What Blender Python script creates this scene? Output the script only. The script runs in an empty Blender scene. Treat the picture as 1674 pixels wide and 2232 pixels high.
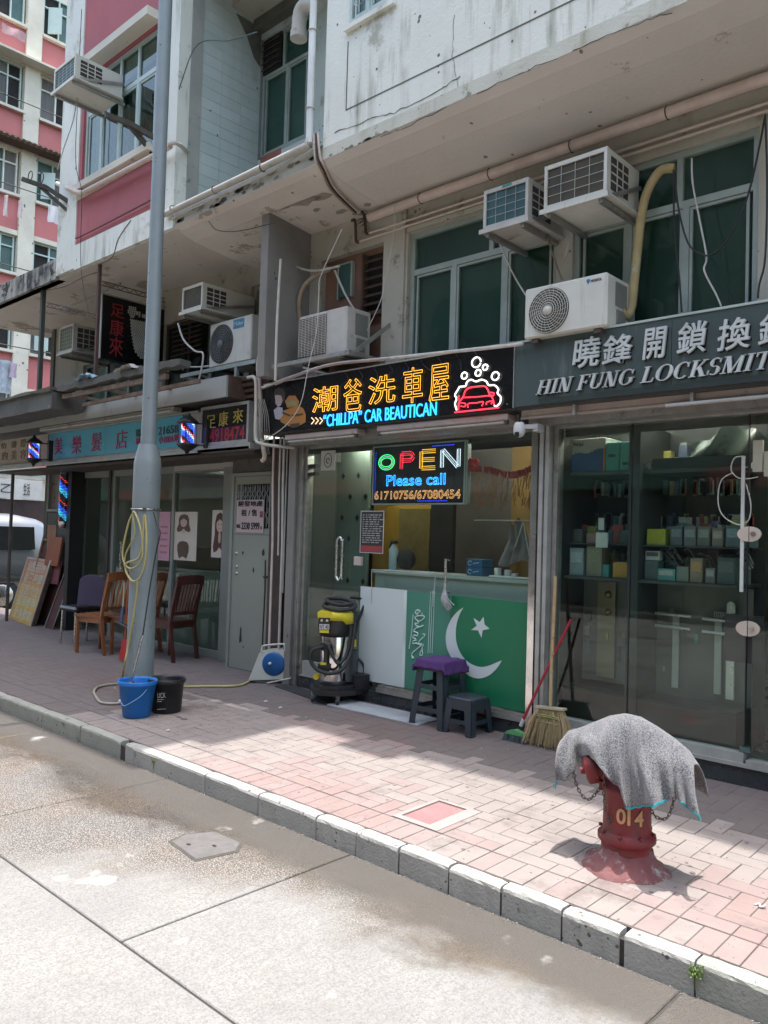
import bpy, math, random
from mathutils import Vector, Matrix
random.seed(7)
R=math.radians
SC=bpy.context.scene
COL=SC.collection
# ---------------------------------------------------------------- camera
F=1749.0; YAW,PITCH,ROLL=R(42.86),R(1.78),R(1.70); ZC=1.47
r0=Vector((math.cos(YAW),math.sin(YAW),0)); FW=Vector((-math.sin(YAW)*math.cos(PITCH),math.cos(YAW)*math.cos(PITCH),math.sin(PITCH)))
u0=r0.cross(FW); RT=r0*math.cos(ROLL)+u0*math.sin(ROLL); UP=-r0*math.sin(ROLL)+u0*math.cos(ROLL)
CP=Vector((0,0,ZC))
cd=bpy.data.cameras.new('camera'); cam=bpy.data.objects.new('camera',cd); COL.objects.link(cam)
cd.sensor_fit='VERTICAL'; cd.sensor_height=36; cd.lens=F/2232*36; cd.clip_start=.05; cd.clip_end=600
M=Matrix((RT,UP,-FW)).transposed().to_4x4(); M.translation=CP; cam.matrix_world=M
SC.camera=cam
# ---------------------------------------------------------------- light
w=bpy.data.worlds.new('World'); SC.world=w; w.use_nodes=True
nt=w.node_tree; bg=nt.nodes['Background']; sky=nt.nodes.new('ShaderNodeTexSky'); sky.sky_type='NISHITA'; sky.sun_disc=False
SUNT=Vector((.035,.016,1)).normalized()     # direction towards the sun, nearly overhead
sky.sun_elevation=math.asin(SUNT.z); sky.sun_rotation=math.atan2(SUNT.x,SUNT.y)
sky.air_density=1.6; sky.dust_density=4.0; sky.ozone_density=1.0
nt.links.new(sky.outputs[0],bg.inputs[0]); bg.inputs[1].default_value=.15
sd=bpy.data.lights.new('sun','SUN'); sd.energy=2.0; sd.angle=R(.5); sd.color=(1,.975,.94)
so=bpy.data.objects.new('sun',sd); COL.objects.link(so); so.rotation_euler=SUNT.to_track_quat('Z','Y').to_euler()
vs=SC.view_settings; vs.view_transform='Standard'; vs.look='None'; vs.exposure=1.78; vs.gamma=1; vs.use_curve_mapping=False
SC.cycles.max_bounces=9; SC.cycles.diffuse_bounces=5; SC.cycles.transparent_max_bounces=14; SC.cycles.glossy_bounces=4
SC.cycles.sample_clamp_indirect=6; SC.cycles.caustics_reflective=False; SC.cycles.caustics_refractive=False
# ---------------------------------------------------------------- measuring helpers (pixels of the 1674x2232 photo -> a plane of the place)
def ray(x,y): return FW+RT*((x-837)/F)-UP*((y-1116)/F)
def AT(x,y,Y):
    d=ray(x,y); return CP+d*(Y/d.y)
def AZ(x,y,Z):
    d=ray(x,y); return CP+d*((Z-ZC)/d.z)
SLP=.02
def GZ(y): return max(0,SLP*(y-2.98))
def AG(x,y,h=0):
    p=AZ(x,y,h)
    for _ in range(6): p=AZ(x,y,GZ(p.y)+h)
    return p
def AX(x,y,X):
    d=ray(x,y); return CP+d*(X/d.x)
# ---------------------------------------------------------------- mesh builder
class MB:
    def __init__(s): s.v=[]; s.f=[]; s.sm=[]; s.mi=[]; s.m=0
    def add(s,vs,fs,smooth=False):
        b=len(s.v); s.v+= [tuple(p) for p in vs]
        for f in fs: s.f.append(tuple(b+i for i in f)); s.sm.append(smooth); s.mi.append(s.m)
        return s
    def box(s,a,b):
        x0,x1=sorted((a[0],b[0]));y0,y1=sorted((a[1],b[1]));z0,z1=sorted((a[2],b[2]))
        v=[(x0,y0,z0),(x1,y0,z0),(x1,y1,z0),(x0,y1,z0),(x0,y0,z1),(x1,y0,z1),(x1,y1,z1),(x0,y1,z1)]
        return s.add(v,[(3,2,1,0),(4,5,6,7),(0,1,5,4),(1,2,6,5),(2,3,7,6),(3,0,4,7)])
    def bbox(s,a,b,r=.01,n=None):
        """box with bevelled edges"""
        x0,x1=sorted((a[0],b[0]));y0,y1=sorted((a[1],b[1]));z0,z1=sorted((a[2],b[2]))
        r=min(r,(x1-x0)/2.01,(y1-y0)/2.01,(z1-z0)/2.01)
        V=[];idx={}
        for i,(X,sx) in enumerate(((x0,1),(x1,-1))):
            for j,(Y,sy) in enumerate(((y0,1),(y1,-1))):
                for k,(Z,sz) in enumerate(((z0,1),(z1,-1))):
                    idx[i,j,k,0]=len(V);V.append((X,Y+sy*r,Z+sz*r))
                    idx[i,j,k,1]=len(V);V.append((X+sx*r,Y,Z+sz*r))
                    idx[i,j,k,2]=len(V);V.append((X+sx*r,Y+sy*r,Z))
        Fs=[]
        g=lambda i,j,k,a:idx[i,j,k,a]
        for i in (0,1):
            f=[g(i,0,0,0),g(i,0,1,0),g(i,1,1,0),g(i,1,0,0)]; Fs.append(f if i==0 else f[::-1])
            f=[g(0,i,0,1),g(1,i,0,1),g(1,i,1,1),g(0,i,1,1)]; Fs.append(f if i==0 else f[::-1])
            f=[g(0,0,i,2),g(0,1,i,2),g(1,1,i,2),g(1,0,i,2)]; Fs.append(f if i==0 else f[::-1])
        for a in (0,1):
            for b2 in (0,1):
                Fs.append([g(0,a,b2,1),g(1,a,b2,1),g(1,a,b2,2),g(0,a,b2,2)])
                Fs.append([g(a,0,b2,0),g(a,1,b2,0),g(a,1,b2,2),g(a,0,b2,2)])
                Fs.append([g(a,b2,0,0),g(a,b2,1,0),g(a,b2,1,1),g(a,b2,0,1)])
                for c in (0,1): pass
        for i in (0,1):
            for j in (0,1):
                for k in (0,1): Fs.append([g(i,j,k,0),g(i,j,k,1),g(i,j,k,2)])
        # fix winding against centre
        c=Vector(((x0+x1)/2,(y0+y1)/2,(z0+z1)/2)); out=[]
        for f in Fs:
            p=[Vector(V[q]) for q in f]; nrm=(p[1]-p[0]).cross(p[2]-p[0]); m=sum(p,Vector())/len(p)
            out.append(f if nrm.dot(m-c)>=0 else f[::-1])
        return s.add(V,out)
    def obox(s,c,size,rot=(0,0,0),mat=None):
        """oriented box: centre, full size, euler or matrix"""
        m=mat if mat is not None else Matrix.Rotation(rot[2],3,'Z')@Matrix.Rotation(rot[1],3,'Y')@Matrix.Rotation(rot[0],3,'X')
        hx,hy,hz=[q/2 for q in size]; c=Vector(c)
        v=[c+m@Vector(p) for p in ((-hx,-hy,-hz),(hx,-hy,-hz),(hx,hy,-hz),(-hx,hy,-hz),(-hx,-hy,hz),(hx,-hy,hz),(hx,hy,hz),(-hx,hy,hz))]
        return s.add(v,[(3,2,1,0),(4,5,6,7),(0,1,5,4),(1,2,6,5),(2,3,7,6),(3,0,4,7)])
    def bar(s,p,q,wd,h=None,upv=(0,0,1)):
        """rectangular bar from p to q"""
        p=Vector(p);q=Vector(q);d=(q-p); L=d.length
        if L<1e-6: return s
        d.normalize(); u=Vector(upv)
        if abs(d.dot(u))>.98: u=Vector((0,1,0)) if abs(d.y)<.9 else Vector((1,0,0))
        sd_=d.cross(u).normalized(); u=sd_.cross(d)
        m=Matrix((d,sd_,u)).transposed()
        return s.obox((p+q)/2,(L,wd,h or wd),mat=m)
    def tube(s,pts,r,n=8,caps=True,closed=False,smooth=True):
        pts=[Vector(p) for p in pts]; k=len(pts)
        rs=r if isinstance(r,(list,tuple)) else [r]*k
        V=[];fr=None
        for i,p in enumerate(pts):
            if closed: t=(pts[(i+1)%k]-pts[i-1])
            else: t=(pts[min(i+1,k-1)]-pts[max(i-1,0)])
            if t.length<1e-9: t=Vector((0,0,1))
            t.normalize()
            if fr is None:
                a=Vector((0,0,1)) if abs(t.z)<.9 else Vector((1,0,0)); fr=t.cross(a).normalized()
            else:
                fr=fr-t*fr.dot(t)
                if fr.length<1e-6: fr=t.orthogonal()
                fr.normalize()
            b=t.cross(fr)
            for j in range(n):
                an=2*math.pi*j/n; V.append(p+(fr*math.cos(an)+b*math.sin(an))*rs[i])
        Fs=[]
        for i in range(k if closed else k-1):
            for j in range(n):
                a=i*n+j;b2=i*n+(j+1)%n;c=((i+1)%k)*n+(j+1)%n;d=((i+1)%k)*n+j
                Fs.append((a,b2,c,d))
        s.add(V,Fs,smooth)
        if caps and not closed:
            s.add(V[:n],[tuple(range(n))[::-1]]); s.add(V[-n:],[tuple(range(n))])
        return s
    def cyl(s,p,q,r,r2=None,n=16,caps=True,smooth=True): return s.tube([p,q],[r,r if r2 is None else r2],n,caps,False,smooth)
    def lathe(s,prof,c,n=24,axis='Z',caps=True,smooth=True):
        """prof list of (r,h) along axis from centre c"""
        c=Vector(c);V=[]
        for (r,h) in prof:
            for j in range(n):
                a=2*math.pi*j/n; ca,sa=math.cos(a)*r,math.sin(a)*r
                V.append(c+(Vector((ca,sa,h)) if axis=='Z' else Vector((ca,h,sa)) if axis=='Y' else Vector((h,ca,sa))))
        Fs=[]
        for i in range(len(prof)-1):
            for j in range(n): Fs.append((i*n+j,i*n+(j+1)%n,(i+1)*n+(j+1)%n,(i+1)*n+j))
        s.add(V,Fs,smooth)
        if caps:
            if prof[0][0]>1e-5: s.add(V[:n],[tuple(range(n))[::-1]])
            if prof[-1][0]>1e-5: s.add(V[-n:],[tuple(range(n))])
        return s
    def quad(s,a,b,c,d): return s.add([a,b,c,d],[(0,1,2,3)])
    def prism(s,poly,d,smooth=False):
        """planar polygon (3d points) extruded by vector d"""
        d=Vector(d);p=[Vector(q) for q in poly];k=len(p)
        V=p+[q+d for q in p]
        nrm=Vector((0,0,0))
        for i in range(k): nrm+=p[i].cross(p[(i+1)%k])
        rev=nrm.dot(d)>0
        Fs=[tuple(range(k)),tuple(range(2*k-1,k-1,-1))]+[(i,i+k,(i+1)%k+k,(i+1)%k) for i in range(k)]
        if rev: Fs=[f[::-1] for f in Fs]
        s.add(V,Fs[:2]); s.add(V,Fs[2:],smooth); return s
    def tilt(s):
        s.v=[(x,y,z+SLP*(y-2.98)) for x,y,z in s.v]; return s
    def build(s,name,mat,parent=None,**kw):
        me=bpy.data.meshes.new(name); off=wloc(parent) if parent else Vector((0,0,0))
        me.from_pydata([(v[0]-off.x,v[1]-off.y,v[2]-off.z) for v in s.v],[],s.f)
        for m_ in (mat if isinstance(mat,(list,tuple)) else [mat]): me.materials.append(m_)
        me.polygons.foreach_set('use_smooth',s.sm); me.polygons.foreach_set('material_index',s.mi)
        me.update()
        o=bpy.data.objects.new(name,me); COL.objects.link(o)
        if parent: o.parent=parent
        for k,v in kw.items(): o[k]=v
        return o
_W={}
def wloc(o):
    p=Vector((0,0,0))
    while o is not None: p+=o.location; o=o.parent
    return p
def T(name,label,cat,loc=(0,0,0),group=None):
    o=bpy.data.objects.new(name,None); COL.objects.link(o); o.location=Vector(loc); o.empty_display_size=.1
    o['label']=label; o['category']=cat
    if group: o['group']=group
    return o
def tag(o,label,cat,group=None):
    o['label']=label; o['category']=cat
    if group: o['group']=group
    return o
def S(name,label=None):
    o=bpy.data.objects.new(name,None); COL.objects.link(o); o['kind']='structure'
    if label: o['label']=label
    return o
def kids(o): return [c for c in bpy.data.objects if c.parent==o]
def copy_tree(o,loc=None,parent=None,label=None):
    c=o.copy(); COL.objects.link(c)
    if parent is not None: c.parent=parent
    if loc is not None: c.location=Vector(loc)
    if label: c['label']=label
    for ch in kids(o): copy_tree(ch,parent=c)
    return c
# ---------------------------------------------------------------- materials
def PM(name,c,rough=.7,metal=0,var=None,vs=3.0,vamt=.5,bump=0,bs=40,dirt=None,ds=2.0,dth=.6,dw=.08,stretch=(1,1,1),spec=.5,pits=None,vor=0,coat=0,streak=None):
    m=bpy.data.materials.new(name); m.use_nodes=True; n=m.node_tree; N=n.nodes; Lk=n.links.new; b=N['Principled BSDF']
    b.inputs['Roughness'].default_value=rough; b.inputs['Metallic'].default_value=metal; b.inputs['Specular IOR Level'].default_value=spec
    if coat: b.inputs['Coat Weight'].default_value=coat
    geo=N.new('ShaderNodeNewGeometry'); mp=N.new('ShaderNodeMapping'); Lk(geo.outputs['Position'],mp.inputs[0]); mp.inputs['Scale'].default_value=stretch
    P=mp.outputs[0]
    def noise(sc,det=5,rg=.6,src=None):
        t=N.new('ShaderNodeTexNoise'); t.inputs['Scale'].default_value=sc; t.inputs['Detail'].default_value=det; t.inputs['Roughness'].default_value=rg; Lk(src or P,t.inputs[0]); return t.outputs['Fac']
    def ramp(f,a,z,lo=0,hi=1):
        t=N.new('ShaderNodeMapRange'); t.inputs[1].default_value=a; t.inputs[2].default_value=z; t.inputs[3].default_value=lo; t.inputs[4].default_value=hi; Lk(f,t.inputs[0]); return t.outputs[0]
    def mix(f,A,B):
        t=N.new('ShaderNodeMix'); t.data_type='RGBA'
        Lk(f,t.inputs[0])
        for k,q in ((6,A),(7,B)):
            if isinstance(q,tuple): t.inputs[k].default_value=(*q,1)
            else: Lk(q,t.inputs[k])
        return t.outputs[2]
    col=tuple(c)
    if var is None: var=tuple(max(0,q*.72) for q in c)
    col=mix(ramp(noise(vs),.5-vamt*.4,.5+vamt*.4),tuple(c),tuple(var))
    if streak:   # vertical run stains: (colour, threshold, scale)
        sm=N.new('ShaderNodeMapping'); Lk(geo.outputs['Position'],sm.inputs[0]); sm.inputs['Scale'].default_value=(1,1,.09)
        f1=noise(streak[2],4,.7,sm.outputs[0]); f2=noise(1.7,3,.6)
        mm=N.new('ShaderNodeMath'); mm.operation='MULTIPLY'; Lk(ramp(f1,streak[1],streak[1]+.18),mm.inputs[0]); Lk(ramp(f2,.4,.62),mm.inputs[1])
        col=mix(mm.outputs[0],col,tuple(streak[0]))
    if dirt:
        col=mix(ramp(noise(ds,9,.72),dth,dth+dw),col,tuple(dirt))
    if pits:     # small dark chips: (colour, scale, threshold)
        t=N.new('ShaderNodeTexVoronoi'); t.inputs['Scale'].default_value=pits[1]; Lk(P,t.inputs[0])
        ad=N.new('ShaderNodeMath'); ad.operation='ADD'; Lk(t.outputs['Distance'],ad.inputs[0]); Lk(ramp(noise(pits[1]*.35),.3,.75,-.25,.5),ad.inputs[1])
        col=mix(ramp(ad.outputs[0],pits[2],pits[2]+.02,1,0),col,tuple(pits[0]))
    if isinstance(col,tuple): b.inputs['Base Color'].default_value=(*col,1)
    else: Lk(col,b.inputs['Base Color'])
    if metal<.5: Lk(ramp(noise(vs*2.3),.25,.75,max(0,rough-.08),min(1,rough+.08)),b.inputs['Roughness'])
    else: Lk(ramp(noise(vs*4),.25,.75,max(0.05,rough-.08),min(1,rough+.12)),b.inputs['Roughness'])
    if bump:
        bp=N.new('ShaderNodeBump'); bp.inputs['Strength'].default_value=bump; bp.inputs['Distance'].default_value=.01
        Lk(noise(bs,6,.65),bp.inputs['Height']); Lk(bp.outputs[0],b.inputs['Normal'])
    return m
def EM(name,c,st=3.0,base=None):
    if name!='fill_tube': st=st*.17
    m=bpy.data.materials.new(name); m.use_nodes=True; b=m.node_tree.nodes['Principled BSDF']
    b.inputs['Base Color'].default_value=(*(base or c),1); b.inputs['Emission Color'].default_value=(*c,1); b.inputs['Emission Strength'].default_value=st; b.inputs['Roughness'].default_value=.4
    return m
def GL(name,tint=(.86,.93,.90),refl=1.0,wav=.0):
    """window glass: sees through, mirrors by Fresnel"""
    m=bpy.data.materials.new(name); m.use_nodes=True; n=m.node_tree; N=n.nodes; N.remove(N['Principled BSDF']); Lk=n.links.new
    tr=N.new('ShaderNodeBsdfTransparent'); tr.inputs[0].default_value=(*tint,1)
    gl=N.new('ShaderNodeBsdfGlossy'); gl.inputs['Roughness'].default_value=.02; gl.inputs[0].default_value=(.95,1,.98,1)
    fr=N.new('ShaderNodeFresnel'); fr.inputs[0].default_value=1.52
    mu=N.new('ShaderNodeMath'); mu.operation='MULTIPLY'; mu.inputs[1].default_value=refl*1.12; mu.use_clamp=True; Lk(fr.outputs[0],mu.inputs[0])
    if wav:
        t=N.new('ShaderNodeTexNoise'); t.inputs['Scale'].default_value=2.2; g=N.new('ShaderNodeNewGeometry'); Lk(g.outputs['Position'],t.inputs[0])
        bp=N.new('ShaderNodeBump'); bp.inputs['Strength'].default_value=wav; bp.inputs['Distance'].default_value=.05; Lk(t.outputs['Fac'],bp.inputs['Height']); Lk(bp.outputs[0],gl.inputs['Normal'])
    g2=N.new('ShaderNodeNewGeometry'); ib=N.new('ShaderNodeMath'); ib.operation='SUBTRACT'; ib.inputs[0].default_value=1; Lk(g2.outputs['Backfacing'],ib.inputs[1])
    m2=N.new('ShaderNodeMath'); m2.operation='MULTIPLY'; Lk(mu.outputs[0],m2.inputs[0]); Lk(ib.outputs[0],m2.inputs[1])
    mx=N.new('ShaderNodeMixShader'); Lk(m2.outputs[0],mx.inputs[0]); Lk(tr.outputs[0],mx.inputs[1]); Lk(gl.outputs[0],mx.inputs[2])
    Lk(mx.outputs[0],N['Material Output'].inputs[0]); return m
def text(body,box,mat,parent,name,depth=.004,up=None,right=None,off=0,shear=0,mirror=False,outline=0,sp=1.0):
    """lettering fitted to a box ((x0,Y,z0),(x1,Y,z1)) in a plane facing the street; outline>0 turns it into tubes"""
    c=bpy.data.curves.new('tmp','FONT'); c.body=body; c.size=1; c.offset=off; c.shear=shear; c.space_character=sp; c.resolution_u=3
    if outline: c.fill_mode='NONE'; c.bevel_depth=outline/(abs(box[1][2]-box[0][2])); c.bevel_resolution=1
    else: c.extrude=.5
    o=bpy.data.objects.new('tmp',c); COL.objects.link(o); bpy.context.view_layer.update()
    me=bpy.data.meshes.new_from_object(o.evaluated_get(bpy.context.evaluated_depsgraph_get()))
    COL.objects.unlink(o); bpy.data.objects.remove(o); bpy.data.curves.remove(c)
    xs=[v.co.x for v in me.vertices]; ys=[v.co.y for v in me.vertices]
    x0,x1,y0,y1=min(xs),max(xs),min(ys),max(ys)
    A=Vector(box[0]);B=Vector(box[1]); rv=Vector(right) if right else Vector((1,0,0)); uv=Vector(up) if up else Vector((0,0,1)); nv=rv.cross(uv)
    d=B-A; W_,H_=d.dot(rv),d.dot(uv); off_=wloc(parent) if parent else Vector()
    ks=H_/(y1-y0)
    for v in me.vertices:
        t=(v.co.x-x0)/(x1-x0); t=1-t if mirror else t
        v.co=A+rv*(t*W_)+uv*((v.co.y-y0)/(y1-y0)*H_)+nv*(v.co.z*(ks if outline else depth))-off_
    if mirror: me.flip_normals()
    me.materials.clear(); me.materials.append(mat); me.name=name
    o=bpy.data.objects.new(name,me); COL.objects.link(o)
    if parent: o.parent=parent
    return o
def arc(c,r,a0,a1,n,ax='XZ',r2=None):
    out=[]
    for i in range(n+1):
        a=R(a0+(a1-a0)*i/n); p,q=r*math.cos(a),(r2 or r)*math.sin(a)
        out.append(Vector(c)+(Vector((p,0,q)) if ax=='XZ' else Vector((p,q,0)) if ax=='XY' else Vector((0,p,q))))
    return out
def smooth_path(pts,n=6):
    """Catmull-Rom through the points"""
    P=[Vector(p) for p in pts]; out=[]
    for i in range(len(P)-1):
        a=P[max(i-1,0)];b=P[i];c=P[i+1];d=P[min(i+2,len(P)-1)]
        for k in range(n):
            t=k/n; out.append(.5*((2*b)+(c-a)*t+(2*a-5*b+4*c-d)*t*t+(3*b-a-3*c+d)*t**3))
    out.append(P[-1]); return out
m_white=PM('wall_white',(.77,.78,.71),.85,var=(.62,.64,.57),vs=1.1,vamt=.8,bump=.45,bs=45,dirt=(.40,.40,.33),ds=2.4,dth=.575,dw=.09,pits=((.14,.14,.12),14,.035),streak=((.30,.30,.24),.50,7))
m_wallgreen=PM('wall_pale_green',(.55,.61,.56),.85,var=(.42,.48,.44),vs=1.5,bump=.35,bs=60,dirt=(.25,.27,.22),ds=3,dth=.58,dw=.1,pits=((.16,.16,.14),16,.03),streak=((.33,.36,.3),.55,5))
m_soffit=PM('soffit_paint',(.66,.62,.575),.88,var=(.50,.45,.39),vs=1.1,vamt=.8,bump=.5,bs=35,dirt=(.33,.285,.235),ds=2.6,dth=.575,dw=.022,pits=((.22,.19,.16),11,.03))
m_beige=PM('wall_beige',(.46,.44,.365),.85,var=(.32,.30,.245),vs=1.5,vamt=.8,bump=.4,bs=50,dirt=(.17,.145,.11),ds=3,dth=.585,dw=.08,pits=((.16,.14,.11),15,.035),streak=((.22,.2,.15),.55,5))
m_soffitr=PM('soffit_paint_sound',(.66,.63,.59),.88,var=(.55,.51,.46),vs=.9,vamt=.8,bump=.4,bs=35,dirt=(.40,.35,.29),ds=3.2,dth=.635,dw=.03,pits=((.22,.19,.16),9,.03))
m_fin=PM('wall_grey_brown',(.24,.225,.205),.85,var=(.18,.17,.155),vs=2,bump=.25,bs=40,pits=((.09,.08,.08),13,.03))
m_brown=PM('panel_brown',(.22,.12,.08),.7,var=(.14,.08,.055),vs=2.5,bump=.2,bs=30)
m_pink=PM('wall_pink_red',(.43,.12,.135),.8,var=(.36,.115,.13),vs=2,bump=.2,bs=60,dirt=(.50,.27,.26),ds=5,dth=.66,dw=.08,streak=((.28,.09,.1),.55,6))
m_salmon=PM('wall_salmon',(.50,.17,.165),.8,var=(.42,.14,.14),vs=1,bump=.1,bs=20)
m_cream=PM('wall_cream',(.66,.63,.53),.85,var=(.53,.5,.42),vs=1.1,bump=.25,bs=50,dirt=(.3,.27,.2),ds=2.5,dth=.66,dw=.08,pits=((.14,.12,.1),6,.07))
m_frame=PM('window_frame_paint',(.33,.385,.345),.5,var=(.25,.29,.26),vs=5,bump=.1)
m_framelt=PM('window_frame_light',(.46,.56,.53),.5,var=(.42,.52,.5),vs=5)
m_gcurt=PM('window_film_dark_green',(.035,.082,.064),.45,var=(.012,.030,.025),vs=1.6,vamt=1,stretch=(1.5,1,.5))
m_gcurt2=PM('window_film_green',(.05,.115,.10),.4,var=(.03,.075,.068),vs=3)
m_dark=PM('dark_interior',(.022,.022,.02),.9,var=(.012,.012,.012))
m_black=PM('black_plastic',(.012,.012,.013),.4,var=(.02,.02,.022),vs=9,bump=.05)
m_blackmatt=PM('black_rubber',(.018,.018,.019),.7,var=(.03,.03,.03),vs=8)
m_steel=PM('brushed_steel',(.55,.55,.54),.25,metal=1,var=(.42,.42,.42),vs=14,bump=.03,bs=90)
m_mirror=PM('polished_steel',(.75,.73,.72),.09,metal=1,var=(.66,.64,.62),vs=6)
m_galv=PM('aluminium_frame',(.42,.42,.39),.42,metal=.75,var=(.3,.29,.27),vs=10,bump=.06,dirt=(.17,.15,.12),ds=8,dth=.6)
m_alu=PM('painted_alu_grey',(.40,.41,.38),.5,metal=.3,var=(.3,.3,.28),vs=9,bump=.06)
m_rust=PM('rusty_metal',(.10,.055,.035),.8,var=(.045,.03,.022),vs=15,bump=.3,bs=60)
m_darkmetal=PM('weathered_dark_metal',(.055,.055,.05),.65,metal=.2,var=(.09,.07,.055),vs=12,bump=.2)
m_acwhite=PM('ac_cream_casing',(.60,.60,.53),.5,var=(.52,.51,.45),vs=4,dirt=(.36,.33,.26),ds=6,dth=.62,dw=.12,streak=((.34,.3,.22),.56,12))
m_acold=PM('ac_old_casing',(.48,.46,.42),.55,var=(.38,.36,.32),vs=5,dirt=(.22,.17,.12),ds=7,dth=.58,dw=.12)
m_coil=PM('ac_coil',(.03,.025,.017),.6,var=(.07,.055,.03),vs=5)
m_coilt=PM('ac_coil_teal',(.03,.10,.10),.5,var=(.02,.05,.055),vs=5)
m_pipe=PM('painted_pipe',(.52,.50,.44),.55,var=(.42,.39,.33),vs=8,dirt=(.22,.17,.12),ds=10,dth=.62)
m_pipepink=PM('pipe_pink_cream',(.62,.52,.46),.55,var=(.5,.4,.34),vs=8,dirt=(.25,.18,.13),ds=9,dth=.64)
m_cable=PM('black_cable',(.02,.02,.02),.6)
m_cablew=PM('white_cable',(.55,.54,.5),.6,var=(.42,.4,.36),vs=20)
m_glass=GL('shop_glass')
m_glassd=GL('window_glass_tinted',(.8,.88,.84),.8,.12)
print('a1')
# ================================================================ GROUND
def road_mat():
    m=bpy.data.materials.new('road_concrete'); m.use_nodes=True; N=m.node_tree.nodes; Lk=m.node_tree.links.new; b=N['Principled BSDF']
    geo=N.new('ShaderNodeNewGeometry'); P=geo.outputs['Position']
    def noise(sc,det=5,rg=.6,scale=None,kind='N'):
        src=P
        if scale: mp=N.new('ShaderNodeMapping'); mp.inputs['Scale'].default_value=scale; Lk(P,mp.inputs[0]); src=mp.outputs[0]
        t=N.new('ShaderNodeTexNoise'); t.inputs['Scale'].default_value=sc; t.inputs['Detail'].default_value=det; t.inputs['Roughness'].default_value=rg; Lk(src,t.inputs[0]); return t.outputs['Fac']
    def mr(f,a,z,lo=0,hi=1):
        t=N.new('ShaderNodeMapRange'); t.inputs[1].default_value=a;t.inputs[2].default_value=z;t.inputs[3].default_value=lo;t.inputs[4].default_value=hi; Lk(f,t.inputs[0]); return t.outputs[0]
    def ma(op,a,c=None):
        t=N.new('ShaderNodeMath'); t.operation=op; t.use_clamp=False
        for i,q in enumerate((a,c)):
            if q is None: continue
            if isinstance(q,(int,float)): t.inputs[i].default_value=q
            else: Lk(q,t.inputs[i])
        return t.outputs[0]
    def mix(f,A,B):
        t=N.new('ShaderNodeMix'); t.data_type='RGBA'; Lk(f,t.inputs[0])
        for k,q in ((6,A),(7,B)):
            if isinstance(q,tuple): t.inputs[k].default_value=(*q,1)
            else: Lk(q,t.inputs[k])
        return t.outputs[2]
    sp=N.new('ShaderNodeSeparateXYZ'); Lk(P,sp.inputs[0]); X,Y=sp.outputs[0],sp.outputs[1]
    base=mix(mr(noise(1.3),.35,.65),(.285,.28,.262),(.23,.226,.215))
    base=mix(mr(noise(34,5,.8,(1.5,.30,1)),.50,.72),base,(.20,.19,.175))      # tined lines across the lane
    base=mix(mr(noise(105,4,.85),.46,.62),base,(.165,.16,.155))
    base=mix(mr(noise(5,7,.75,(1,.5,1)),.60,.70),base,(.235,.22,.20))
    # worn wheel area with exposed stones: dark matrix, pale chips
    wear=ma('ADD',mr(Y,1.35,2.75,-.42,.34),mr(X,-4.8,-1.3,.10,-.46))
    wear=ma('ADD',wear,ma('MULTIPLY',noise(.9,6,.65,(1,.55,1)),1.35)); wear=mr(wear,.42,.62)
    chips=N.new('ShaderNodeTexVoronoi'); chips.inputs['Scale'].default_value=120; Lk(P,chips.inputs[0])
    cm=mr(chips.outputs['Distance'],.30,.46,1,0)
    tone=mix(mr(noise(1.7,4),.42,.58),(.105,.08,.06),(.09,.082,.078))
    worn=mix(cm,tone,(.34,.32,.29))
    base=mix(ma('MULTIPLY',wear,.9),base,worn)
    # brown water marks towards the gutter
    wet=ma('ADD',mr(Y,2.2,2.88,0,.5),ma('MULTIPLY',noise(1.4,6,.7,(.7,1,1)),1.0)); wet=ma('ADD',wet,mr(X,-5.5,-1.2,.10,-.12)); wet=mr(wet,.60,.76)
    wt=N.new('ShaderNodeMix'); wt.data_type='RGBA'; wt.blend_type='MULTIPLY'; Lk(ma('MULTIPLY',wet,.95),wt.inputs[0]); Lk(base,wt.inputs[6]); Lk(mix(mr(noise(2.2,6,.75),.40,.62),(.58,.50,.40),(.42,.39,.36)),wt.inputs[7]); base=wt.outputs[2]
    blot=mr(noise(5,6,.75),.52,.60); base=mix(ma('MULTIPLY',ma('MULTIPLY',blot,wet),.45),base,(.10,.085,.07))
    gut=mr(ma('ADD',Y,ma('MULTIPLY',noise(3,4),.22)),2.64,2.78); gut=ma('MULTIPLY',gut,mr(noise(6,4),.2,.5,.6,1))
    base=mix(gut,base,(.095,.085,.074))
    oil=mr(noise(.8,5,.6,(.5,1.4,1)),.60,.70); base=mix(ma('MULTIPLY',oil,.35),base,(.14,.13,.12))
    crk=N.new('ShaderNodeTexVoronoi'); crk.feature='DISTANCE_TO_EDGE'; crk.inputs['Scale'].default_value=.9; wp=N.new('ShaderNodeVectorMath'); wp.operation='ADD'; nz_=N.new('ShaderNodeTexNoise'); nz_.inputs['Scale'].default_value=3; Lk(P,nz_.inputs[0]); Lk(P,wp.inputs[0]); Lk(nz_.outputs['Color'],wp.inputs[1]); Lk(wp.outputs[0],crk.inputs[0])
    cr=ma('MULTIPLY',mr(crk.outputs['Distance'],.0,.006,1,0),mr(noise(.7,3),.52,.6)); base=mix(ma('MULTIPLY',cr,.6),base,(.08,.075,.07))
    base=mix(mr(noise(2.4,4,.5),.66,.72),base,(.42,.41,.38))
    Lk(base,b.inputs['Base Color'])
    Lk(mix(wet,(.85,.85,.85),(.42,.42,.42)),b.inputs['Roughness'])
    bp=N.new('ShaderNodeBump'); bp.inputs['Strength'].default_value=.55; bp.inputs['Distance'].default_value=.006
    h=ma('ADD',noise(120,3,.8),ma('MULTIPLY',noise(26,4,.7,(1.6,.22,1)),.8)); h=ma('ADD',h,ma('MULTIPLY',cm,.5)); Lk(h,bp.inputs['Height']); Lk(bp.outputs[0],b.inputs['Normal'])
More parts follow.
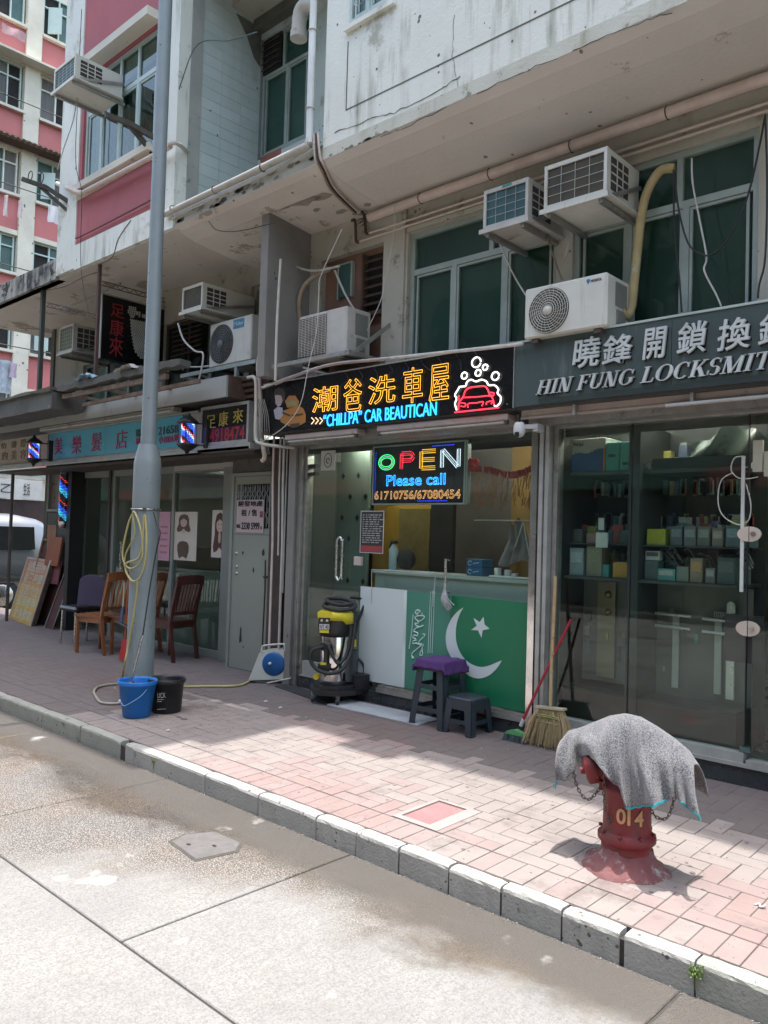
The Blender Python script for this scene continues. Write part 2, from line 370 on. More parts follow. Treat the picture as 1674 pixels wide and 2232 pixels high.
    return m
m_road=road_mat()
m_sub=PM('joint_grit',(.07,.062,.055),.95,var=(.045,.04,.035),vs=20)
m_kerb=[PM('kerb_granite_%s'%k,c,.85,var=v,vs=5,vamt=.8,bump=.55,bs=70,dirt=(.10,.11,.07),ds=9,dth=.60,dw=.1,pits=((.12,.11,.09),30,.10)) for k,c,v in (('a',(.40,.395,.365),(.29,.29,.265)),('b',(.36,.36,.32),(.25,.26,.22)),('c',(.44,.43,.39),(.32,.315,.295)))]
m_pav=[PM('paver_%d'%i,c,.85,var=v,vs=6,vamt=.7,bump=.3,bs=90,dirt=(.14,.115,.105),ds=2.6,dth=.53,dw=.18,pits=((.13,.10,.09),34,.07)) for i,(c,v) in enumerate((((.285,.222,.205),(.235,.18,.167)),((.275,.238,.218),(.225,.195,.18)),((.285,.208,.19),(.235,.168,.154)),((.285,.245,.226),(.235,.203,.188))))]
m_pavd=[PM('paver_dusty_shade_%d'%i,c,.9,var=v,vs=4,vamt=.9,bump=.25,bs=80,dirt=(.13,.11,.10),ds=3,dth=.56,dw=.12) for i,(c,v) in enumerate((((.155,.13,.122),(.12,.10,.095)),((.145,.125,.118),(.12,.104,.099)),((.16,.122,.114),(.125,.096,.09))))]  # dusty pavers by the wall, colour also darkened to deepen the shade there
m_grout=PM('paver_sand',(.12,.095,.085),.95,var=(.07,.055,.05),vs=20)
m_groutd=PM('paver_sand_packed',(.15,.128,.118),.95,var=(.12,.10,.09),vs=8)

road=S('road','pale concrete carriageway in cast slabs with brown water marks by the kerb')
MB().box((-60,-30,-.5),(30,2.90,-.128)).build('roadbed',m_sub,road)
MB().box((-60,5.7,-.5),(-14.2,30,-.123)).build('side_street_surface',m_road,road)
g=.006
cols=[-14.61,-12.93,-11.25,-9.57,-7.89,-6.21,-4.53,-2.85,-1.17,.51,2.2]
for i in range(len(cols)-1):
    x0,x1=cols[i]+g,cols[i+1]-g
    MB().bbox((x0,1.655,-.16),(x1,2.900,-.12),.004).build('slab',m_road,road)
for x0,x1 in ((-40,-14.61),(-14.61,-9.5),(-9.5,-5.9),(-5.9,2.2)):
    MB().bbox((x0+g,-2.2,-.16),(x1-g,1.645,-.12),.004).build('slab',m_road,road)
MB().bbox((-40,1.655,-.16),(-14.62,2.9,-.12),.004).build('slab',m_road,road)
MB().bbox((-40,-6.2,-.16),(12,-2.21,-.12),.004).build('slab',m_road,road)
# kerb
kerb=S('kerb','grey granite kerb of separate worn stones')
kx=[AZ(0,1545.6,-.12).x,-6.35,-5.72,-5.13,AZ(295,1653,-.12).x,AZ(466,1727,-.12).x-.02,-3.60,-3.116,-2.823,-2.538,-2.24,-1.957,-1.662,AZ(1358,2095,-.12).x,AZ(1528,2154,-.12).x,-.76,-.4,.1,.6,1.2,2.2]
kx=[-14.3,-13.4,-12.5,-11.6,-10.8,-10,-9.3,-8.6,-7.9]+kx
kx=sorted(set(round(q,3) for q in kx))
rk=random.Random(3)
for i in range(len(kx)-1):
    a,b=kx[i],kx[i+1]
    if b-a<.1: continue
    gp=.003+rk.random()*.003; lo=0
    if abs(a-AZ(1358,2095,-.12).x)<.01: gp=.003; lo=.016
    dy=(rk.random()-.5)*.008; dz=(rk.random()-.5)*.006
    # a worn stone: cross-section with a rounded, slightly sloping nose, jittered along its length
    m=MB(); n=7; prof=[(2.905,-.14),(2.903,-.02),(2.907,-.007),(2.918,0),(2.945,.001),(2.974,.0),(2.977,-.14)]
    V=[]
    for k in range(n+1):
        x=a+gp+lo+(b-a-2*gp-lo)*k/n; e=.0 if 0<k<n else .004
        for (y,z) in prof:
            jy=(rk.random()-.5)*.004; jz=(rk.random()-.5)*.003
            V.append((x,y+dy+jy+(e if y<2.93 else -e*.3),(z+dz+jz-e) if z>-.1 else z))
    kk=len(prof); Fs=[]
    for k in range(n):
        for j in range(kk-1): Fs.append((k*kk+j,k*kk+j+1,(k+1)*kk+j+1,(k+1)*kk+j)[::-1])
    Fs.append(tuple(range(kk))); Fs.append(tuple(n*kk+j for j in range(kk))[::-1])
    m.add(V,Fs); m.build('kerb_stone',m_kerb[rk.randrange(3)],kerb)
MB().box((-14.3,2.915,-.3),(2.2,2.97,-.03)).build('mortar_bed',m_sub,kerb)
# moss in the kerb joints and rubble along the gutter
gm=MB(); rg=random.Random(5)
for k in range(420):
    x=rg.uniform(-7,-.9); y=2.897-abs(rg.gauss(0,.012)); s=rg.uniform(.001,.0035)
    gm.obox((x,y,-.12+s*.4),(s*2,s*1.6,s),(rg.random()*3,rg.random()*3,rg.random()*3))
o=gm.build('gutter_grit',PM('grit',(.16,.15,.12),.95,var=(.35,.33,.3),vs=90)); o['kind']='stuff'; o['label']='crumbs and grit lying along the foot of the kerb'
m_leaf=PM('weed_leaf',(.16,.24,.05),.7,var=(.10,.17,.04),vs=40)
for (px,py,lab,sz,nn) in ((1513,2118,'small bright green weed in the kerb joint near the right edge',.028,90),(1540,2112,None,0,0),(345,1652,'tuft of dry weed in the kerb joint below the black bucket',.02,40)):
    if not lab: continue
    p=AZ(px,py,-.03); t=T('weed',lab,'weed',(p.x,2.90,-.05),'weeds in the kerb joints')
    mm=MB()
    for k in range(nn):
        a=rg.random()*6.28; r=sz*rg.random()**.5; c=(p.x+math.cos(a)*r,2.90+math.sin(a)*r*.5,-.055+rg.random()*sz*1.6); s=.006+rg.random()*.004
        mm.obox(c,(s,s*.6,.0008),(rg.random()*2,rg.random()*2,rg.random()*6))
    mm.build('leaf_clump',m_leaf,t,kind='stuff'); MB().tube([(p.x,2.902,-.1),(p.x,2.9,-.05)],.002,5).build('stem',m_leaf,t)

# pavement
pv=S('pavement','red and grey block paved footway laid in herringbone')
MB().box((-14.3,2.978,-.3),(3,4.30,-.0045)).tilt().build('sand_bed',m_grout,pv)
MB().box((-14.3,4.30,-.3),(3,5.75,-.0018)).tilt().build('packed_bed',m_groutd,pv)
UC=(-2.842,3.195,-2.54,3.578)   # utility cover opening
cells=[]
for i in range(-143,30):
    cells.append((i*.1,2.985,.1,.2))
W0=3.19
for jx in range(-143,30):
    for jy in range(0,26):
        k=(jx-jy+1)%4
        if k==0: cells.append((jx*.1,W0+jy*.1,.2,.1))
        elif k==3: cells.append((jx*.1,W0+jy*.1,.1,.2))
        elif k==2 and jy==0: cells.append((jx*.1,W0,.1,.1))
def vis(x,y):
    d=Vector((x,y,-ZC)); z=d.dot(FW); 
    if z<.1: return None
    return 837+F*d.dot(RT)/z,1116-F*d.dot(UP)/z,z
near=[];far=[]
for c in cells:
    x,y,wx,wy=c
    if x+wx>UC[0]+.002 and x<UC[2]-.002 and y+wy>UC[1]+.002 and y<UC[3]-.002:
        if x<UC[0]-.012: wx=UC[0]-x
        elif x+wx>UC[2]+.012: wx=x+wx-UC[2]; x=UC[2]
        elif y<UC[1]-.012: wy=UC[1]-y
        elif y+wy>UC[3]+.012: wy=y+wy-UC[3]; y=UC[3]
        else: continue
        c=(x,y,wx,wy)
    if y+wy>5.6: continue
    q=vis(x+wx/2,y+wy/2)
    if q and -30<q[0]<1710 and q[1]<2300: near.append((q[2],c))
    elif q and -400<q[0]<2100: far.append(c)
near.sort(key=lambda t:t[0]); 
parts=[c for _,c in near[:298]]; rest=[c for _,c in near[298:]]+far
rp=random.Random(11)
def paver(m,c,x0=None):
    x,y,wx,wy=c; gg=.0022 if y<4.2 else .0012; h=rp.uniform(-.0012,.0012)
    m.bbox((x+gg,y+gg,-.04),(x+wx-gg,y+wy-gg,h),.0022)
def pm(c):
    n=math.sin(c[0]*1.9+c[1]*.7)+math.sin(c[0]*.7-c[1]*3.1)+rp.uniform(-.5,.5)
    i=2 if n>1.2 else 0 if n>.2 else 3 if n>-.7 else 1
    return i
for c in parts:
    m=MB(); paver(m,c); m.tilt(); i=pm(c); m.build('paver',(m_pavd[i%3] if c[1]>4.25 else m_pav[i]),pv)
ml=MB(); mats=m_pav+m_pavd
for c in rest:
    i=pm(c); dusty_shade=c[1]+rp.random()*.25>4.3 or c[0]<-6.2+rp.random()*.3
    ml.m=(4+i%3) if dusty_shade else i; paver(ml,c)
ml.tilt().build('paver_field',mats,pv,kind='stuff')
# red utility cover in the pavement
t=T('utility_cover','square faded red inspection cover in a pale concrete frame set in the paving','inspection cover',(-2.69,3.39,0))
m_conc=PM('pale_concrete',(.33,.285,.265),.85,var=(.28,.24,.225),vs=8,bump=.3,bs=60,dirt=(.28,.2,.18),ds=9,dth=.6)
x0,y0,x1,y1=UC; m=MB(); f_=.042
m.box((x0,y0,-.05),(x1,y0+f_,.001)); m.box((x0,y1-f_*.6,-.05),(x1,y1,.001)); m.box((x0,y0+f_,-.05),(x0+f_*.7,y1-f_*.6,.001)); m.box((x1-f_*1.9,y0+f_,-.05),(x1,y1-f_*.6,.001))
m.tilt().build('frame',m_conc,t)
MB().bbox((x0+f_*.7+.006,y0+f_+.006,-.05),(x1-f_*1.9-.006,y1-f_*.6-.010,-.003),.003).tilt().build('cover_plate',PM('red_cover',(.34,.10,.11),.8,var=(.36,.20,.19),vs=9,vamt=.9,bump=.5,bs=60,dirt=(.30,.12,.12),ds=18,dth=.56),t)
MB().box((x0+.01,y0+.01,-.06),(x1-.01,y1-.01,-.04)).build('pit',m_sub,t)
# manhole in the road
t=T('road_manhole','grey six sided concrete manhole cover flush in the wet road','manhole cover',(-3.43,2.44,-.12))
ring=[AZ(366,1835,-.12),AZ(402,1818,-.12),AZ(470,1812,-.12),AZ(530,1838,-.12),AZ(520,1858,-.12),AZ(425,1879,-.12)]
c_=sum(ring,Vector())/6
m=MB(); m.prism([(p.x,p.y,-.1175) for p in ring],(0,0,-.03)); m.build('rim',PM('manhole_rim',(.09,.085,.07),.9,var=(.06,.055,.05),vs=20,bump=.5,bs=60),t)
m=MB(); m.prism([tuple(c_+(Vector(p)-c_)*.9+Vector((0,0,.0045))) for p in ring],(0,0,-.02)); m.build('lid',PM('manhole_lid',(.15,.138,.135),.9,var=(.11,.105,.10),vs=12,bump=.6,bs=50,dirt=(.12,.11,.1),ds=14,dth=.56),t)
for px,py in ((411,1843),(467,1846)):
    p=AZ(px,py,-.12); m=MB(); m.obox((p.x,p.y,-.1145),(.022,.014,.004)); m.build('lifting_hole',m_dark,t)
print('a2')
# ================================================================ BUILDINGS
def wall(m,x0,x1,z0,z1,y0,y1,ops=()):
    """wall slab in the XZ plane with rectangular openings (x0,x1,z0,z1)"""
    xs=sorted({x0,x1,*[q for o in ops for q in o[:2] if x0<q<x1]}); zs=sorted({z0,z1,*[q for o in ops for q in o[2:] if z0<q<z1]})
    for i in range(len(xs)-1):
        run=None
        for j in range(len(zs)-1):
            cx,cz=(xs[i]+xs[i+1])/2,(zs[j]+zs[j+1])/2
            hole=any(o[0]<cx<o[1] and o[2]<cz<o[3] for o in ops)
            if not hole:
                if run is None: run=zs[j]
                last=zs[j+1]
            if (hole or j==len(zs)-2) and run is not None:
                m.box((xs[i],y0,run),(xs[i+1],y1,last)); run=None
    return m
def window(par,x0,x1,z0,z1,y,mf,mp,splits=(),trans=None,b=.035,dep=.06,sash=True,nm='window',glass=None,tsplits=None):
    """frame (part) with panes (sub-parts). y = outer face of the frame"""
    m=MB(); m.box((x0,y,z0),(x0+b,y+dep,z1)); m.box((x1-b,y,z0),(x1,y+dep,z1)); m.box((x0+b,y,z0),(x1-b,y+dep,z0+b)); m.box((x0+b,y,z1-b),(x1-b,y+dep,z1))
    zt=trans if trans else z1-b
    if trans: m.box((x0+b,y+.002,trans-b*.6),(x1-b,y+dep-.002,trans+b*.6))
    cells=[]
    xs=[x0+b,*splits,x1-b]
    for s_ in splits: m.box((s_-b*.55,y+.003,z0+b),(s_+b*.55,y+dep-.003,zt-(b*.6 if trans else 0)))
    for i in range(len(xs)-1): cells.append((xs[i],xs[i+1],z0+b,zt,True))
    if trans:
        tx=[x0+b,*(splits if tsplits is None else tsplits),x1-b]
        if tsplits or tsplits is None:
            for s_ in tx[1:-1]: m.box((s_-b*.5,y+.003,trans+b*.6),(s_+b*.5,y+dep-.003,z1-b))
        for i in range(len(tx)-1): cells.append((tx[i],tx[i+1],trans,z1-b,False))
    fr=m.build(nm,mf,par)
    for a,c,d,e,s_ in cells:
        if s_ and sash:
            q=.018; k=MB(); a1,c1,d1,e1=a+b*.6,c-b*.6,d+.006,e-b*.7
            k.box((a1,y+.010,d1),(a1+q,y+.034,e1)); k.box((c1-q,y+.010,d1),(c1,y+.034,e1)); k.box((a1+q,y+.010,d1),(c1-q,y+.034,d1+q)); k.box((a1+q,y+.010,e1-q),(c1-q,y+.034,e1)); k.build('sash',mf,fr)
        MB().box((a,y+.022,d),(c,y+.026,e)).build('pane',glass or m_glassd,fr)
        if mp: MB().box((a,y+.040,d),(c,y+.045,e)).build('film',mp,fr)
    return fr
m_bandlow=PM('wall_band_stained',(.60,.60,.53),.88,var=(.42,.41,.33),vs=3,vamt=1,bump=.5,bs=40,dirt=(.20,.19,.13),ds=7,dth=.58,dw=.08,pits=((.1,.1,.08),16,.05),streak=((.26,.25,.18),.50,8))
# ---- white corner building: upper storeys carried out over the footway
XE=4.0
t=T('white_tenement','white plastered tenement whose upper storeys overhang the footway above the locksmith and car wash shops','building',(-4.785,4.3,0))
wz=(AT(765,58,4.3).z,AT(765,58,4.3).z+1.1); wx=(AT(767,30,4.3).x,AT(850,0,4.3).x+.02)
wx2=wx[1]
ops=[(wx[0],wx2,wz[0],wz[1])]
m=MB(); wall(m,-4.785,XE,4.60,13.5,4.30,4.42,ops); MB().box((-4.785,4.298,4.50),(XE,4.42,4.60)).build('lower_band',m_bandlow,t)
m.box((-4.785,4.42,4.50),(-4.665,10,13.5)); m.box((-4.665,4.9,7.2),(XE,10,13.5)); m.build('upper_wall',m_white,t)
MB().box((-4.66,4.45,5.0),(XE,4.9,5.02)).build('floor_slab',m_dark,t)
window(t,wx[0],wx2,wz[0],wz[1],4.275,m_framelt,m_gcurt2,splits=(wx[0]+.2,),b=.03,dep=.07)
m=MB(); m.box((wx[0]-.05,4.26,wz[0]-.04),(wx2+.05,4.298,wz[0]-.002)); m.build('sill',m_white,t)
# window grille of the upper window
m=MB()
for i in range(5): m.tube([(wx[0]+.05+i*.08,4.25,wz[0]+.03),(wx[0]+.05+i*.08,4.25,wz[1]-.05)],.004,5)
for i in range(3): m.tube(arc((wx[0]+.12+i*.11,4.25,wz[0]+.14+.05*i),.05,0,300,10),.004,5)
m.build('window_grille',m_framelt,t)
# moulded grooves and raised plaster panel lines (real relief on the face)
m=MB(); gz=AT(740,247,4.3).z
m.box((-4.52,4.2965,gz-.004),(XE,4.2995,gz+.004)); m.box((-4.53,4.2965,gz-.004),(-4.522,4.2995,gz+.55)); 
m.build('drip_groove',PM('groove_dark',(.12,.12,.10),.9),t)
# soffit
SP=[(4.30,4.499),(4.36,4.455),(4.55,4.405),(5.05,4.352),(5.60,4.33)]
def soffit(x0,x1,mat,par,nm='soffit',top=4.497):
    m=MB(); poly=[(x0,y,z) for y,z in SP]+[(x0,5.60,top),(x0,4.30,top+.001)]
    m.prism(poly,(x1-x0,0,0)); return m.build(nm,mat,par)
soffit(-4.785,XE,m_soffitr,t)

# plaster patches peeled off the soffit
def patches(par,pts,mat,nm='peeled_patch'):
    for i,(px,py,w_,h_) in enumerate(pts):
        rr=random.Random(i*7+1); n=11
        cz=4.39
        c=AZ(px,py,cz); 
        poly=[]
        for k in range(n):
            a=6.283*k/n; r=.6+.55*rr.random(); x=c.x+math.cos(a)*w_*r; y=c.y+math.sin(a)*h_*r
            y=min(max(y,4.56),5.0); z=4.405-(y-4.55)/.5*.053-.0035
            poly.append((x,y,z))
        MB().prism(poly,(0,0,.002)).build(nm,mat,par)
def crack(par,pts,r_,Y=None,nm='crack'):
    rr=random.Random(int(pts[0][0])); P_=[]
    L=[AT(x,y,Y) for x,y in pts]
    for i in range(len(L)-1):
        for k in range(7):
            p=L[i].lerp(L[i+1],k/7); P_.append((p.x+rr.uniform(-.008,.008),Y,p.z+rr.uniform(-.010,.010)))
    m=MB(); m.tube(P_,[r_*rr.uniform(.4,1.2) for _ in P_],4,False,False,False); m.build(nm,m_crk,par)
m_crk=PM('crack_dark',(.10,.095,.075),.95)
for L_,r_ in (([(728,290),(800,262),(860,245),(960,195),(1010,160)],.003),([(830,300),(880,280),(990,225)],.0035),([(1040,205),(1120,165),(1230,120)],.003),([(1250,110),(1380,55),(1480,20)],.003),([(990,30),(985,120),(1000,200)],.002)): crack(t,L_,r_,4.2975)
def edge_chips(par,px0,py0,px1,py1,n,mat,seed,Y=4.296,w=.05,h=.03):
    rr=random.Random(seed)
    for k in range(n):
        u=rr.random(); c=AT(px0+(px1-px0)*u,py0+(py1-py0)*u,Y); q=9; sc_=rr.uniform(.3,1.2)
        P_=[(c.x+math.cos(6.283*i/q)*w*sc_*rr.uniform(.5,1),Y,max(4.503,c.z+math.sin(6.283*i/q)*h*sc_*rr.uniform(.5,1))) for i in range(q)]
        MB().prism(P_,(0,-.0015,0)).build('spalled_patch',mat,par)
m_spall=PM('spalled_concrete',(.24,.225,.18),.95,var=(.12,.115,.09),vs=12,bump=.6)
edge_chips(t,715,340,1000,228,22,m_spall,4,w=.045,h=.022); edge_chips(t,1000,228,1660,-30,18,m_spall,9,w=.045,h=.02)
# ---- mezzanine wall and windows
m=MB()
pw=[(-5.60,-4.78,2.45,4.06),(-4.49,-3.055,2.45,4.055),(-2.925,-1.655,2.45,4.055),(-1.52,.9,2.45,4.055)]
wall(m,-5.755,XE,2.42,4.36,5.06,5.20,pw)
m.build('mezzanine_wall',m_beige,t)
MB().box((-4.765,5.03,2.42),(-4.52,5.058,4.355)).build('pilaster',m_beige,t)
m=MB(); m.box((-4.50,5.03,4.062),(-3.04,5.058,4.10)); m.box((-4.53,5.045,2.42),(-4.492,5.058,4.062)); m.build('window_surround',m_beige,t)
window(t,-4.49,-3.055,2.45,4.055,5.085,m_frame,m_gcurt,splits=(-4.02,-3.52),trans=3.72,tsplits=(-3.66,),b=.04)
window(t,-2.925,-1.655,2.45,4.055,5.085,m_frame,m_gcurt,splits=(-2.51,-2.115),trans=3.70,tsplits=(-2.16,),b=.04)
window(t,-1.52,.9,2.45,4.055,5.085,m_frame,m_gcurt,splits=(-1.0,-.5,.2),trans=3.70,b=.04)
# faint lattice behind the film of two panes
m=MB()
for (xa,xb) in ((-3.47,-3.10),(-3.97,-3.56)):
    for k in range(-2,5):
        m.tube([(xa+max(0,k*.09),5.118,2.5+max(0,-k*.09)),(min(xb,xa+k*.09+.37),5.118,2.5+.37-(max(0,xa+k*.09+.37-xb)))],.004,4)
m.build('window_lattice',m_darkmetal,t)
MB().box((-5.60,5.13,2.45),(-4.78,5.16,4.06)).build('brown_panel',m_brown,t)
m=MB(); m.box((-5.395,5.10,3.68),(-5.235,5.13,3.98)); m.build('small_window',m_gcurt2,t)
m=MB(); m.box((-5.41,5.095,3.665),(-5.395,5.135,3.995)); m.box((-5.235,5.095,3.665),(-5.215,5.135,3.995)); m.box((-5.395,5.095,3.98),(-5.235,5.135,3.995)); m.build('small_window_frame',m_frame,t)
for k in range(7):
    z=3.47+k*.078
    MB().obox((-4.91,5.09,z),(.25,.07,.008),(R(38),0,0)).build('louvre_slat',m_rust,t)
m=MB(); m.box((-5.05,5.05,3.43),(-5.03,5.13,4.0)); m.box((-4.79,5.05,3.43),(-4.775,5.13,4.0)); m.box((-5.03,5.05,3.43),(-4.79,5.13,3.445)); m.build('louvre_frame',m_rust,t)
MB().box((-5.03,5.122,3.445),(-4.79,5.128,4.0)).build('louvre_back',m_dark,t)
# ground floor structure of the two shops
GX0,GX1=-5.90,XE
m=MB()
m.box((-5.90,5.20,2.36),(XE,9,2.42)); m.box((-5.90,8.9,-.2),(XE,9.0,2.36)); m.box((-5.90,5.16,-.2),(-5.80,8.9,2.36)); m.box((-3.19,5.16,.0),(-3.13,8.9,2.36)); m.box((XE-.1,5.16,-.2),(XE,8.9,2.36))
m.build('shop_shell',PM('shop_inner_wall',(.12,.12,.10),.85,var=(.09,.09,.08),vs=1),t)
MB().box((-5.80,5.12,-.2),(XE-.1,8.9,.16)).build('shop_floor',PM('shop_floor',(.12,.115,.10),.3,var=(.09,.085,.08),vs=2),t)
# dark marble plinth, split in slabs, with pale edge
m_marble=PM('dark_marble',(.028,.033,.036),.28,var=(.045,.05,.052),vs=4,dirt=(.16,.17,.17),ds=7,dth=.66,dw=.02)
px_=[-5.78,-4.66,-3.97,-3.21]
for a,b in zip(px_[:-1],px_[1:]): MB().bbox((a+.002,5.05,-.02),(b-.002,5.118,.145),.004).build('plinth_slab',m_marble,t)
px_=[-3.10,-2.3,-1.5,-.6,.4,1.6]
for a,b in zip(px_[:-1],px_[1:]): MB().bbox((a+.002,5.05,-.02),(b-.002,5.118,.155),.004).build('plinth_slab',m_marble,t)
# ---- party fin
m=MB(); m.box((-5.86,4.545,2.90),(-5.757,5.42,4.40)); m.box((-5.86,5.06,2.42),(-5.757,5.42,2.90)); m.build('party_fin',m_fin,t)
m=MB(); m.box((-5.90,5.00,-.05),(-5.80,5.20,2.42)); m.box((-6.4,5.425,2.2),(-5.757,5.6,2.76)); m.build('party_pier',m_fin,t)

# ---- middle block with the red bay
b=T('red_bay_tenement','tenement with a rusty red bay, tiled side wall and salon below, beside the white building','building',(-9.5,4.3,0))
XC=-6.95
wo=(-8.96,-7.42,5.425,6.66)
ops=[(wo[0],-7.38,wo[2],7.0)]
m=MB(); wall(m,-9.03,-7.34,4.77,14,4.30,4.42,[(-8.97,-7.40,5.44,6.72)])
m.box((-9.03,4.42,6.72+.3),(-7.34,4.5,14)); m.build('bay_wall',m_pink,b)
m=MB(); m.box((-9.5,4.285,4.50),(-9.032,4.42,14)); m.box((-7.338,4.285,4.77),(XC,4.42,14)); m.box((-9.032,4.285,4.475),(XC,4.42,4.768)); m.box((-9.5,4.42,4.50),(-9.40,10,14)); m.build('white_frame',m_white,b)
# back mass
m=MB(); m.box((-9.4,6.9,4.5),(-7.05,10,14)); m.build('rear_wall',m_dark,b)
# lintel hood and sill of the bay window
m=MB(); m.box((-9.02,4.14,6.74),(-7.345,4.298,6.83)); m.build('lintel_hood',m_cream,b)
m=MB(); m.box((-9.02,4.20,5.36),(-7.345,4.298,5.435)); m.build('sill',m_cream,b)
m=MB(); m.box((-9.03,4.288,5.30),(-7.345,4.2985,5.36)); m.build('sill_underside_stain',m_cream,b)
window(b,-8.965,-7.405,5.445,6.715,4.33,m_framelt,None,splits=(-8.60,-8.20,-7.82),trans=6.30,b=.04,glass=GL('bay_glass',(.35,.5,.48),1.0,.02))
MB().box((-8.95,4.60,5.45),(-7.42,4.62,6.7)).build('curtain',PM('pale_curtain',(.13,.21,.20),.9,var=(.07,.13,.125),vs=2.5,stretch=(4,1,.5)),b)
# ornamental bars behind the bay glass
m=MB()
for k in range(10):
    x=-8.88+k*.155; m.tube([(x,4.40,5.47),(x,4.40,6.25)],.006,4)
    if k<9:
        m.tube([(x,4.405,5.55+.2*(k%2)),(x+.155,4.405,5.75-.2*(k%2))],.006,4); m.tube([(x,4.405,5.95),(x+.155,4.405,5.75)],.005,4)
m.build('window_grille',m_white,b)
# tiled side wall of the bay: courses
m_tile=[PM('side_tile_%d'%k,c,.6,var=v,vs=3,dirt=(.25,.27,.24),ds=5,dth=.66,pits=((.1,.1,.09),10,.05),streak=((.34,.36,.33),.58,6)) for k,(c,v) in enumerate((((.50,.57,.55),(.44,.51,.49)),((.47,.54,.51),(.41,.48,.46))))]
MB().box((XC-.10,4.42,4.64),(XC-.012,7,14)).build('side_wall',PM('tile_backing',(.34,.38,.36),.9),b)
rr=random.Random(2)
yy=[4.56,4.80,5.05,5.30]
for k in range(24):
    z0=4.66+k*.115
    for i in range(3):
        if z0>7.4: break
        MB().box((XC-.010,yy[i]+.001,z0+.0015),(XC+rr.random()*.0012,yy[i+1]-.001,z0+.1135)).build('wall_tile',rr.choice(m_tile),b)
MB().box((XC-.008,4.42,4.64),(XC+.012,4.555,9)).build('corner_render',PM('stained_render',(.38,.39,.36),.9,var=(.26,.27,.24),vs=3,vamt=.9,bump=.4,bs=40,dirt=(.13,.13,.11),ds=6,dth=.6),b)
# recessed wall between the blocks, with its window
m=MB(); ry=5.30
wall(m,XC,-4.66,4.64,7.25,ry,ry+.12,[(-6.95,-6.17,5.52,6.86)])
m.build('recess_wall',m_wallgreen,b)
MB().box((-6.90,ry-.002,5.42),(-6.55,ry-.0005,5.54)).build('bare_brick_patch',PM('red_brick_patch',(.36,.13,.09),.85,var=(.22,.10,.08),vs=12,bump=.5),b)
window(b,-6.945,-6.175,5.545,6.855,ry+.03,m_frame,m_gcurt2,splits=(-6.53,),trans=6.44,tsplits=(-6.60,),b=.03,sash=True)
MB().box((-6.93,ry+.015,6.46),(-6.63,ry+.03,6.84)).build('louvre_back',m_dark,b)
for k in range(5): MB().obox((-6.78,ry+.0,6.50+k*.07),(.29,.04,.006),(R(30),0,0)).build('louvre_slat',m_darkmetal,b)
# stained slab of the floor above the recess
m=MB(); m.box((XC,4.9,7.02),(-4.79,5.3,7.14)); m.box((XC,4.30,7.14),(-4.79,10,7.3)); m.build('upper_balcony_slab',m_beige,b)
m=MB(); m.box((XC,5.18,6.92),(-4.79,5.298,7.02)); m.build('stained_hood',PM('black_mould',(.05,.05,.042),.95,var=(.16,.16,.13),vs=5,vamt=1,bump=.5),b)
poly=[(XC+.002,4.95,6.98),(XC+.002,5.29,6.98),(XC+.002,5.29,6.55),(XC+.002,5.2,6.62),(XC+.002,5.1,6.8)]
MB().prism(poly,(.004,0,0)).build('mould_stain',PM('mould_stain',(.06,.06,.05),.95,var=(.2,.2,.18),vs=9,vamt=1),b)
# floor slab that runs over the salon
m=MB(); m.box((XC-.0,4.31,4.497),(-4.787,5.6,4.638)); m.build('slab_edge',PM('slab_weathered',(.46,.45,.40),.9,var=(.30,.30,.25),vs=4,vamt=.9,bump=.5,bs=30,dirt=(.12,.12,.09),ds=7,dth=.56,dw=.12),b)
soffit(XC+.0,-4.787,m_soffit,b,top=4.495)
m=MB(); m.box((-12.6,4.33,4.470),(XC-.002,5.6,4.49)); m.build('soffit',m_soffit,b)
def slab_chips(n,seed):
    rr=random.Random(seed)
    for k in range(n):
        x=rr.uniform(-6.9,-4.85); z=rr.uniform(4.51,4.60); q=9; sc_=rr.uniform(.3,1)
        MB().prism([(x+math.cos(6.283*i/q)*.09*sc_*rr.uniform(.4,1),4.3085,min(4.635,max(4.50,z+math.sin(6.283*i/q)*.035*sc_*rr.uniform(.4,1)))) for i in range(q)],(0,-.0015,0)).build('spalled_patch',m_spall if k%3 else m_crk,b)
slab_chips(26,12)
# dark mouldy slab edge to the left of the bay
m_mould=PM('mouldy_slab',(.42,.41,.36),.9,var=(.25,.25,.21),vs=3,bump=.4,streak=((.03,.03,.025),.40,11),dirt=(.03,.03,.026),ds=5,dth=.52,dw=.06)
m=MB(); m.box((-12.2,4.29,4.47),(-9.502,4.42,4.72)); m.build('terrace_edge',m_mould,b)
m=MB(); m.box((-12.6,4.43,4.492),(-9.51,6.5,4.56)); m.build('terrace_slab',m_mould,b)
patches(b,[(600,415,.16,.05),(660,440,.22,.09),(560,440,.14,.05),(520,470,.10,.04),(620,455,.08,.03),(700,430,.12,.05),(745,455,.08,.04),(480,455,.10,.04),(455,480,.08,.03),(540,420,.06,.03),(690,455,.05,.03),(800,440,.05,.03)],PM('peeled_concrete',(.33,.29,.25),.95,var=(.25,.22,.19),vs=12,bump=.5))
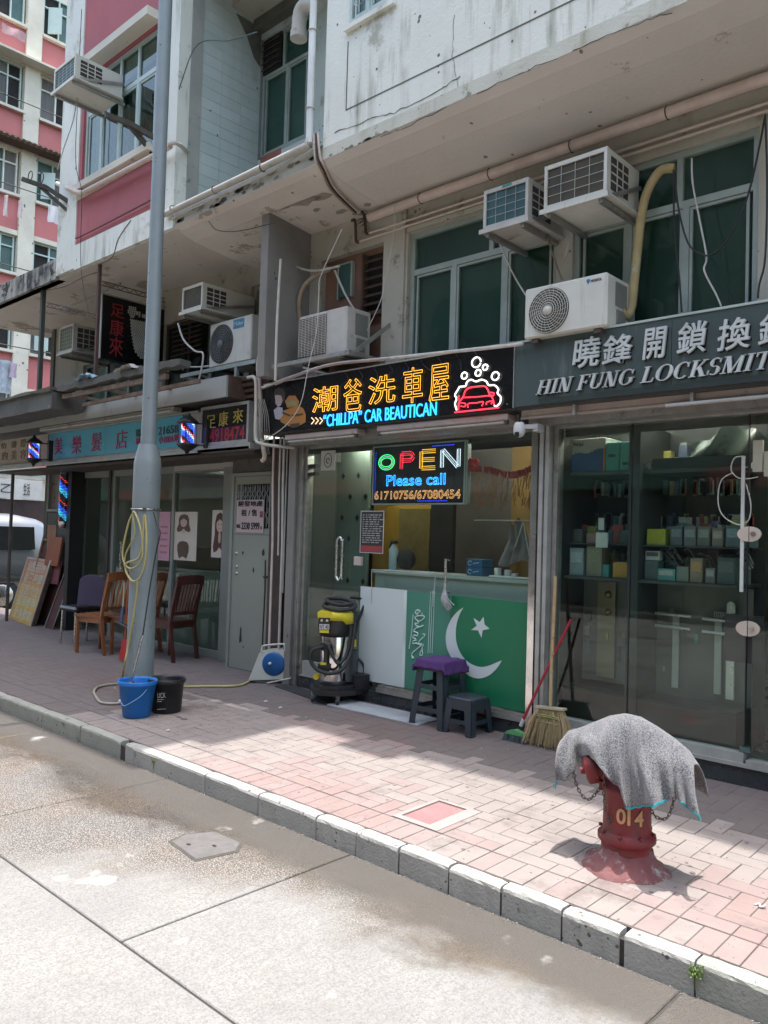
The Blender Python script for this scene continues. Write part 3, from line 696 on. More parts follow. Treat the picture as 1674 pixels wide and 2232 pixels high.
# wall over the salon
m=MB(); wall(m,-11.9,-5.862,2.76,4.468,5.42,5.54,[(-8.9,-7.95,2.8,4.05),(-7.95,-7.42,2.8,4.22),(-7.13,-6.45,2.8,4.2),(-11.0,-9.2,2.8,3.8)]); m.build('salon_upper_wall',m_beige,b)
window(b,-7.13,-6.45,2.8,4.2,5.45,m_beige,None,b=.05,glass=PM('board_pane',(.20,.21,.14),.6,var=(.26,.27,.2),vs=1),sash=False)
window(b,-8.9,-7.95,2.8,4.05,5.46,m_darkmetal,m_dark,splits=(-8.4,),b=.04,sash=False)
window(b,-7.95,-7.42,2.8,4.22,5.46,m_frame,m_gcurt,splits=(),b=.035,sash=False)
window(b,-11.0,-9.2,2.8,3.8,5.46,m_frame,m_gcurt2,splits=(-10.4,-9.8),b=.04,sash=False)
for k in range(8): MB().obox((-8.35,5.40,3.62+k*.06),(.6,.05,.008),(R(35),0,0)).build('shutter_slat',m_rust,b)
# salon shop shell
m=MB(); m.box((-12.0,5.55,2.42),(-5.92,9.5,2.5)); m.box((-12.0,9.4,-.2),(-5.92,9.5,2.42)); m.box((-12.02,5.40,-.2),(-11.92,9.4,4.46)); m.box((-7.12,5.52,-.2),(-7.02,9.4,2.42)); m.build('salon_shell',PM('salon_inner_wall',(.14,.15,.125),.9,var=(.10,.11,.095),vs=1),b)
MB().box((-11.92,5.50,-.2),(-7.12,9.4,.05)).build('salon_floor',PM('salon_floor',(.13,.125,.11),.35),b)
# unseen slabs added above the frame, outlined to shade the left of the footway
m=MB(); m.box((-16,3.45,10.5),(-4.25,4.2985,10.62)); m.box((-16,3.02,10.621),(-4.45,4.2985,10.7)); m.build('shadow_slab',m_beige,b)
m=MB(); m.box((-3.72,4.07,9.2),(-3.22,4.29,9.28)); m.build('shadow_step_slab',m_white,t)  # unseen slab added to step the shadow edge on the paving

# ---- far block across the side street
fb=T('far_tenement','far off cream and salmon tenement with washing lines across the side street at the left','building',(-30,8,0))
XF=-30.0
cols_y=[(8.1,8.75),(10.0,10.45),(12.05,12.62),(14.6,15.2),(17.3,17.9),(20,20.6)]
levels=[20.0,16.8,13.65,10.75,7.9,5.0]    # ledge heights
colz=0
for (a,c) in cols_y: MB().box((XF-.35,a,-.1),(XF+.06,c,26)).build('column',m_cream,fb)
MB().box((XF-12,8,-.1),(XF-.5,24,26)).build('core',m_cream,fb)
for i,z in enumerate(levels):
    pk=MB(); 
    for j in range(len(cols_y)-1):
        y0,y1=cols_y[j][1],cols_y[j+1][0]
        MB().box((XF-.3,y0+.002,z-1.32),(XF-.05,y1-.002,z-.10)).build('spandrel_panel',m_salmon,fb)
        MB().box((XF-.3,y0+.002,z-.10),(XF+.12,y1-.002,z)).build('ledge',m_cream,fb)
        MB().box((XF-.3,y0+.002,z-1.50),(XF+.02,y1-.002,z-1.322)).build('lintel',m_cream,fb)
        # window between ledge i and next lintel above
        zt=(levels[i-1]-1.502) if i else z+1.7
        y0+=.06;y1-=.06
        fr=MB(); n=3; wpan=(y1-y0)/n; bb=.055
        fr.box((XF-.22,y0,z+.001),(XF-.12,y0+bb,zt)); fr.box((XF-.22,y1-bb,z+.001),(XF-.12,y1,zt)); fr.box((XF-.22,y0+bb,z+.001),(XF-.12,y1-bb,z+bb)); fr.box((XF-.22,y0+bb,zt-bb),(XF-.12,y1-bb,zt)); zt2=z+(zt-z)*.7
        fr.box((XF-.22,y0+bb,zt2-.025),(XF-.12,y1-bb,zt2+.025))
        for q in range(1,n): fr.box((XF-.219,y0+wpan*q-.025,z+bb),(XF-.121,y0+wpan*q+.025,zt-bb))
        f_=fr.build('window',m_framelt if (i+j)%3 else m_white,fb)
        for q in range(n):
            c_=[m_gcurt2,PM('far_curtain_%d%d%d'%(i,j,q),(.20,.20,.19),.9,var=(.08,.08,.09),vs=3,stretch=(1,9,.3),vamt=.9),m_dark][(i*2+j+q)%3]
            MB().box((XF-.26,y0+wpan*q+.03,z+.03),(XF-.2,y0+wpan*(q+1)-.03,zt-.03)).build('pane',c_,f_)
        if (i+j)%2==0:   # opened casement
            MB().obox((XF+.14,y0+.35,z+.66),(.5,.05,1.0),(0,0,R(25+10*j))).build('open_casement',m_framelt,f_)
# canopies on the far block
m=MB(); m.box((XF+.0,8.0,18.58),(XF+.55,20,18.66)); m.build('canopy',m_cream,fb)
for k in range(60):
    y=8.05+k*.2; MB().tube([(XF+.02,y,15.75),(XF+.65,y,15.42)],.055,6).build('corrugation',m_rust,fb) if k<40 else None
MB().box((XF,8.0,15.38),(XF+.6,16.1,15.42)).build('canopy_sheet',m_rust,fb)
# distant mass closing the view under the terrace (street trees and shops far down the side street)
# ---- buildings on the other side of the carriageway (behind the camera; they are what the shop windows mirror)
ob=T('opposite_building','dark row of shopfronts on the opposite side of the road','building',(-8,-7,0))
m=MB(); m.box((-45,-12,-.1),(16,-6.9,11)); m.build('facade',PM('opp_wall',(.20,.19,.17),.9,var=(.12,.11,.1),vs=.5),ob)
for k in range(14):
    x=-44+k*4.2; MB().box((x,-6.9,.1),(x+3.4,-6.82,2.6)).build('shopfront',PM('opp_shop_%d'%k,((.03,.04,.04),(.10,.06,.05),(.06,.08,.10))[k%3],.4),ob)
    MB().box((x-.1,-6.9,2.7),(x+3.6,-6.3,3.1)).build('awning',PM('opp_awn_%d'%k,((.4,.12,.1),(.35,.35,.3),(.12,.25,.2))[k%3],.8),ob)
    for j in range(2): MB().box((x+.4,-6.9,4.1+j*2.6),(x+2.9,-6.86,5.5+j*2.6)).build('window',m_dark,ob)
pvo=S('far_pavement'); MB().box((-60,-6.9,-.3),(12,-6.2,0)).build('paving',m_groutd,pvo)
print('a3')
# ================================================================ SHOPFRONTS
GY=5.10
def frame(par,x0,x1,z0,z1,y,bw,dep,mat,nm='frame'):
    m=MB(); m.box((x0,y,z0),(x0+bw,y+dep,z1)); m.box((x1-bw,y,z0),(x1,y+dep,z1)); m.box((x0+bw,y,z0),(x1-bw,y+dep,z0+bw)); m.box((x0+bw,y,z1-bw),(x1-bw,y+dep,z1)); return m.build(nm,mat,par)
# ---- car wash shop
cs=T('car_wash_shopfront','glazed car wash shopfront with green crescent film and a lit OPEN sign','shopfront',(-4.5,5.1,0))
m=MB()
m.box((-5.795,5.03,.0),(-5.74,5.10,2.38)); m.box((-5.735,5.06,.15),(-5.70,5.14,2.34))
for x in (-5.785,-5.765): m.box((x,5.022,.15),(x+.008,5.03,2.36))
m.build('shutter_rail',m_galv,cs)
m=MB(); m.box((-5.70,5.07,2.285),(-3.215,5.13,2.34)); m.box((-3.225,5.06,.15),(-3.205,5.14,2.34)); m.box((-5.70,5.06,2.34),(-3.215,5.2,2.42)); m.build('head_frame',m_galv,cs)
m=MB(); m.box((-4.70,5.03,.148),(-3.215,5.13,.185)); m.box((-4.70,5.05,.187),(-3.215,5.12,.205)); m.build('sill',m_galv,cs)
m=MB(); m.box((-5.70,5.04,.148),(-5.30,5.10,.16)); m.box((-5.69,5.06,.16),(-5.31,5.10,.29)); m.build('door_rail',m_alu,cs)
MB().box((-5.70,5.09,.30),(-5.335,5.10,2.285)).build('fixed_pane',m_glass,cs)
d=MB().box((-5.33,5.085,.19),(-4.99,5.097,2.28)).build('glass_door',m_glass,cs)
m=MB(); m.tube([(-5.17,5.04,1.44),(-5.17,5.035,1.42),(-5.17,5.035,1.10),(-5.17,5.04,1.08)],.012,8); m.tube([(-5.235,5.03,1.42),(-5.235,5.03,1.10)],.012,8)
m.tube(smooth_path([(-5.17,5.03,1.42),(-5.20,5.03,1.455),(-5.235,5.03,1.42)],4),.012,8); m.tube(smooth_path([(-5.17,5.03,1.10),(-5.20,5.03,1.065),(-5.235,5.03,1.10)],4),.012,8)
m.build('handle',m_steel,d)
m=MB(); m.box((-5.70,5.07,2.10),(-5.60,5.12,2.135)); m.box((-5.70,5.07,2.03),(-5.60,5.12,2.06)); m.build('patch_hinge',m_black,cs)
MB().box((-4.985,5.09,.21),(-3.968,5.10,2.285)).build('glass_pane',m_glass,cs)
d2=MB().box((-3.962,5.09,.21),(-3.228,5.10,2.285)).build('glass_pane',m_glass,cs)
m=MB(); m.tube([(-3.99,5.04,1.31),(-3.985,5.04,1.02)],.011,8); m.tube([(-3.99,5.04,1.30),(-3.99,5.09,1.30)],.008,6); m.tube([(-3.985,5.04,1.04),(-3.985,5.09,1.04)],.008,6); m.build('handle',m_steel,d2)
# diamond patterned leaf behind, and inner partition
part=MB().box((AT(693,1200,5.55).x,5.55,.17),(AT(800,1200,5.55).x,5.58,2.34)).build('inner_partition',PM('grey_green_board',(.20,.24,.20),.6,var=(.16,.19,.165),vs=1.2),cs)
dm=MB()
for r_ in range(9):
    for c_ in range(3):
        cx=AT(712,1200,5.55).x+c_*.21+(.105 if r_%2 else 0); cz=.42+r_*.205; s=.026
        if cx>AT(796,1200,5.55).x: continue
        dm=MB(); dm.prism([(cx-s,5.548,cz),(cx,5.548,cz-s*1.25),(cx+s,5.548,cz),(cx,5.548,cz+s*1.25)],(0,-.003,0)); dm.build('diamond_inlay',m_black,part)
MB().box((AT(668,1200,5.4).x,5.40,.17),(AT(690,1200,5.4).x,5.5,2.34)).build('inner_jamb',PM('pale_green_jamb',(.25,.32,.28),.6,var=(.2,.27,.23),vs=1.5),cs)
# diamonds on the left pane's inner board as well
MB().box((-5.79,5.22,.17),(AT(667,1200,5.22).x,5.24,2.34)).build('inner_jamb',PM('dark_green_jamb',(.05,.075,.062),.5),cs)
# flag film
fy=5.0865
m_fw=PM('film_white',(.56,.62,.60),.45,var=(.50,.56,.55),vs=.8); m_fg=PM('film_green',(.012,.165,.075),.42,var=(.010,.145,.065),vs=.8); m_fg2=PM('film_green_faded',(.06,.22,.15),.42,var=(.05,.19,.13),vs=1)
MB().box((-4.975,fy,.215),(-4.43,fy+.002,1.03)).build('white_film',m_fw,cs)
gf=MB().box((-4.428,fy,.215),(-3.97,fy+.002,1.02)).build('green_film',m_fg2,cs)
gf=MB().box((-3.96,fy,.215),(-3.228,fy+.002,1.018)).build('green_film',m_fg,cs)
MB().box((-4.46,fy-.002,.22),(-4.43,fy-.0005,1.02)).build('film_edge',PM('film_edge',(.62,.72,.68),.4),cs)
# crescent and star: traced in place, then laid on the plane
def pl(pts,y,Y=fy-.003): return [AT(px,py,Y) for px,py in pts]
zc=lambda a,b:(600+a/2.765,940+b/2.765)
outer=[(1135,1062),(1100,1085),(1065,1125),(1038,1180),(1027,1240),(1033,1300),(1050,1345),(1085,1400),(1130,1445),(1180,1480),(1235,1490),(1290,1470),(1330,1435),(1352,1405),(1366,1380)]
inner=[(1330,1395),(1280,1415),(1230,1420),(1180,1402),(1140,1370),(1110,1325),(1092,1270),(1088,1210),(1096,1150),(1115,1095)]
m=MB(); P_=[AT(*zc(a,b_),fy-.003) for a,b_ in outer]; Q_=[AT(*zc(a,b_),fy-.003) for a,b_ in inner[::-1]]
def resamp(L,n):
    d=[0]
    for i in range(1,len(L)): d.append(d[-1]+(L[i]-L[i-1]).length)
    out=[]
    for k in range(n+1):
        t=d[-1]*k/n
        for i in range(1,len(L)):
            if d[i]>=t-1e-9: out.append(L[i-1].lerp(L[i],(t-d[i-1])/max(1e-9,d[i]-d[i-1]))); break
    return out
A_=resamp(smooth_path(P_,5),40); B_=resamp(smooth_path([P_[0]]+Q_+[P_[-1]],5),40)
for i in range(40): m.add([A_[i],A_[i+1],B_[i+1],B_[i]],[(3,2,1,0)])
m.build('crescent',m_fw,cs)
star=[(1255,1118),(1262,1165),(1292,1190),(1250,1200),(1243,1245),(1222,1200),(1180,1198),(1214,1172),(1194,1125),(1232,1150)]
c=sum((AT(*zc(a,b_),fy-.003) for a,b_ in star),Vector())/10
m=MB(); st=[AT(*zc(a,b_),fy-.003) for a,b_ in star]
for i in range(10):
    nn=(st[i]-c).cross(st[(i+1)%10]-c); m.add([c,st[i],st[(i+1)%10]],[(0,1,2) if nn.y<0 else (2,1,0)])
m.build('star',m_fw,cs)
# mirrored script lettering running up the film, traced as pale strokes
scp=lambda L:[AT(780+a/8.505,1240+b_/8.505,5.083) for a,b_ in L]
m=MB(); ink=PM('pale_ink',(.55,.75,.68),.5)
for L in ([(1000,1650),(1035,1655),(1000,1610),(1010,1560),(1080,1500),(1190,1400),(1120,1390),(1080,1370)],[(1215,1405),(1190,1470),(1200,1560),(1190,1600),(1150,1600),(1160,1540),(1200,1480)],[(1180,1420),(1070,1380),(1020,1390),(1030,1330),(1080,1330),(1060,1290),(1020,1280),(1040,1230),(1100,1240),(1110,1190),(1060,1170),(1030,1150),(1080,1100),(1150,1080),(1210,1050)],[(1110,1390),(1160,1320),(1225,1260),(1240,1215),(1205,1210)],[(1150,1080),(1080,1050),(1060,1010),(1110,1010),(1120,970),(1070,930),(1060,890),(1130,870),(1215,870),(1230,910),(1170,960),(1110,980)],[(1110,850),(1060,810),(1090,770),(1140,770),(1130,810),(1090,830),(1110,850)],[(1160,780),(1155,800)],[(1190,815),(1185,845)]):
    m.tube(smooth_path(scp(L),4),.006,4)
m.tube(scp([(1025,840),(1000,1150),(950,1480)]),.005,4)
m.build('script_lettering',ink,cs)
m=MB(); 
for a in (1350,1385,1425): m.tube(scp([(a,410),(a-50,1560)]),.0035,4)
m.build('pinstripes',ink,cs)
m=MB(); m.tube(scp([(255,10),(255,640)]),.003,4); m.tube(scp([(260,15),(1440,70),(1390,700)]),.004,4); m.tube(scp([(300,50),(1400,105)]),.003,4); m.build('glass_edge_trim',PM('trim_pale',(.5,.56,.52),.4),cs)
# stickers, notices
m=MB().box((-5.535,5.078,2.07),(-5.345,5.083,2.255)).build('notice',PM('paper_grey',(.55,.57,.52),.8),cs); MB().tube(arc((-5.44,5.077,2.165),.05,0,360,20,r2=.065),.004,4,False).build('emblem_ring',m_darkmetal,m); MB().tube(arc((-5.44,5.077,2.16),.022,0,300,12),.005,4,False).build('emblem',m_darkmetal,m)
n_=MB().box((-4.985,5.078,1.33),(-4.715,5.083,1.69)).build('price_list',PM('price_black',(.03,.03,.028),.5),cs)
frame(n_,-4.99,-4.71,1.325,1.695,5.076,.006,.004,PM('paper_white',(.6,.6,.57),.7),'border')
MB().box((-4.978,5.075,1.335),(-4.722,5.0775,1.39)).build('red_band',PM('print_red',(.35,.05,.05),.6),n_)
rr=random.Random(8); m=MB(); 
for k in range(13):
    z=1.655-k*.02; x=-4.965
    while x<-4.76:
        w_=rr.uniform(.01,.05); m.box((x,5.0765,z),(x+w_,5.0775,z+.008)); x+=w_+rr.uniform(.005,.02)
m.build('print',PM('print_grey',(.42,.43,.4),.6),n_)
bx=MB().bbox((-5.03,5.04,1.21),(-4.94,5.075,1.29),.006).build('lock_box',PM('box_pale',(.5,.42,.4),.5),cs)
# ---- inside the car wash shop
ins=cs
m_yel=PM('ochre_wall',(.62,.36,.03),.8,var=(.42,.23,.03),vs=1.2)
MB().box((AT(812,1200,5.9).x,5.9,.16),(AT(938,1200,5.9).x,5.95,2.3)).build('ochre_board',m_yel,ins)
MB().box((AT(868,1200,5.88).x,5.88,.16),(AT(935,1200,5.88).x,5.898,1.75)).build('printed_panel',PM('ochre_print',(.28,.19,.05),.8,var=(.10,.08,.03),vs=9,vamt=1),ins)
MB().box((AT(937,1200,5.7).x,5.7,.16),(AT(985,1200,5.7).x,5.75,2.3)).build('dark_cabinet',m_dark,ins)
MB().box((AT(975,1200,6.0).x,6.0,.16),(AT(1115,1200,6).x,6.05,2.3)).build('stone_panel',PM('stone_dark2',(.17,.145,.13),.7,var=(.07,.06,.055),vs=2.5,vamt=1),ins)
MB().box((AT(1112,1200,5.98).x,5.98,.16),(-3.2,5.99,2.3)).build('ochre_board',PM('ochre_dim',(.30,.17,.05),.8,var=(.2,.11,.03),vs=2),ins)
MB().box((-3.3,6.1,.16),(-3.2,6.15,2.3)).build('stone_panel',PM('stone_dark',(.15,.13,.12),.7,var=(.07,.06,.055),vs=2,vamt=1),ins)
c_=T('glass_counter','pale counter with a white top just inside the car wash window','counter',(-3.7,5.5,.16))
MB().box((-5.0,5.30,.17),(-3.26,5.62,1.14)).build('body',PM('counter_pale',(.46,.48,.43),.6,var=(.40,.42,.38),vs=1),c_)
MB().box((-5.02,5.28,1.142),(-3.25,5.64,1.17)).build('counter_top',PM('counter_top',(.55,.56,.51),.4),c_)
for k,(x,z) in enumerate(((AT(1033,1240,5.37).x,1.172),(AT(1033,1240,5.37).x,1.242))):
    bx=T('blue_box',('lower' if k==0 else 'upper')+' of two blue printed boxes stacked on the counter behind the glass','box',(x,5.45,z),'blue boxes on the counter')
    MB().bbox((x-.08,5.37,z),(x+.08,5.53,z+.068),.004).build('carton',PM('carton_blue%d'%k,(.03,.13,.26),.6),bx); m=MB(); m.tube(arc((x-.04,5.367,z+.034),.018,20,320,8),.004,4); m.tube([(x-.01,5.367,z+.03),(x+.05,5.367,z+.04)],.004,4); m.build('print',PM('print_pale%d'%k,(.45,.55,.6),.6),bx)
for k,(x,h) in enumerate(((AT(1085,1250,5.38).x,.075),(AT(1107,1250,5.38).x,.065),(AT(1122,1250,5.38).x,.04))):
    tag(MB().lathe([(.026,0),(.028,h),(.022,h)],(x,5.38,1.172),14).build('cup',PM('cup_white%d'%k,(.6,.6,.56),.5)),('tallest','middle','shortest')[k]+' of three small white cups on the counter edge behind the glass','cup','cups on the counter')
tr=MB(); tr.bbox((-3.75,5.29,1.172),(-3.3,5.34,1.19),.005); tag(tr.build('tray',PM('tray_white',(.62,.63,.6),.4)),'narrow white tray along the counter edge behind the glass','tray')
BXB=AT(858,1200,5.5).x
# spray bottle and jug near the ochre wall
t=T('spray_bottle','pale blue spray bottle with a black trigger standing before the ochre wall','bottle',(BXB,5.5,1.17))
MB().lathe([(.04,0),(.042,.02),(.042,.19),(.02,.225),(.014,.24)],(BXB,5.5,1.17),16).build('flask',PM('flask_pale',(.45,.55,.6),.4),t); m=MB(); m.bbox((BXB-.03,5.48,1.41),(BXB+.04,5.52,1.44),.006); m.obox((BXB-.04,5.5,1.39),(.012,.02,.05),(0,R(25),0)); m.build('trigger',m_black,t)
t=MB(); t.lathe([(.001,-.045),(.09,-.04),(.095,0),(.08,.03),(.001,.045)],(AT(888,1200,5.52).x,5.52,1.27),22,'Y'); tag(t.build('helmet',m_dark),'round dark green disc shaped bowl beside the spray bottle','bowl')
# inside garland with gold fringe
gr=T('festival_garland','red cloth garland with golden fringe hung inside the car wash window','garland',(-3.5,5.16,2.0))
m=MB(); rr=random.Random(4)
pts=smooth_path([(-3.86,5.17,2.06),(-3.7,5.17,2.05),(-3.5,5.17,2.0),(-3.35,5.17,2.02),(-3.24,5.17,2.08)],6); 
for p in pts:
    m.tube([p+Vector((rr.uniform(-.01,.01),rr.uniform(-.01,.01),0)),p+Vector((rr.uniform(-.02,.02),0,-.05))],.014,5)
m.build('swag',PM('garland_red',(.30,.02,.02),.8),gr)
fr_=MB()
for k in range(230):
    x=rr.uniform(-3.82,-3.24); z=rr.uniform(1.76,2.02); fr_.tube([(x,5.165+rr.random()*.03,z),(x+rr.uniform(-.012,.012),5.165,z-.03-rr.random()*.05)],.0028,3,False)
fr_.build('fringe',PM('fringe_gold',(.28,.06,.03),.7,var=(.45,.22,.06),vs=25,vamt=1),gr,kind='stuff')
m=MB(); 
for k in range(26):
    a=rr.random()*6.28; r_=rr.random()**.5*.055; m.obox((-3.83+math.cos(a)*r_*1.3,5.15,2.07+math.sin(a)*r_*.7),(.028,.02,.022),(rr.random(),rr.random(),rr.random()))
m.build('rosette',PM('rosette_red',(.55,.02,.02),.7),gr)
# cloth on a hanger and a rail
MB().tube([(-3.95,5.35,1.63),(-3.24,5.35,1.63)],.006,6).build('rail',m_alu,ins)
t=T('hanging_cloth','crumpled grey patterned cloth hanging from the rail behind the car wash window','cloth',(-3.5,5.36,1.5))
m=MB(); rr=random.Random(9); n=14
for j in range(9):
    pass
V=[];Fs=[]
for j in range(12):
    for i in range(n):
        u=i/(n-1); v=j/11; w_=.05+.10*v; V.append((-3.56+(u-.5)*2*w_+.02*math.sin(v*4),5.36+.025*math.sin(u*19+v*2)+.01*rr.random(),1.62-v*.33-.03*math.sin(u*6)))
for j in range(11):
    for i in range(n-1): Fs.append((j*n+i,j*n+i+1,(j+1)*n+i+1,(j+1)*n+i))
m.add(V,Fs,True); m.build('cloth',PM('cloth_grey',(.30,.28,.27),.9,var=(.10,.09,.09),vs=14,vamt=1),t)
m=MB(); m.tube([(-3.46,5.33,1.62),(-3.36,5.33,1.2)],.006,6); m.tube([(-3.46,5.33,1.62),(-3.53,5.33,1.42)],.006,6); m.build('hanger',m_cablew,t)
# cloth/brush hung on the door handle
t=T('hand_mop','white string mop head hung from the steel handle of the car wash door','mop',(-3.97,5.05,1.03))
m=MB(); rr=random.Random(12)
for k in range(46):
    a=rr.uniform(-1,1); m.tube(smooth_path([(-3.985,5.035,1.09),(-3.975+a*.035,5.02,1.0),(-3.95+a*.055,5.03+rr.random()*.02,.90+abs(a)*.05)],3),.0035,4)
m.build('mop_strings',PM('mop_white',(.50,.52,.50),.9,var=(.3,.3,.3),vs=30),t,kind='stuff'); MB().cyl((-3.985,5.035,1.08),(-3.985,5.035,1.12),.012).build('ferrule',m_alu,t)
# fill tubes added out of sight behind the window heads to brighten both shops
m_tube=EM('fill_tube',(1,.96,.88),20.0)
m=MB(); m.box((-5.70,5.135,2.24),(-3.22,5.17,2.30)); m.build('tube_screen',m_darkmetal,cs); m=MB(); m.box((-3.0,5.145,2.235),(1.6,5.17,2.30)); m.build('tube_screen',m_darkmetal,cs)  # boards added to hide the fill tubes from the camera
for x0,x1,y,l in ((-5.55,-4.6,5.45,'added fill tube hidden above the left pane of the car wash'),(-1.5,-.5,5.45,'added fill tube hidden above the locksmith door')):
    t=T('shop_fill_light',l,'fill light',((x0+x1)/2,y,2.33),'added fill tubes in the shops'); MB().box((x0,y-.04,2.335),(x1,y+.04,2.355)).build('batten',m_acwhite,t); MB().cyl((x0+.02,y,2.322),(x1-.02,y,2.322),.010,n=10).build('tube',m_tube,t)
for x0,x1,y,z,l in ((-4.3,-3.3,5.45,2.35,'short added fill tube hidden close behind the car wash window'),(-2.95,-1.8,5.26,2.35,'short added fill tube hidden close behind the locksmith window')):
    t=T('window_fill_light',l,'window light',((x0+x1)/2,y,z),'added fill tubes at the heads of the windows'); MB().box((x0,y-.02,z-.012),(x1,y+.02,z)).build('batten',m_acwhite,t); MB().cyl((x0+.02,y+.01,z-.022),(x1-.02,y+.01,z-.022),.008,n=8).build('tube',m_tube,t)
# ---- pier with mirror steel and marble, rails of the locksmith
t=T('steel_pier','narrow pier clad in polished steel and marble between the car wash and the locksmith','pier',(-3.16,5.05,0))
MB().box((-3.205,5.02,.0),(-3.150,5.20,1.52)).build('steel_cladding',m_mirror,t); MB().box((-3.205,5.022,1.523),(-3.150,5.20,2.40)).build('stone_cladding',PM('stone_green_grey',(.17,.18,.15),.6,var=(.11,.12,.1),vs=9),t)
MB().box((-3.148,5.03,.0),(-3.118,5.20,2.40)).build('dark_gap',m_darkmetal,t)
m=MB(); m.box((-3.116,4.99,.0),(-3.085,5.12,2.36)); m.box((-3.075,5.0,.155),(-3.045,5.12,2.36)); m.box((-3.085,5.04,.155),(-3.075,5.11,2.36)); m.build('shutter_rail',m_alu,t)
# ---- locksmith shopfront
ls=T('locksmith_shopfront','dark glazed locksmith shopfront with lock samples on show','shopfront',(-1.8,5.1,0))
m=MB(); m.box((-3.04,5.06,2.285),(1.6,5.13,2.33)); m.box((-3.04,5.06,.157),(-3.005,5.14,2.285)); m.box((-3.04,5.05,2.33),(1.6,5.2,2.42)); m.build('head_frame',m_galv,ls)
m=MB(); m.box((-3.005,5.045,.157),(-1.69,5.13,.235)); m.box((-3.005,5.03,.157),(1.6,5.045,.18)); m.build('sill',m_alu,ls)
m=MB(); m.box((-1.675,5.045,.182),(1.6,5.13,.20)); m.build('sill',m_alu,ls)
for a,b_ in ((-3.0,-2.462),(-2.452,-1.70)): MB().box((a,5.09,.237),(b_,5.10,2.285)).build('glass_pane',m_glass,ls)
gd=MB().box((-1.66,5.085,.21),(-.85,5.097,2.28)).build('glass_door',m_glass,ls)
MB().box((-.83,5.09,.21),(1.55,5.10,2.285)).build('glass_pane',m_glass,ls)
m=MB(); m.box((-1.72,5.07,.24),(-1.66,5.125,.27)); m.build('patch_fitting',PM('patch_green_steel',(.12,.2,.2),.3,metal=.7),gd)
m=MB(); m.box((-2.461,5.085,.237),(-2.453,5.105,2.285)); m.box((-1.70,5.085,.21),(-1.695,5.105,2.285)); m.build('glass_joint',m_black,ls)
m_disc=PM('lock_disc_cream',(.62,.53,.44),.4)
for z in (1.553,.982):
    m=MB(); 
    for s_ in (-1,1):
        poly=[(-1.683+s_*.003,5.066,z+.046)]+[(-1.683+s_*(.003+.066*math.sin(R(a))),5.066,z+.046*math.cos(R(a))) for a in range(15,180,15)]+[(-1.683+s_*.003,5.066,z-.046)]
        m.prism(poly if s_>0 else poly[::-1],(0,.016,0))
    dd=m.build('lock_case',m_disc,ls); m=MB(); m.cyl((-1.655,5.064,z),(-1.655,5.045,z),.014,n=12); m.box((-1.66,5.040,z-.012),(-1.65,5.046,z+.012)); m.build('lock_knob',m_steel,dd)
MB().box((-1.83,5.098,.77),(-1.60,5.115,1.06)).build('lock_back_plate',m_black,ls)
MB().box((-1.735,5.072,1.20),(-1.715,5.084,2.03)).build('tube_light',PM('unlit_tube',(.62,.64,.6),.3),ls)
# display furniture inside
m_shelf=PM('shelf_dark',(.05,.055,.05),.5); 
m=MB(); m.box((-2.99,5.2,1.955),(-1.78,5.62,1.98)); m.box((-2.99,5.16,1.212),(-1.78,5.62,1.232)); m.box((-2.99,5.2,1.46),(-1.78,5.62,1.468)); m.build('display_shelf',m_shelf,ls)
MB().box((-2.99,5.63,.17),(-1.76,5.66,2.3)).build('display_back',PM('display_back',(.045,.05,.045),.6,var=(.03,.03,.03)),ls)
MB().box((-2.505,5.15,.24),(-2.425,5.64,2.28)).build('display_upright',PM('upright_dark',(.04,.045,.04),.5),ls)
MB().box((-2.99,5.45,.46),(-2.51,5.47,1.20)).build('sample_board',PM('board_grey_a',(.17,.17,.15),.5),ls)
MB().box((-2.42,5.45,.42),(-1.78,5.47,1.20)).build('sample_board',PM('board_grey_b',(.15,.15,.13),.5),ls)
MB().box((-2.99,5.18,.17),(-1.78,5.6,.44)).build('display_base',PM('display_base',(.035,.036,.032),.45,var=(.025,.025,.022),vs=1),ls)
# cartons on the top shelf
def carton(x0,x1,z0,z1,y0,y1,c,label,name='carton',grp=None):
    t=T(name,label,'box',((x0+x1)/2,(y0+y1)/2,z0),grp); MB().bbox((x0,y0,z0),(x1,y1,z1),.004).build('carton',PM('carton_mat',c,.6,var=tuple(q*.85 for q in c),vs=3),t); return t
t=carton(-2.985,-2.72,1.981,2.225,5.22,5.5,(.38,.37,.32),'white and blue printer carton on the top shelf of the locksmith window',grp='cartons on the top shelf')
m=MB(); m.box((-2.984,5.216,1.983),(-2.735,5.219,2.10)); 
for k in range(10): m.box((-2.984+k*.0249,5.216,2.10),(-2.984+(k+1)*.0249,5.219,2.10+.012+.03*(k/9)**1.5+.008*math.sin(k)))
m.build('blue_print',PM('carton_blue',(.025,.09,.22),.5,var=(.02,.06,.14),vs=8),t); text('EPSON',((-2.99,5.214,2.17),(-2.895,5.214,2.192)),m_black,t,'print')
MB().box((-2.733,5.216,1.983),(-2.721,5.219,2.15)).build('orange_strip',PM('carton_orange',(.40,.17,.05),.6),t)
t=carton(-2.715,-2.61,1.981,2.185,5.22,5.5,(.07,.28,.24),'left of the two teal cartons on the top shelf',grp='cartons on the top shelf'); text('ISEO',((-2.66,5.215,2.06),(-2.66+.022,5.215,2.06+.08)),m_black,t,'print',up=(1,0,0),right=(0,0,1)) if False else text('ISEO',((-2.69,5.215,2.08),(-2.64,5.215,2.10)),m_black,t,'print')
t=carton(-2.607,-2.50,1.981,2.185,5.22,5.5,(.08,.31,.26),'right of the two teal cartons on the top shelf',grp='cartons on the top shelf'); text('ISEO',((-2.585,5.215,2.02),(-2.53,5.215,2.04)),m_black,t,'print')
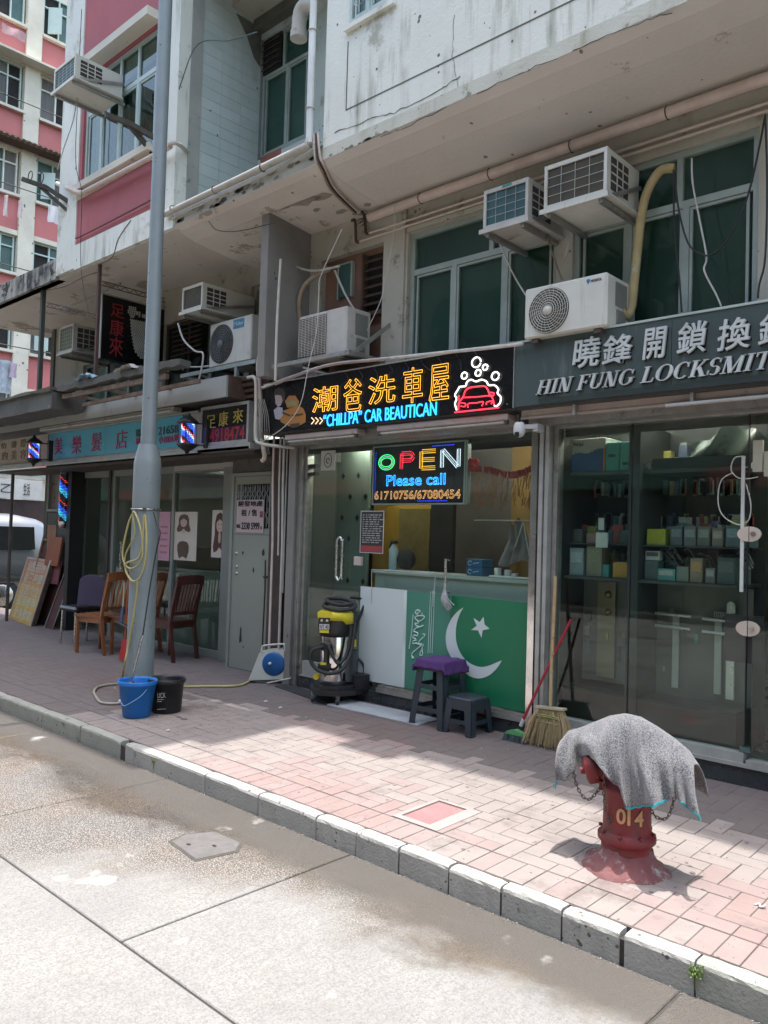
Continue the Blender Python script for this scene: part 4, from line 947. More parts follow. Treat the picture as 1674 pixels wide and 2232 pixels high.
# long rail with bracket on the top shelf right
t=T('door_closer_arm','long dark steel rail with a bright bracket at its end lying on the top shelf','rail',(-2.05,5.25,1.99))
MB().box((-2.37,5.22,1.985),(-1.76,5.26,2.055)).build('rail_body',PM('rail_green_dark',(.04,.065,.06),.4,metal=.4),t); MB().box((-2.44,5.21,1.985),(-2.372,5.27,2.04)).build('bracket',m_steel,t)
# goods on the shelves
rr=random.Random(21)
goods=[]
def item(x,y,z,w_,h,d_,c,label,cat,grp,deco=None):
    t=T('packet',label,cat,(x,y,z),grp); MB().bbox((x-w_/2,y-d_/2,z),(x+w_/2,y+d_/2,z+h),.003).build('wrap',PM('wrap',c,.5,var=tuple(q*.6 for q in c),vs=22,vamt=1),t)
    if deco: MB().box((x-w_*.4,y-d_/2-.003,z+h*.45),(x+w_*.4,y-d_/2-.0005,z+h*.85)).build('label_print',PM('labelp',deco,.6,var=tuple(q*.4 for q in deco),vs=60,vamt=1),t)
    return t
G='goods on the locksmith shelves'
spec=[(-2.93,.11,.20,(.30,.36,.36),'clear plastic wrapped parcel at the left end of the middle shelf',(.5,.55,.55)),(-2.79,.12,.22,(.25,.23,.15),'tall khaki box beside the plastic wrapped parcel',(.3,.3,.2)),(-2.70,.05,.09,(.07,.26,.22),'small teal packet before the khaki box',None),(-2.585,.12,.11,(.50,.26,.04),'orange box at the right end of the left shelf bay',(.55,.32,.07)),(-2.365,.095,.13,(.09,.13,.12),'dark carton under a white printed card at the middle shelf',None),(-2.26,.12,.08,(.12,.32,.27),'turquoise box with a white lid on the middle shelf',(.5,.5,.45)),(-2.15,.08,.10,(.2,.23,.18),'pale green packet right of the turquoise box',None),(-2.06,.08,.16,(.24,.2,.13),'tan packet with an orange picture on the middle shelf',(.5,.3,.12)),(-1.97,.06,.10,(.16,.16,.14),'small blister pack with a padlock on the middle shelf',(.4,.4,.38)),(-1.87,.11,.17,(.07,.10,.09),'dark green box at the right end of the middle shelf',(.15,.17,.16))]
for x,w_,h,c,l,dc in spec: item(x,5.27,1.233,w_,h,.10,c,l,'packet',G,dc)
item(-2.365,5.26,1.365,.10,.065,.05,(.5,.5,.45),'white card box with a black drawing on top of the dark carton','box',G,(.12,.12,.1))
spec=[(-2.93,.07,.10,(.08,.09,.07),'dark flat box on the glass shelf at the left'),(-2.81,.10,.07,(.30,.17,.15),'pinkish stack of small boxes on the glass shelf'),(-2.56,.09,.09,(.05,.08,.07),'dark green box beside the white dispenser'),(-2.34,.13,.11,(.36,.36,.03),'bright yellow stack of packets on the glass shelf'),(-2.2,.08,.13,(.1,.11,.11),'grey hanging blister pack next to the yellow stack'),(-2.11,.08,.13,(.12,.14,.13),'second grey blister pack right of the yellow stack'),(-2.02,.08,.13,(.13,.14,.12),'grey blister pack below the loop of cable'),(-1.93,.07,.12,(.2,.17,.13),'tan blister pack holding a padlock'),(-1.84,.08,.14,(.12,.14,.15),'blue grey blister pack at the right end of the glass shelf')]
for x,w_,h,c,l in spec: item(x,5.27,1.469,w_,h,.08,c,l,'packet',G,tuple(min(.6,q*2.2) for q in c) if 'blister' in l else None)
t=T('wall_dispenser','white square card holder stuck inside the locksmith glass below a black framed card','holder',(-2.67,5.12,1.5))
MB().bbox((-2.72,5.105,1.44),(-2.63,5.12,1.545),.003).build('case',PM('holder_white',(.5,.52,.47),.5),t); frame(t,-2.712,-2.65,1.555,1.655,5.106,.008,.006,m_black,'card_frame')
MB().box((-2.704,5.109,1.563),(-2.658,5.112,1.647)).build('card',PM('card_plain',(.42,.42,.38),.6),t)
# crumpled plastic bags under the glass shelf right
m=MB()
for k in range(26):
    x=rr.uniform(-2.42,-1.82); z=rr.uniform(1.34,1.44); m.tube(smooth_path([(x,5.33,z),(x+.04,5.32,z+.03*rr.random()),(x+.08,5.33,z-.05)],3),[.010]*7,5)
o=m.build('plastic_bags',PM('bag_grey',(.12,.14,.14),.25,var=(.06,.07,.07),vs=15)); o['kind']='stuff'; o['label']='crumple of grey plastic bags heaped behind the goods on the middle shelf'
# sample boards
m_brass=PM('brass',(.45,.32,.14),.3,metal=.8); 
sb=T('lock_sample_board','tan sample board with round brass locks in the locksmith window','sample board',(-2.78,5.44,.5))
MB().box((-2.86,5.42,.50),(-2.72,5.445,1.19)).build('board',PM('board_tan',(.30,.25,.15),.6,var=(.25,.21,.13),vs=2),sb)
for z in (1.10,.97,.80): MB().lathe([(.001,-.02),(.014,-.02),(.016,-.012),(.026,-.010),(.028,0)],(-2.775,5.42,z),16,'Y').build('round_lock',m_brass,sb) if z>.9 else MB().box((-2.785,5.41,z-.03),(-2.765,5.42,z+.03)).build('keyhole_plate',m_brass,sb)
for x0,x1,z0,z1,l in ((-2.63,-2.575,.55,1.04,'narrow white sample card between the tan board and the upright'),(-2.56,-2.515,.55,1.02,'narrow pale sample card touching the dark upright')):
    t=T('sample_card',l,'card',((x0+x1)/2,5.44,z0),'sample cards'); MB().box((x0,5.425,z0),(x1,5.44,z0+.2)).build('card_face',PM('card_white',(.42,.42,.38),.6),t); MB().bbox((x0,5.41,z1-.15),(x1,5.44,z1),.004).build('key_pad',PM('pad_grey',(.22,.23,.22),.4),t)
m_lever=PM('lever_satin',(.60,.60,.55),.3,metal=.5)
for x,zz,l,lw in ((-2.27,1.0,'left lever handle set with two long bars on a white plate',.13),(-1.985,.99,'middle lever handle set with a grey plate beside the reflection',.09)):
    t=T('lever_handle_set',l,'door handle',(x,5.43,.7),'door handle samples')
    MB().box((x-.022,5.415,.50),(x+.022,5.43,.985)).build('back_plate',PM('plate_pale',(.48,.48,.43),.4),t)
    for dz in (.0,-.085): MB().tube([(x-lw,5.38,zz+dz+.0),(x+lw*.9,5.38,zz+dz-.005)],.011,8).build('lever',m_lever,t)
t=T('long_lock_plate','tall rounded satin lock plate at the right of the sample board','lock',(-1.90,5.43,.8))
m=MB(); pl_=[(-1.925,5.42,.46)]+[(-1.90+.025*math.cos(R(a)),5.42,1.09+.025*math.sin(R(a))) for a in range(180,-1,-30)][0:0]
pp=[(-1.925,5.42,.48),(-1.875,5.42,.48)]+[(-1.90+.025*math.cos(R(a)),5.42,1.09+.025*math.sin(R(a))) for a in range(0,181,30)]
m.prism(pp,(0,-.02,0)); m.build('plate',m_lever,t); m=MB(); m.box((-1.92,5.385,.78),(-1.88,5.4,.81)); m.tube([(-1.90,5.385,1.03),(-1.87,5.37,1.03)],.008,6); m.build('knob',m_steel,t)
n_=MB().box((-2.01,5.41,1.005),(-1.93,5.412,1.04)).build('name_plate',PM('plate_white',(.5,.5,.46),.5)); tag(n_,'small white name plate on the lock sample board','name plate'); text('ISEO',((-2.003,5.409,1.010),(-1.937,5.409,1.034)),m_black,n_,'print')
# cable loops near the tube light
m=MB(); m.tube(smooth_path([(-1.73,5.09,2.03),(-1.78,5.08,2.02),(-1.80,5.08,1.95),(-1.76,5.08,1.90),(-1.70,5.08,1.89),(-1.64,5.08,1.90)],5),.004,5); m.tube(smooth_path([(-1.79,5.08,1.93),(-1.86,5.08,1.88),(-1.875,5.08,1.75),(-1.84,5.08,1.66),(-1.75,5.08,1.61),(-1.69,5.08,1.64),(-1.68,5.08,1.74),(-1.71,5.08,1.86)],5),.004,5)
tag(m.build('power_cable',m_cablew),'white cable hanging in loops beside the tube light on the locksmith glass','cable')
m=MB(); m.box((-1.665,5.06,1.93),(-1.61,5.085,2.12)); m.box((-1.60,5.06,1.90),(-1.54,5.085,2.05)); tag(m.build('sensor_box',PM('sensor_cream',(.5,.48,.38),.5)),'pair of cream sensor boxes high at the right edge of the locksmith glass','sensor')
# draped dark bag top right inside
V=[];Fs=[];m=MB();n=16
for j in range(10):
    for i in range(n):
        u=i/(n-1);v=j/9; V.append((-2.15+u*.5,5.3+.03*math.sin(u*11+v*5),2.0+.26*(1-v)*(1-abs(u-.6)*.8)+.02*math.sin(u*17)))
for j in range(9):
    for i in range(n-1): Fs.append((j*n+i,j*n+i+1,(j+1)*n+i+1,(j+1)*n+i))
m.add(V,Fs,True); tag(m.build('plastic_bag',PM('bag_dark',(.07,.09,.08),.3,var=(.16,.19,.16),vs=6,vamt=1)),'big dark translucent plastic bag slumped on the top shelf at the right','bag')
print('a4')

# tightly packed small stock behind the front row of goods
rr=random.Random(77); cols_=[(.30,.30,.27),(.10,.16,.15),(.28,.24,.14),(.06,.10,.10),(.35,.33,.30),(.12,.26,.24),(.30,.08,.06),(.08,.10,.16),(.36,.32,.08),(.2,.2,.19)]
cols_=[tuple(min(.7,q*1.5) for q in c) for c in cols_]
mats_=[PM('stock_%d'%i,c,.5,var=tuple(q*.35 for q in c),vs=45,vamt=1) for i,c in enumerate(cols_)]
m=MB()
for z0,hm,ya in ((1.233,.20,5.36),(1.469,.20,5.36),(1.981,.20,5.52)):
    x=-2.97
    while x<-1.82:
        w_=rr.uniform(.03,.09); h=rr.uniform(.07,hm)
        if not -2.51<x+w_/2<-2.42: m.m=rr.randrange(10); m.bbox((x,ya,z0),(x+w_-.004,ya+rr.uniform(.06,.12),z0+h),.002)
        if rr.random()<.45: m.m=rr.randrange(10); m.bbox((x,ya+.02,z0+h+.001),(x+w_*.8,ya+.10,z0+h+rr.uniform(.02,.05)),.002)
        x+=w_
o=m.build('packed_stock',mats_); o['kind']='stuff'; o['label']='tightly packed small cartons and packets at the back of the locksmith shelves'
m=MB(); 
for k in range(120):
    x=rr.uniform(-2.98,-1.82); z=rr.choice((1.94,1.70))-rr.random()*.03; m.m=rr.randrange(10); m.box((x,5.50,z-.10),(x+rr.uniform(.02,.035),5.505,z)); 
o=m.build('hanging_blanks',mats_); o['kind']='stuff'; o['label']='rows of key blanks and small cards hanging on the back board of the locksmith display'
m=MB()
for k in range(40):
    x=rr.uniform(-2.98,-1.8); m.m=rr.randrange(10); z=rr.uniform(.5,1.12)
    if rr.random()<.5: m.box((x,5.435,z),(x+rr.uniform(.015,.05),5.449,z+rr.uniform(.03,.12)))
o=m.build('board_samples',mats_); o['kind']='stuff'; o['label']='small lock parts and cards fixed over the grey sample boards'
# ================================================================ SIGNS
SY=4.75
m_signblack=PM('sign_black',(.006,.006,.007),.25,spec=.4); m_back=PM('sign_return',(.07,.075,.07),.6,var=(.05,.05,.05))
# ---- neon sign of the car wash
ns=T('neon_shop_sign','black signboard with yellow neon characters and a red neon car above the car wash','neon sign',(-4.6,SY,2.64))
XL=AT(574,841,SY).x; XR=-3.195
MB().box((XL,SY,2.412),(XR,SY+.022,2.872)).build('board',m_signblack,ns)
m=MB(); m.box((XL+.01,SY+.024,2.40),(XR,5.03,2.86)); m.build('sign_box',m_back,ns)
m=MB(); m.box((XL,SY-.004,2.874),(XR,SY+.03,2.884)); m.box((XR+.001,SY-.004,2.41),(XR+.006,SY+.03,2.88)); m.build('edge_trim',m_alu,ns)
m_ny=EM('neon_yellow',(1.0,.47,.04),3.2); m_nyc=EM('neon_yellow_core',(1,.72,.18),5); m_nb=EM('neon_blue',(.03,.42,1.0),3.6); m_nr=EM('neon_red',(1,.035,.07),3.0); m_nw=EM('neon_white',(1,.96,.93),3.5)
for ch,x0,x1,y1,y0 in (('潮',680.6,736.6,841,899),('爸',748.8,789,824,899),('洗',803,862.4,817,881.6),('車',878,922,799.4,880),('屋',936,979.6,792.4,876.4)):
    a=AT(x0,(y0+y1)/2,SY-.012); b_=AT(x1,(y0+y1)/2,SY-.012); zb=AT((x0+x1)/2,y0,SY-.012).z; zt=AT((x0+x1)/2,y1,SY-.012).z
    text(ch,((a.x,SY-.014,zb+.006),(b_.x,SY-.014,zt-.006)),m_ny,ns,'neon_character',outline=.0021,off=.0)
# lettering in blue neon: thick rounded strokes along glyph outlines
a=AT(705,916,SY-.012).x; b_=AT(951.6,893,SY-.012).x; zb=AT(760,925,SY-.012).z; zt=AT(760,897,SY-.012).z
text('“CHILLPA” CAR BEAUTICAN',((a,SY-.012,zb),(b_,SY-.012,zt-.004)),m_nb,ns,'neon_lettering',depth=.008,off=.0)
# chevrons
m=MB()
for k,cx in enumerate((682,691,700)):
    p0=AT(cx,917,SY-.012);h=.028
    m.tube([(p0.x-.018,SY-.012,p0.z+h),(p0.x+.018,SY-.012,p0.z),(p0.x-.018,SY-.012,p0.z-h)],.0045,6)
m.build('neon_chevrons',EM('neon_peach',(1,.55,.35),3),ns)
q=lambda a,b:AT(560+a/2.86,740+b/2.86,SY-.014)
def npath(L,r,mat,nm,closed=False,n=4):
    P=[q(a,b_) for a,b_ in L]; P=smooth_path(P+([P[0]] if closed else []),n); MB().tube(P,r,6).build(nm,mat,ns)
npath([(1232,455),(1508,425)],.0062,m_nr,'neon_ground_line')
npath([(1255,440),(1262,390),(1285,360),(1300,320),(1330,300),(1380,293),(1420,292),(1440,315),(1452,352)],.006,m_nr,'neon_car_outline')
npath([(1285,362),(1370,358),(1450,352),(1472,375),(1480,420)],.0055,m_nr,'neon_car_outline')
npath([(1262,368),(1248,372),(1262,350)],.0055,m_nr,'neon_wing_mirror'); npath([(1455,330),(1478,335),(1470,352),(1455,345)],.0055,m_nr,'neon_wing_mirror')
npath([(1270,395),(1300,400),(1295,418),(1270,415)],.005,m_nr,'neon_headlamp'); npath([(1430,408),(1435,390),(1470,385),(1460,402)],.005,m_nr,'neon_headlamp')
npath([(1316,425),(1318,400),(1370,395),(1410,388),(1402,415)],.005,m_nr,'neon_grille')
npath([(1245,440),(1235,400),(1245,370),(1235,345),(1255,310),(1265,295),(1300,290),(1310,265),(1335,250),(1365,262),(1400,250),(1430,262),(1445,285),(1480,285),(1505,310),(1500,335),(1520,360),(1515,395),(1495,415),(1480,412)],.0058,m_nw,'neon_foam_outline',n=5)
for cx,cy,rx in ((1368,142,29),(1423,173,16),(1379,208,18),(1293,225,19),(1486,228,23)):
    c=q(cx,cy); r_=rx/2.86/F*5.7*1.22; MB().tube(arc((c.x,SY-.014,c.z),r_,0,345,16,r2=r_*.92),.0058,6).build('neon_bubble',m_nw,ns)
# printed figure with an orange cartoon car at the left end (generic)
def flat(L,mat,nm,dy=0):
    P=[AT(560+a/2.86,740+b_/2.86,SY-.001-dy) for a,b_ in L]; MB().prism(P,(0,-.0015,0)).build(nm,mat,ns)
m_skin=PM('print_skin',(.42,.33,.33),.6); m_org=PM('print_orange',(.42,.17,.03),.6); m_hair=PM('print_hair',(.05,.03,.02),.6); m_pk=PM('print_pale',(.4,.36,.4),.6)
flat([(108,345),(112,315),(135,300),(165,308),(178,335),(172,380),(160,400),(150,360),(125,350)],m_hair,'print_hair')
flat([(112,350),(130,345),(152,350),(160,380),(150,410),(132,420),(117,400)],m_skin,'print_face',.002)
flat([(105,440),(130,420),(160,425),(165,470),(140,500),(115,495)],m_pk,'print_shirt',.001)
flat([(175,385),(200,350),(240,350),(262,385),(258,420),(190,425)],m_org,'print_cap'); flat([(185,395),(215,378),(248,385),(245,408),(195,412)],PM('print_green',(.25,.27,.12),.6),'print_glass',.002)
flat([(140,480),(165,445),(200,430),(265,415),(290,430),(305,470),(303,515),(270,535),(200,540),(150,515)],m_org,'print_car_body')
flat([(160,450),(210,470),(205,480),(158,462)],m_hair,'print_line',.002); flat([(215,470),(285,460),(288,470),(218,482)],m_hair,'print_line',.002)
flat([(205,528),(265,520),(262,545),(215,552)],m_hair,'print_wheel',.002)
# thin transformer wires over the board
rr=random.Random(3); m=MB()
for k in range(9):
    x=-4.9+k*.17; m.tube(smooth_path([(x,SY-.01,2.86),(x+.05,SY-.02,2.80),(x+rr.uniform(-.1,.15),SY-.018,2.72+rr.random()*.05)],4),.0014,4)
m.build('neon_wire',PM('wire_violet',(.12,.10,.13),.6),ns)
for x,z in ((-5.95,2.85),(-5.95,2.44),(-4.9,2.43),(-3.24,2.85),(-3.24,2.44),(-4.3,2.44)): MB().cyl((x,SY,z),(x,SY-.006,z),.006,n=8).build('screw',m_steel,ns)
# ---- locksmith sign
lk=T('locksmith_sign','dark green locksmith signboard with raised white characters and italic capitals','shop sign',(-1.3,SY,2.64))
XL2=-3.185; XR2=1.4
m_sg=PM('sign_dark_green',(.050,.072,.068),.5,var=(.042,.06,.057),vs=2,streak=((.13,.15,.14),.55,14))
for a,b_ in ((XL2,-2.05),(-2.047,-.6),(-.597,XR2)): MB().box((a,SY,2.415),(b_,SY+.03,2.862)).build('board_panel',m_sg,lk)
m=MB(); m.box((XL2,SY+.032,2.40),(XR2,5.03,2.85)); m.build('sign_box',m_back,lk)
m=MB(); m.box((XL2,SY-.008,2.864),(XR2,SY+.04,2.878)); m.build('edge_trim',PM('trim_pale_green',(.45,.52,.48),.5),lk)
MB().box((-2.98,SY-.004,2.416),(XR2,SY-.0005,2.452)).build('lower_band',PM('band_dark',(.028,.04,.038),.5),lk)
m_let=PM('letter_white',(.56,.59,.57),.5); 
for ch,x0,x1,y1,y0 in (('曉',1248,1307.5,735,800),('鋒',1313,1378,729,792),('開',1401,1452.7,714,781),('鎖',1475.6,1540.6,700.6,769.4),('換',1563.5,1634,693,761.7),('鎖',1653,1722,682,750)):
    a=AT(x0,(y0+y1)/2,SY-.02); b_=AT(x1,(y0+y1)/2,SY-.02); zb=AT((x0+x1)/2,y0,SY-.02).z; zt=AT((x0+x1)/2,y1,SY-.02).z
    text(ch,((a.x,SY-.012,zb),(b_.x,SY-.012,zt)),m_let,lk,'raised_character',depth=.022,off=.011,shear=.12)
    text(ch,((a.x+.006,SY-.0035,zb-.006),(b_.x+.006,SY-.0035,zt-.006)),m_signblack,lk,'character_return',depth=.004,off=.008,shear=.12)
# italic roman capitals with serifs, drawn as thick and thin strokes
def arcs(cx,cy,rx,ry,a0,a1,tk,tn,n=14):
    """thick-thin ring segment as quads"""
    out=[];pr_=None
    for i in range(n+1):
        a=R(a0+(a1-a0)*i/n); t=tn+(tk-tn)*abs(math.cos(a))**1.3
        o=(cx+rx*math.cos(a),cy+ry*math.sin(a)); w_=(cx+(rx-t)*math.cos(a),cy+(ry-tn-(t-tn)*.15)*math.sin(a))
        if pr_: out.append([pr_[0],o,w_,pr_[1]])
        pr_=(o,w_)
    return out
TK,TN=.17,.055
def st(x,y0=0,y1=1,t=TK): return [(x,y0),(x+t,y0),(x+t,y1),(x,y1)]
def ser(x,y,w_=.34): return [(x-w_/2,y),(x+w_/2,y),(x+w_/2,y+.045),(x-w_/2,y+.045)]
def dg(x0,y0,x1,y1,t): return [(x0,y0),(x0+t,y0),(x1+t,y1),(x1,y1)]
LT={'H':(.92,[st(.12),st(.63),[(.28,.47),(.64,.47),(.64,.53),(.28,.53)],ser(.205,0),ser(.205,.955),ser(.715,0),ser(.715,.955)]),
'I':(.44,[st(.14),ser(.225,0),ser(.225,.955)]),
'N':(.90,[st(.16,t=.06),st(.68,t=.06),dg(.68-.16,0,.10,1,.2),ser(.19,0,.28),ser(.14,.955,.2),ser(.71,.955,.28)]),
'F':(.72,[st(.12),ser(.205,0),[(.02,.95),(.68,.95),(.68,1),(.02,1)],[(.63,.78),(.68,.78),(.68,.96),(.60,.96)],[(.28,.48),(.52,.48),(.52,.53),(.28,.53)],[(.50,.40),(.54,.40),(.54,.61),(.50,.61)]]),
'U':(.88,[st(.12,.3,1),st(.70,.3,1,.06),*arcs(.44,.31,.32,.32,180,360,TK,.06),ser(.205,.955),ser(.73,.955,.26)]),
'G':(.92,[*arcs(.46,.5,.42,.51,55,330,.2,.05),[(.66,.12),(.83,.16),(.83,.44),(.66,.44)],ser(.745,.42,.32),[(.70,.72),(.76,.68),(.76,.97),(.71,.90)]]),
'L':(.74,[st(.12),ser(.205,.955),[(.02,0),(.68,0),(.68,.05),(.02,.05)],[(.60,.05),(.68,.05),(.70,.27),(.66,.27)]]),
'O':(.96,arcs(.48,.5,.45,.51,0,360,.2,.05,24)),
'C':(.86,[*arcs(.46,.5,.42,.51,50,315,.2,.05),[(.68,.70),(.74,.66),(.74,.97),(.69,.90)]]),
'K':(.90,[st(.12),ser(.205,0),ser(.205,.955),dg(.27,.42,.62,.96,.07),dg(.62,.03,.33,.58,.2),ser(.72,0,.34),ser(.68,.955,.26)]),
'S':(.68,[*arcs(.33,.74,.27,.27,50,270,.17,.05),*arcs(.35,.27,.28,.28,-130,90,.17,.05),[(.52,.74),(.57,.70),(.57,.97),(.53,.92)],[(.06,.03),(.11,.08),(.11,.30),(.06,.28)]]),
'M':(1.08,[st(.14,t=.06),st(.80),dg(.42,0,.12,1,.2),dg(.48,0,.82,1,.07),ser(.17,0,.28),ser(.885,0),ser(.12,.955,.2),ser(.90,.955,.24)]),
'T':(.80,[st(.32),ser(.405,0),[(.04,.95),(.77,.95),(.77,1),(.04,1)],[(.04,.76),(.08,.76),(.13,.96),(.04,.96)],[(.77,.76),(.73,.76),(.68,.96),(.77,.96)]])}
def word(s,px0,px1,z0,z1,lim=None):
    xa=AT(px0,820,SY-.02).x; 
    tot=sum(LT[c][0] for c in s); xb=px1; k=(xb-xa)/tot; x=xa
    for c in s:
        w_,ps=LT[c]
        for mat,dx,dz,y,nm,dep in ((m_let,0,0,SY-.022,'raised_letter',.016),(m_signblack,.006,-.006,SY-.006,'letter_return',.003)):
            m=MB()
            for i,P_ in enumerate(ps):
                dy=(i%3)*.0006
                pts=[(x+dx+(a+.26*(b_-.1))*k*1.0,y-dy,z0+dz+b_*(z1-z0)) for a,b_ in P_]
                m.prism(pts,(0,dep,0))
            m.build(nm,mat,lk)
        x+=w_*k
zb=AT(1200,857,SY-.02).z-.001; zt=zb+.098
word('HIN',1168,AT(1247,820,SY).x,zb,zt); word('FUNG',1256,AT(1382,820,SY).x,zb,zt); 
xl=AT(1395,820,SY).x; xt=AT(1640,800,SY).x; k=(xt-xl)/sum(LT[c][0] for c in 'LOCKSMI'); word('LOCKSMITH',1395,xl+k*sum(LT[c][0] for c in 'LOCKSMITH'),zb,zt)
# ---- light fittings and channels under the two signs
t=T('under_sign_light','pair of long pinkish batten lamps fixed under the neon sign','batten light',(-4.5,4.82,2.37))
m_bat=PM('batten_pink_cream',(.42,.35,.31),.5,var=(.34,.27,.24),vs=6,dirt=(.25,.16,.08),ds=16,dth=.60)
for x0,x1 in ((-5.72,-4.78),(-4.55,-3.26)):
    b1=MB().bbox((x0,4.78,2.335),(x1,4.90,2.385),.008).build('batten',m_bat,t); MB().cyl((x0+.03,4.80,2.322),(x1-.03,4.80,2.322),.010,n=10).build('tube',PM('unlit_tube2',(.5,.5,.46),.3),b1)
    for x in (x0+.02,x1-.02): MB().box((x-.012,4.785,2.305),(x+.012,4.815,2.335)).build('lamp_holder',m_darkmetal,b1)
m=MB(); m.box((-5.8,4.90,2.30),(-3.24,5.03,2.40)); m.build('shutter_box',m_galv,t); m=MB(); m.box((-5.8,4.80,2.388),(-3.24,4.90,2.41)); m.build('channel',m_darkmetal,t)
t=T('under_sign_rail','long cream rail with brackets under the locksmith sign','rail',(-1.5,4.85,2.37))
m=MB(); m.box((-3.18,4.84,2.355),(XR2,4.93,2.40)); m.box((-3.18,4.83,2.335),(XR2,4.85,2.352)); m.build('channel',m_bat,t)
for x in (-2.75,-1.95,-1.2): MB().box((x,4.80,2.33),(x+.02,4.84,2.42)).build('bracket',m_alu,t)
m=MB(); m.cyl((-2.1,4.80,2.335),(-.9,4.80,2.335),.012); m.build('tube',PM('unlit_tube3',(.5,.5,.47),.3),t)
MB().box((-3.18,4.935,2.30),(XR2,5.045,2.395)).build('shutter_box',m_galv,t)
# ---- dome camera
t=T('security_camera','white pan and tilt security camera under the sign beside the pier','camera',(-3.25,4.80,2.25))
c=AT(1132,940,4.78)
m=MB(); m.lathe([(.001,.055),(.03,.052),(.041,.03),(.043,.0),(.043,-.015),(.036,-.035),(.02,-.05),(.001,-.055)],(c.x,4.78,c.z+.01),20); m.build('dome',PM('camera_white',(.62,.62,.6),.35),t)
m=MB(); m.obox((c.x+.005,4.742,c.z-.028),(.03,.012,.035)); m.build('lens_window',m_black,t)
m=MB(); m.bar((c.x+.03,4.79,c.z+.03),(c.x+.12,4.82,c.z+.03),.025,.03); m.box((c.x+.09,4.81,c.z-.005),(c.x+.13,4.9,c.z+.05)); m.bar((c.x,4.79,c.z+.05),(c.x-.03,4.85,c.z+.09),.006); m.build('mount',PM('camera_grey',(.45,.45,.43),.5),t)
# ---- OPEN sign (LED board behind the glass)
op=T('led_open_sign','lit LED board reading OPEN Please call hung inside the car wash glass','led sign',(-4.39,5.14,2.0))
ox0,ox1,oz0,oz1=-4.885,-3.885,1.757,2.255
MB().box((ox0,5.118,oz0),(ox1,5.135,oz1)).build('board',PM('led_black',(.008,.008,.012),.4),op)
frame(op,ox0-.008,ox1+.012,oz0-.008,oz1+.010,5.108,.012,.04,PM('led_frame',(.55,.57,.55),.35,metal=.5),'frame')
MB().box((ox1+.014,5.115,oz0),(ox1+.03,5.16,oz1+.01)).build('side_profile',m_alu,op)
LY=5.114
def leds(paths,mat,nm,sp=.0125,s=.0034,y=LY,par=None):
    m=MB()
    for P in paths:
        P=[Vector(p) for p in P]
        for i in range(len(P)-1):
            L=(P[i+1]-P[i]).length; n=max(1,int(round(L/sp)))
            for k in range(n+ (1 if i==len(P)-2 else 0)):
                c=P[i].lerp(P[i+1],k/n); m.add([(c.x-s,y,c.z),(c.x,y,c.z-s),(c.x+s,y,c.z),(c.x,y,c.z+s),(c.x,y-s,c.z)],[(0,1,4),(1,2,4),(2,3,4),(3,0,4)])
    return m.build(nm,mat,par or op,kind='stuff')
def glyph_paths(body,x0,x1,z0,z1,off=0):
    c=bpy.data.curves.new('tmp','FONT'); c.body=body; c.size=1; c.fill_mode='NONE'; c.offset=off; c.resolution_u=4
    o=bpy.data.objects.new('tmp',c); COL.objects.link(o); bpy.context.view_layer.update(); me=bpy.data.meshes.new_from_object(o.evaluated_get(bpy.context.evaluated_depsgraph_get()))
    COL.objects.unlink(o); bpy.data.objects.remove(o); bpy.data.curves.remove(c)
    V=[v.co for v in me.vertices]; xs=[v.x for v in V]; ys=[v.y for v in V]; a,b_,c_,d_=min(xs),max(xs),min(ys),max(ys)
    f=lambda v:Vector((x0+(v.x-a)/(b_-a)*(x1-x0),0,z0+(v.y-c_)/(d_-c_)*(z1-z0)))
    out=[[f(V[e.vertices[0]]),f(V[e.vertices[1]])] for e in me.edges]; bpy.data.meshes.remove(me); return out
def walk(paths,sp):
    """dots at equal spacing along joined short edges"""
    out=[];acc=0
    for a,b_ in paths:
        L=(b_-a).length
        while acc<=L: 
            p=a.lerp(b_,acc/max(L,1e-9)); out.append([p,p]); acc+=sp
        acc-=L
    return out
XP=lambda px:AT(px,1000,5.114).x
lx=lambda a:AT(780+a/5.53,1000,LY).x
lz=lambda a,b_:AT(780+a/5.53,940+b_/5.53,LY).z
colO=EM('led_green',(.05,1,.25),3.5); colP=EM('led_red',(1,.04,.08),3.2); colE=EM('led_amber',(1,.50,.04),3.0); colN=EM('led_white',(.75,.85,1),3.0); colB=EM('led_cyan',(.06,.5,1),5); colY=EM('led_warm',(1,.62,.30),3.0); colBl=EM('led_blue',(.03,.06,1),5)
zO0,zO1=lz(340,475),lz(340,275)
oc=((lx(245)+lx(450))/2,0,(zO0+zO1)/2); rx_=abs(lx(450)-lx(245))/2-.008; rz_=(zO1-zO0)/2-.006
def tubeL(paths,mat,nm,r=.003):
    m=MB(); 
    for P in paths: m.tube([(p[0],LY,p[2]) for p in P],r,5)
    m.build(nm,mat,op)
tubeL([arc(oc,rx_,0,360,26,r2=rz_)],colO,'led_letter'); tubeL([arc(oc,rx_-.028,0,360,26,r2=rz_-.028)],colO,'led_letter'); leds([arc(oc,rx_-.014,0,360,26,r2=rz_-.014)],colN,'led_dots',.009)
def fat(strokes,mat,nm,wd=.030):
    """outline of fat strokes plus dots along the spine"""
    for P in strokes:
        for i in range(len(P)-1):
            a=Vector(P[i]);b_=Vector(P[i+1]);d=(b_-a).normalized();nr=Vector((-d.z,0,d.x))*wd/2
            tubeL([[a+nr,b_+nr],[a-nr,b_-nr]],mat,nm,.0026)
    leds(strokes,mat,'led_dots',.010,.004,LY-.002)
zb_,zt_=lz(520,470)+.012,lz(520,265)-.005
xa=lx(515);xb=lx(680); h=zt_-zb_
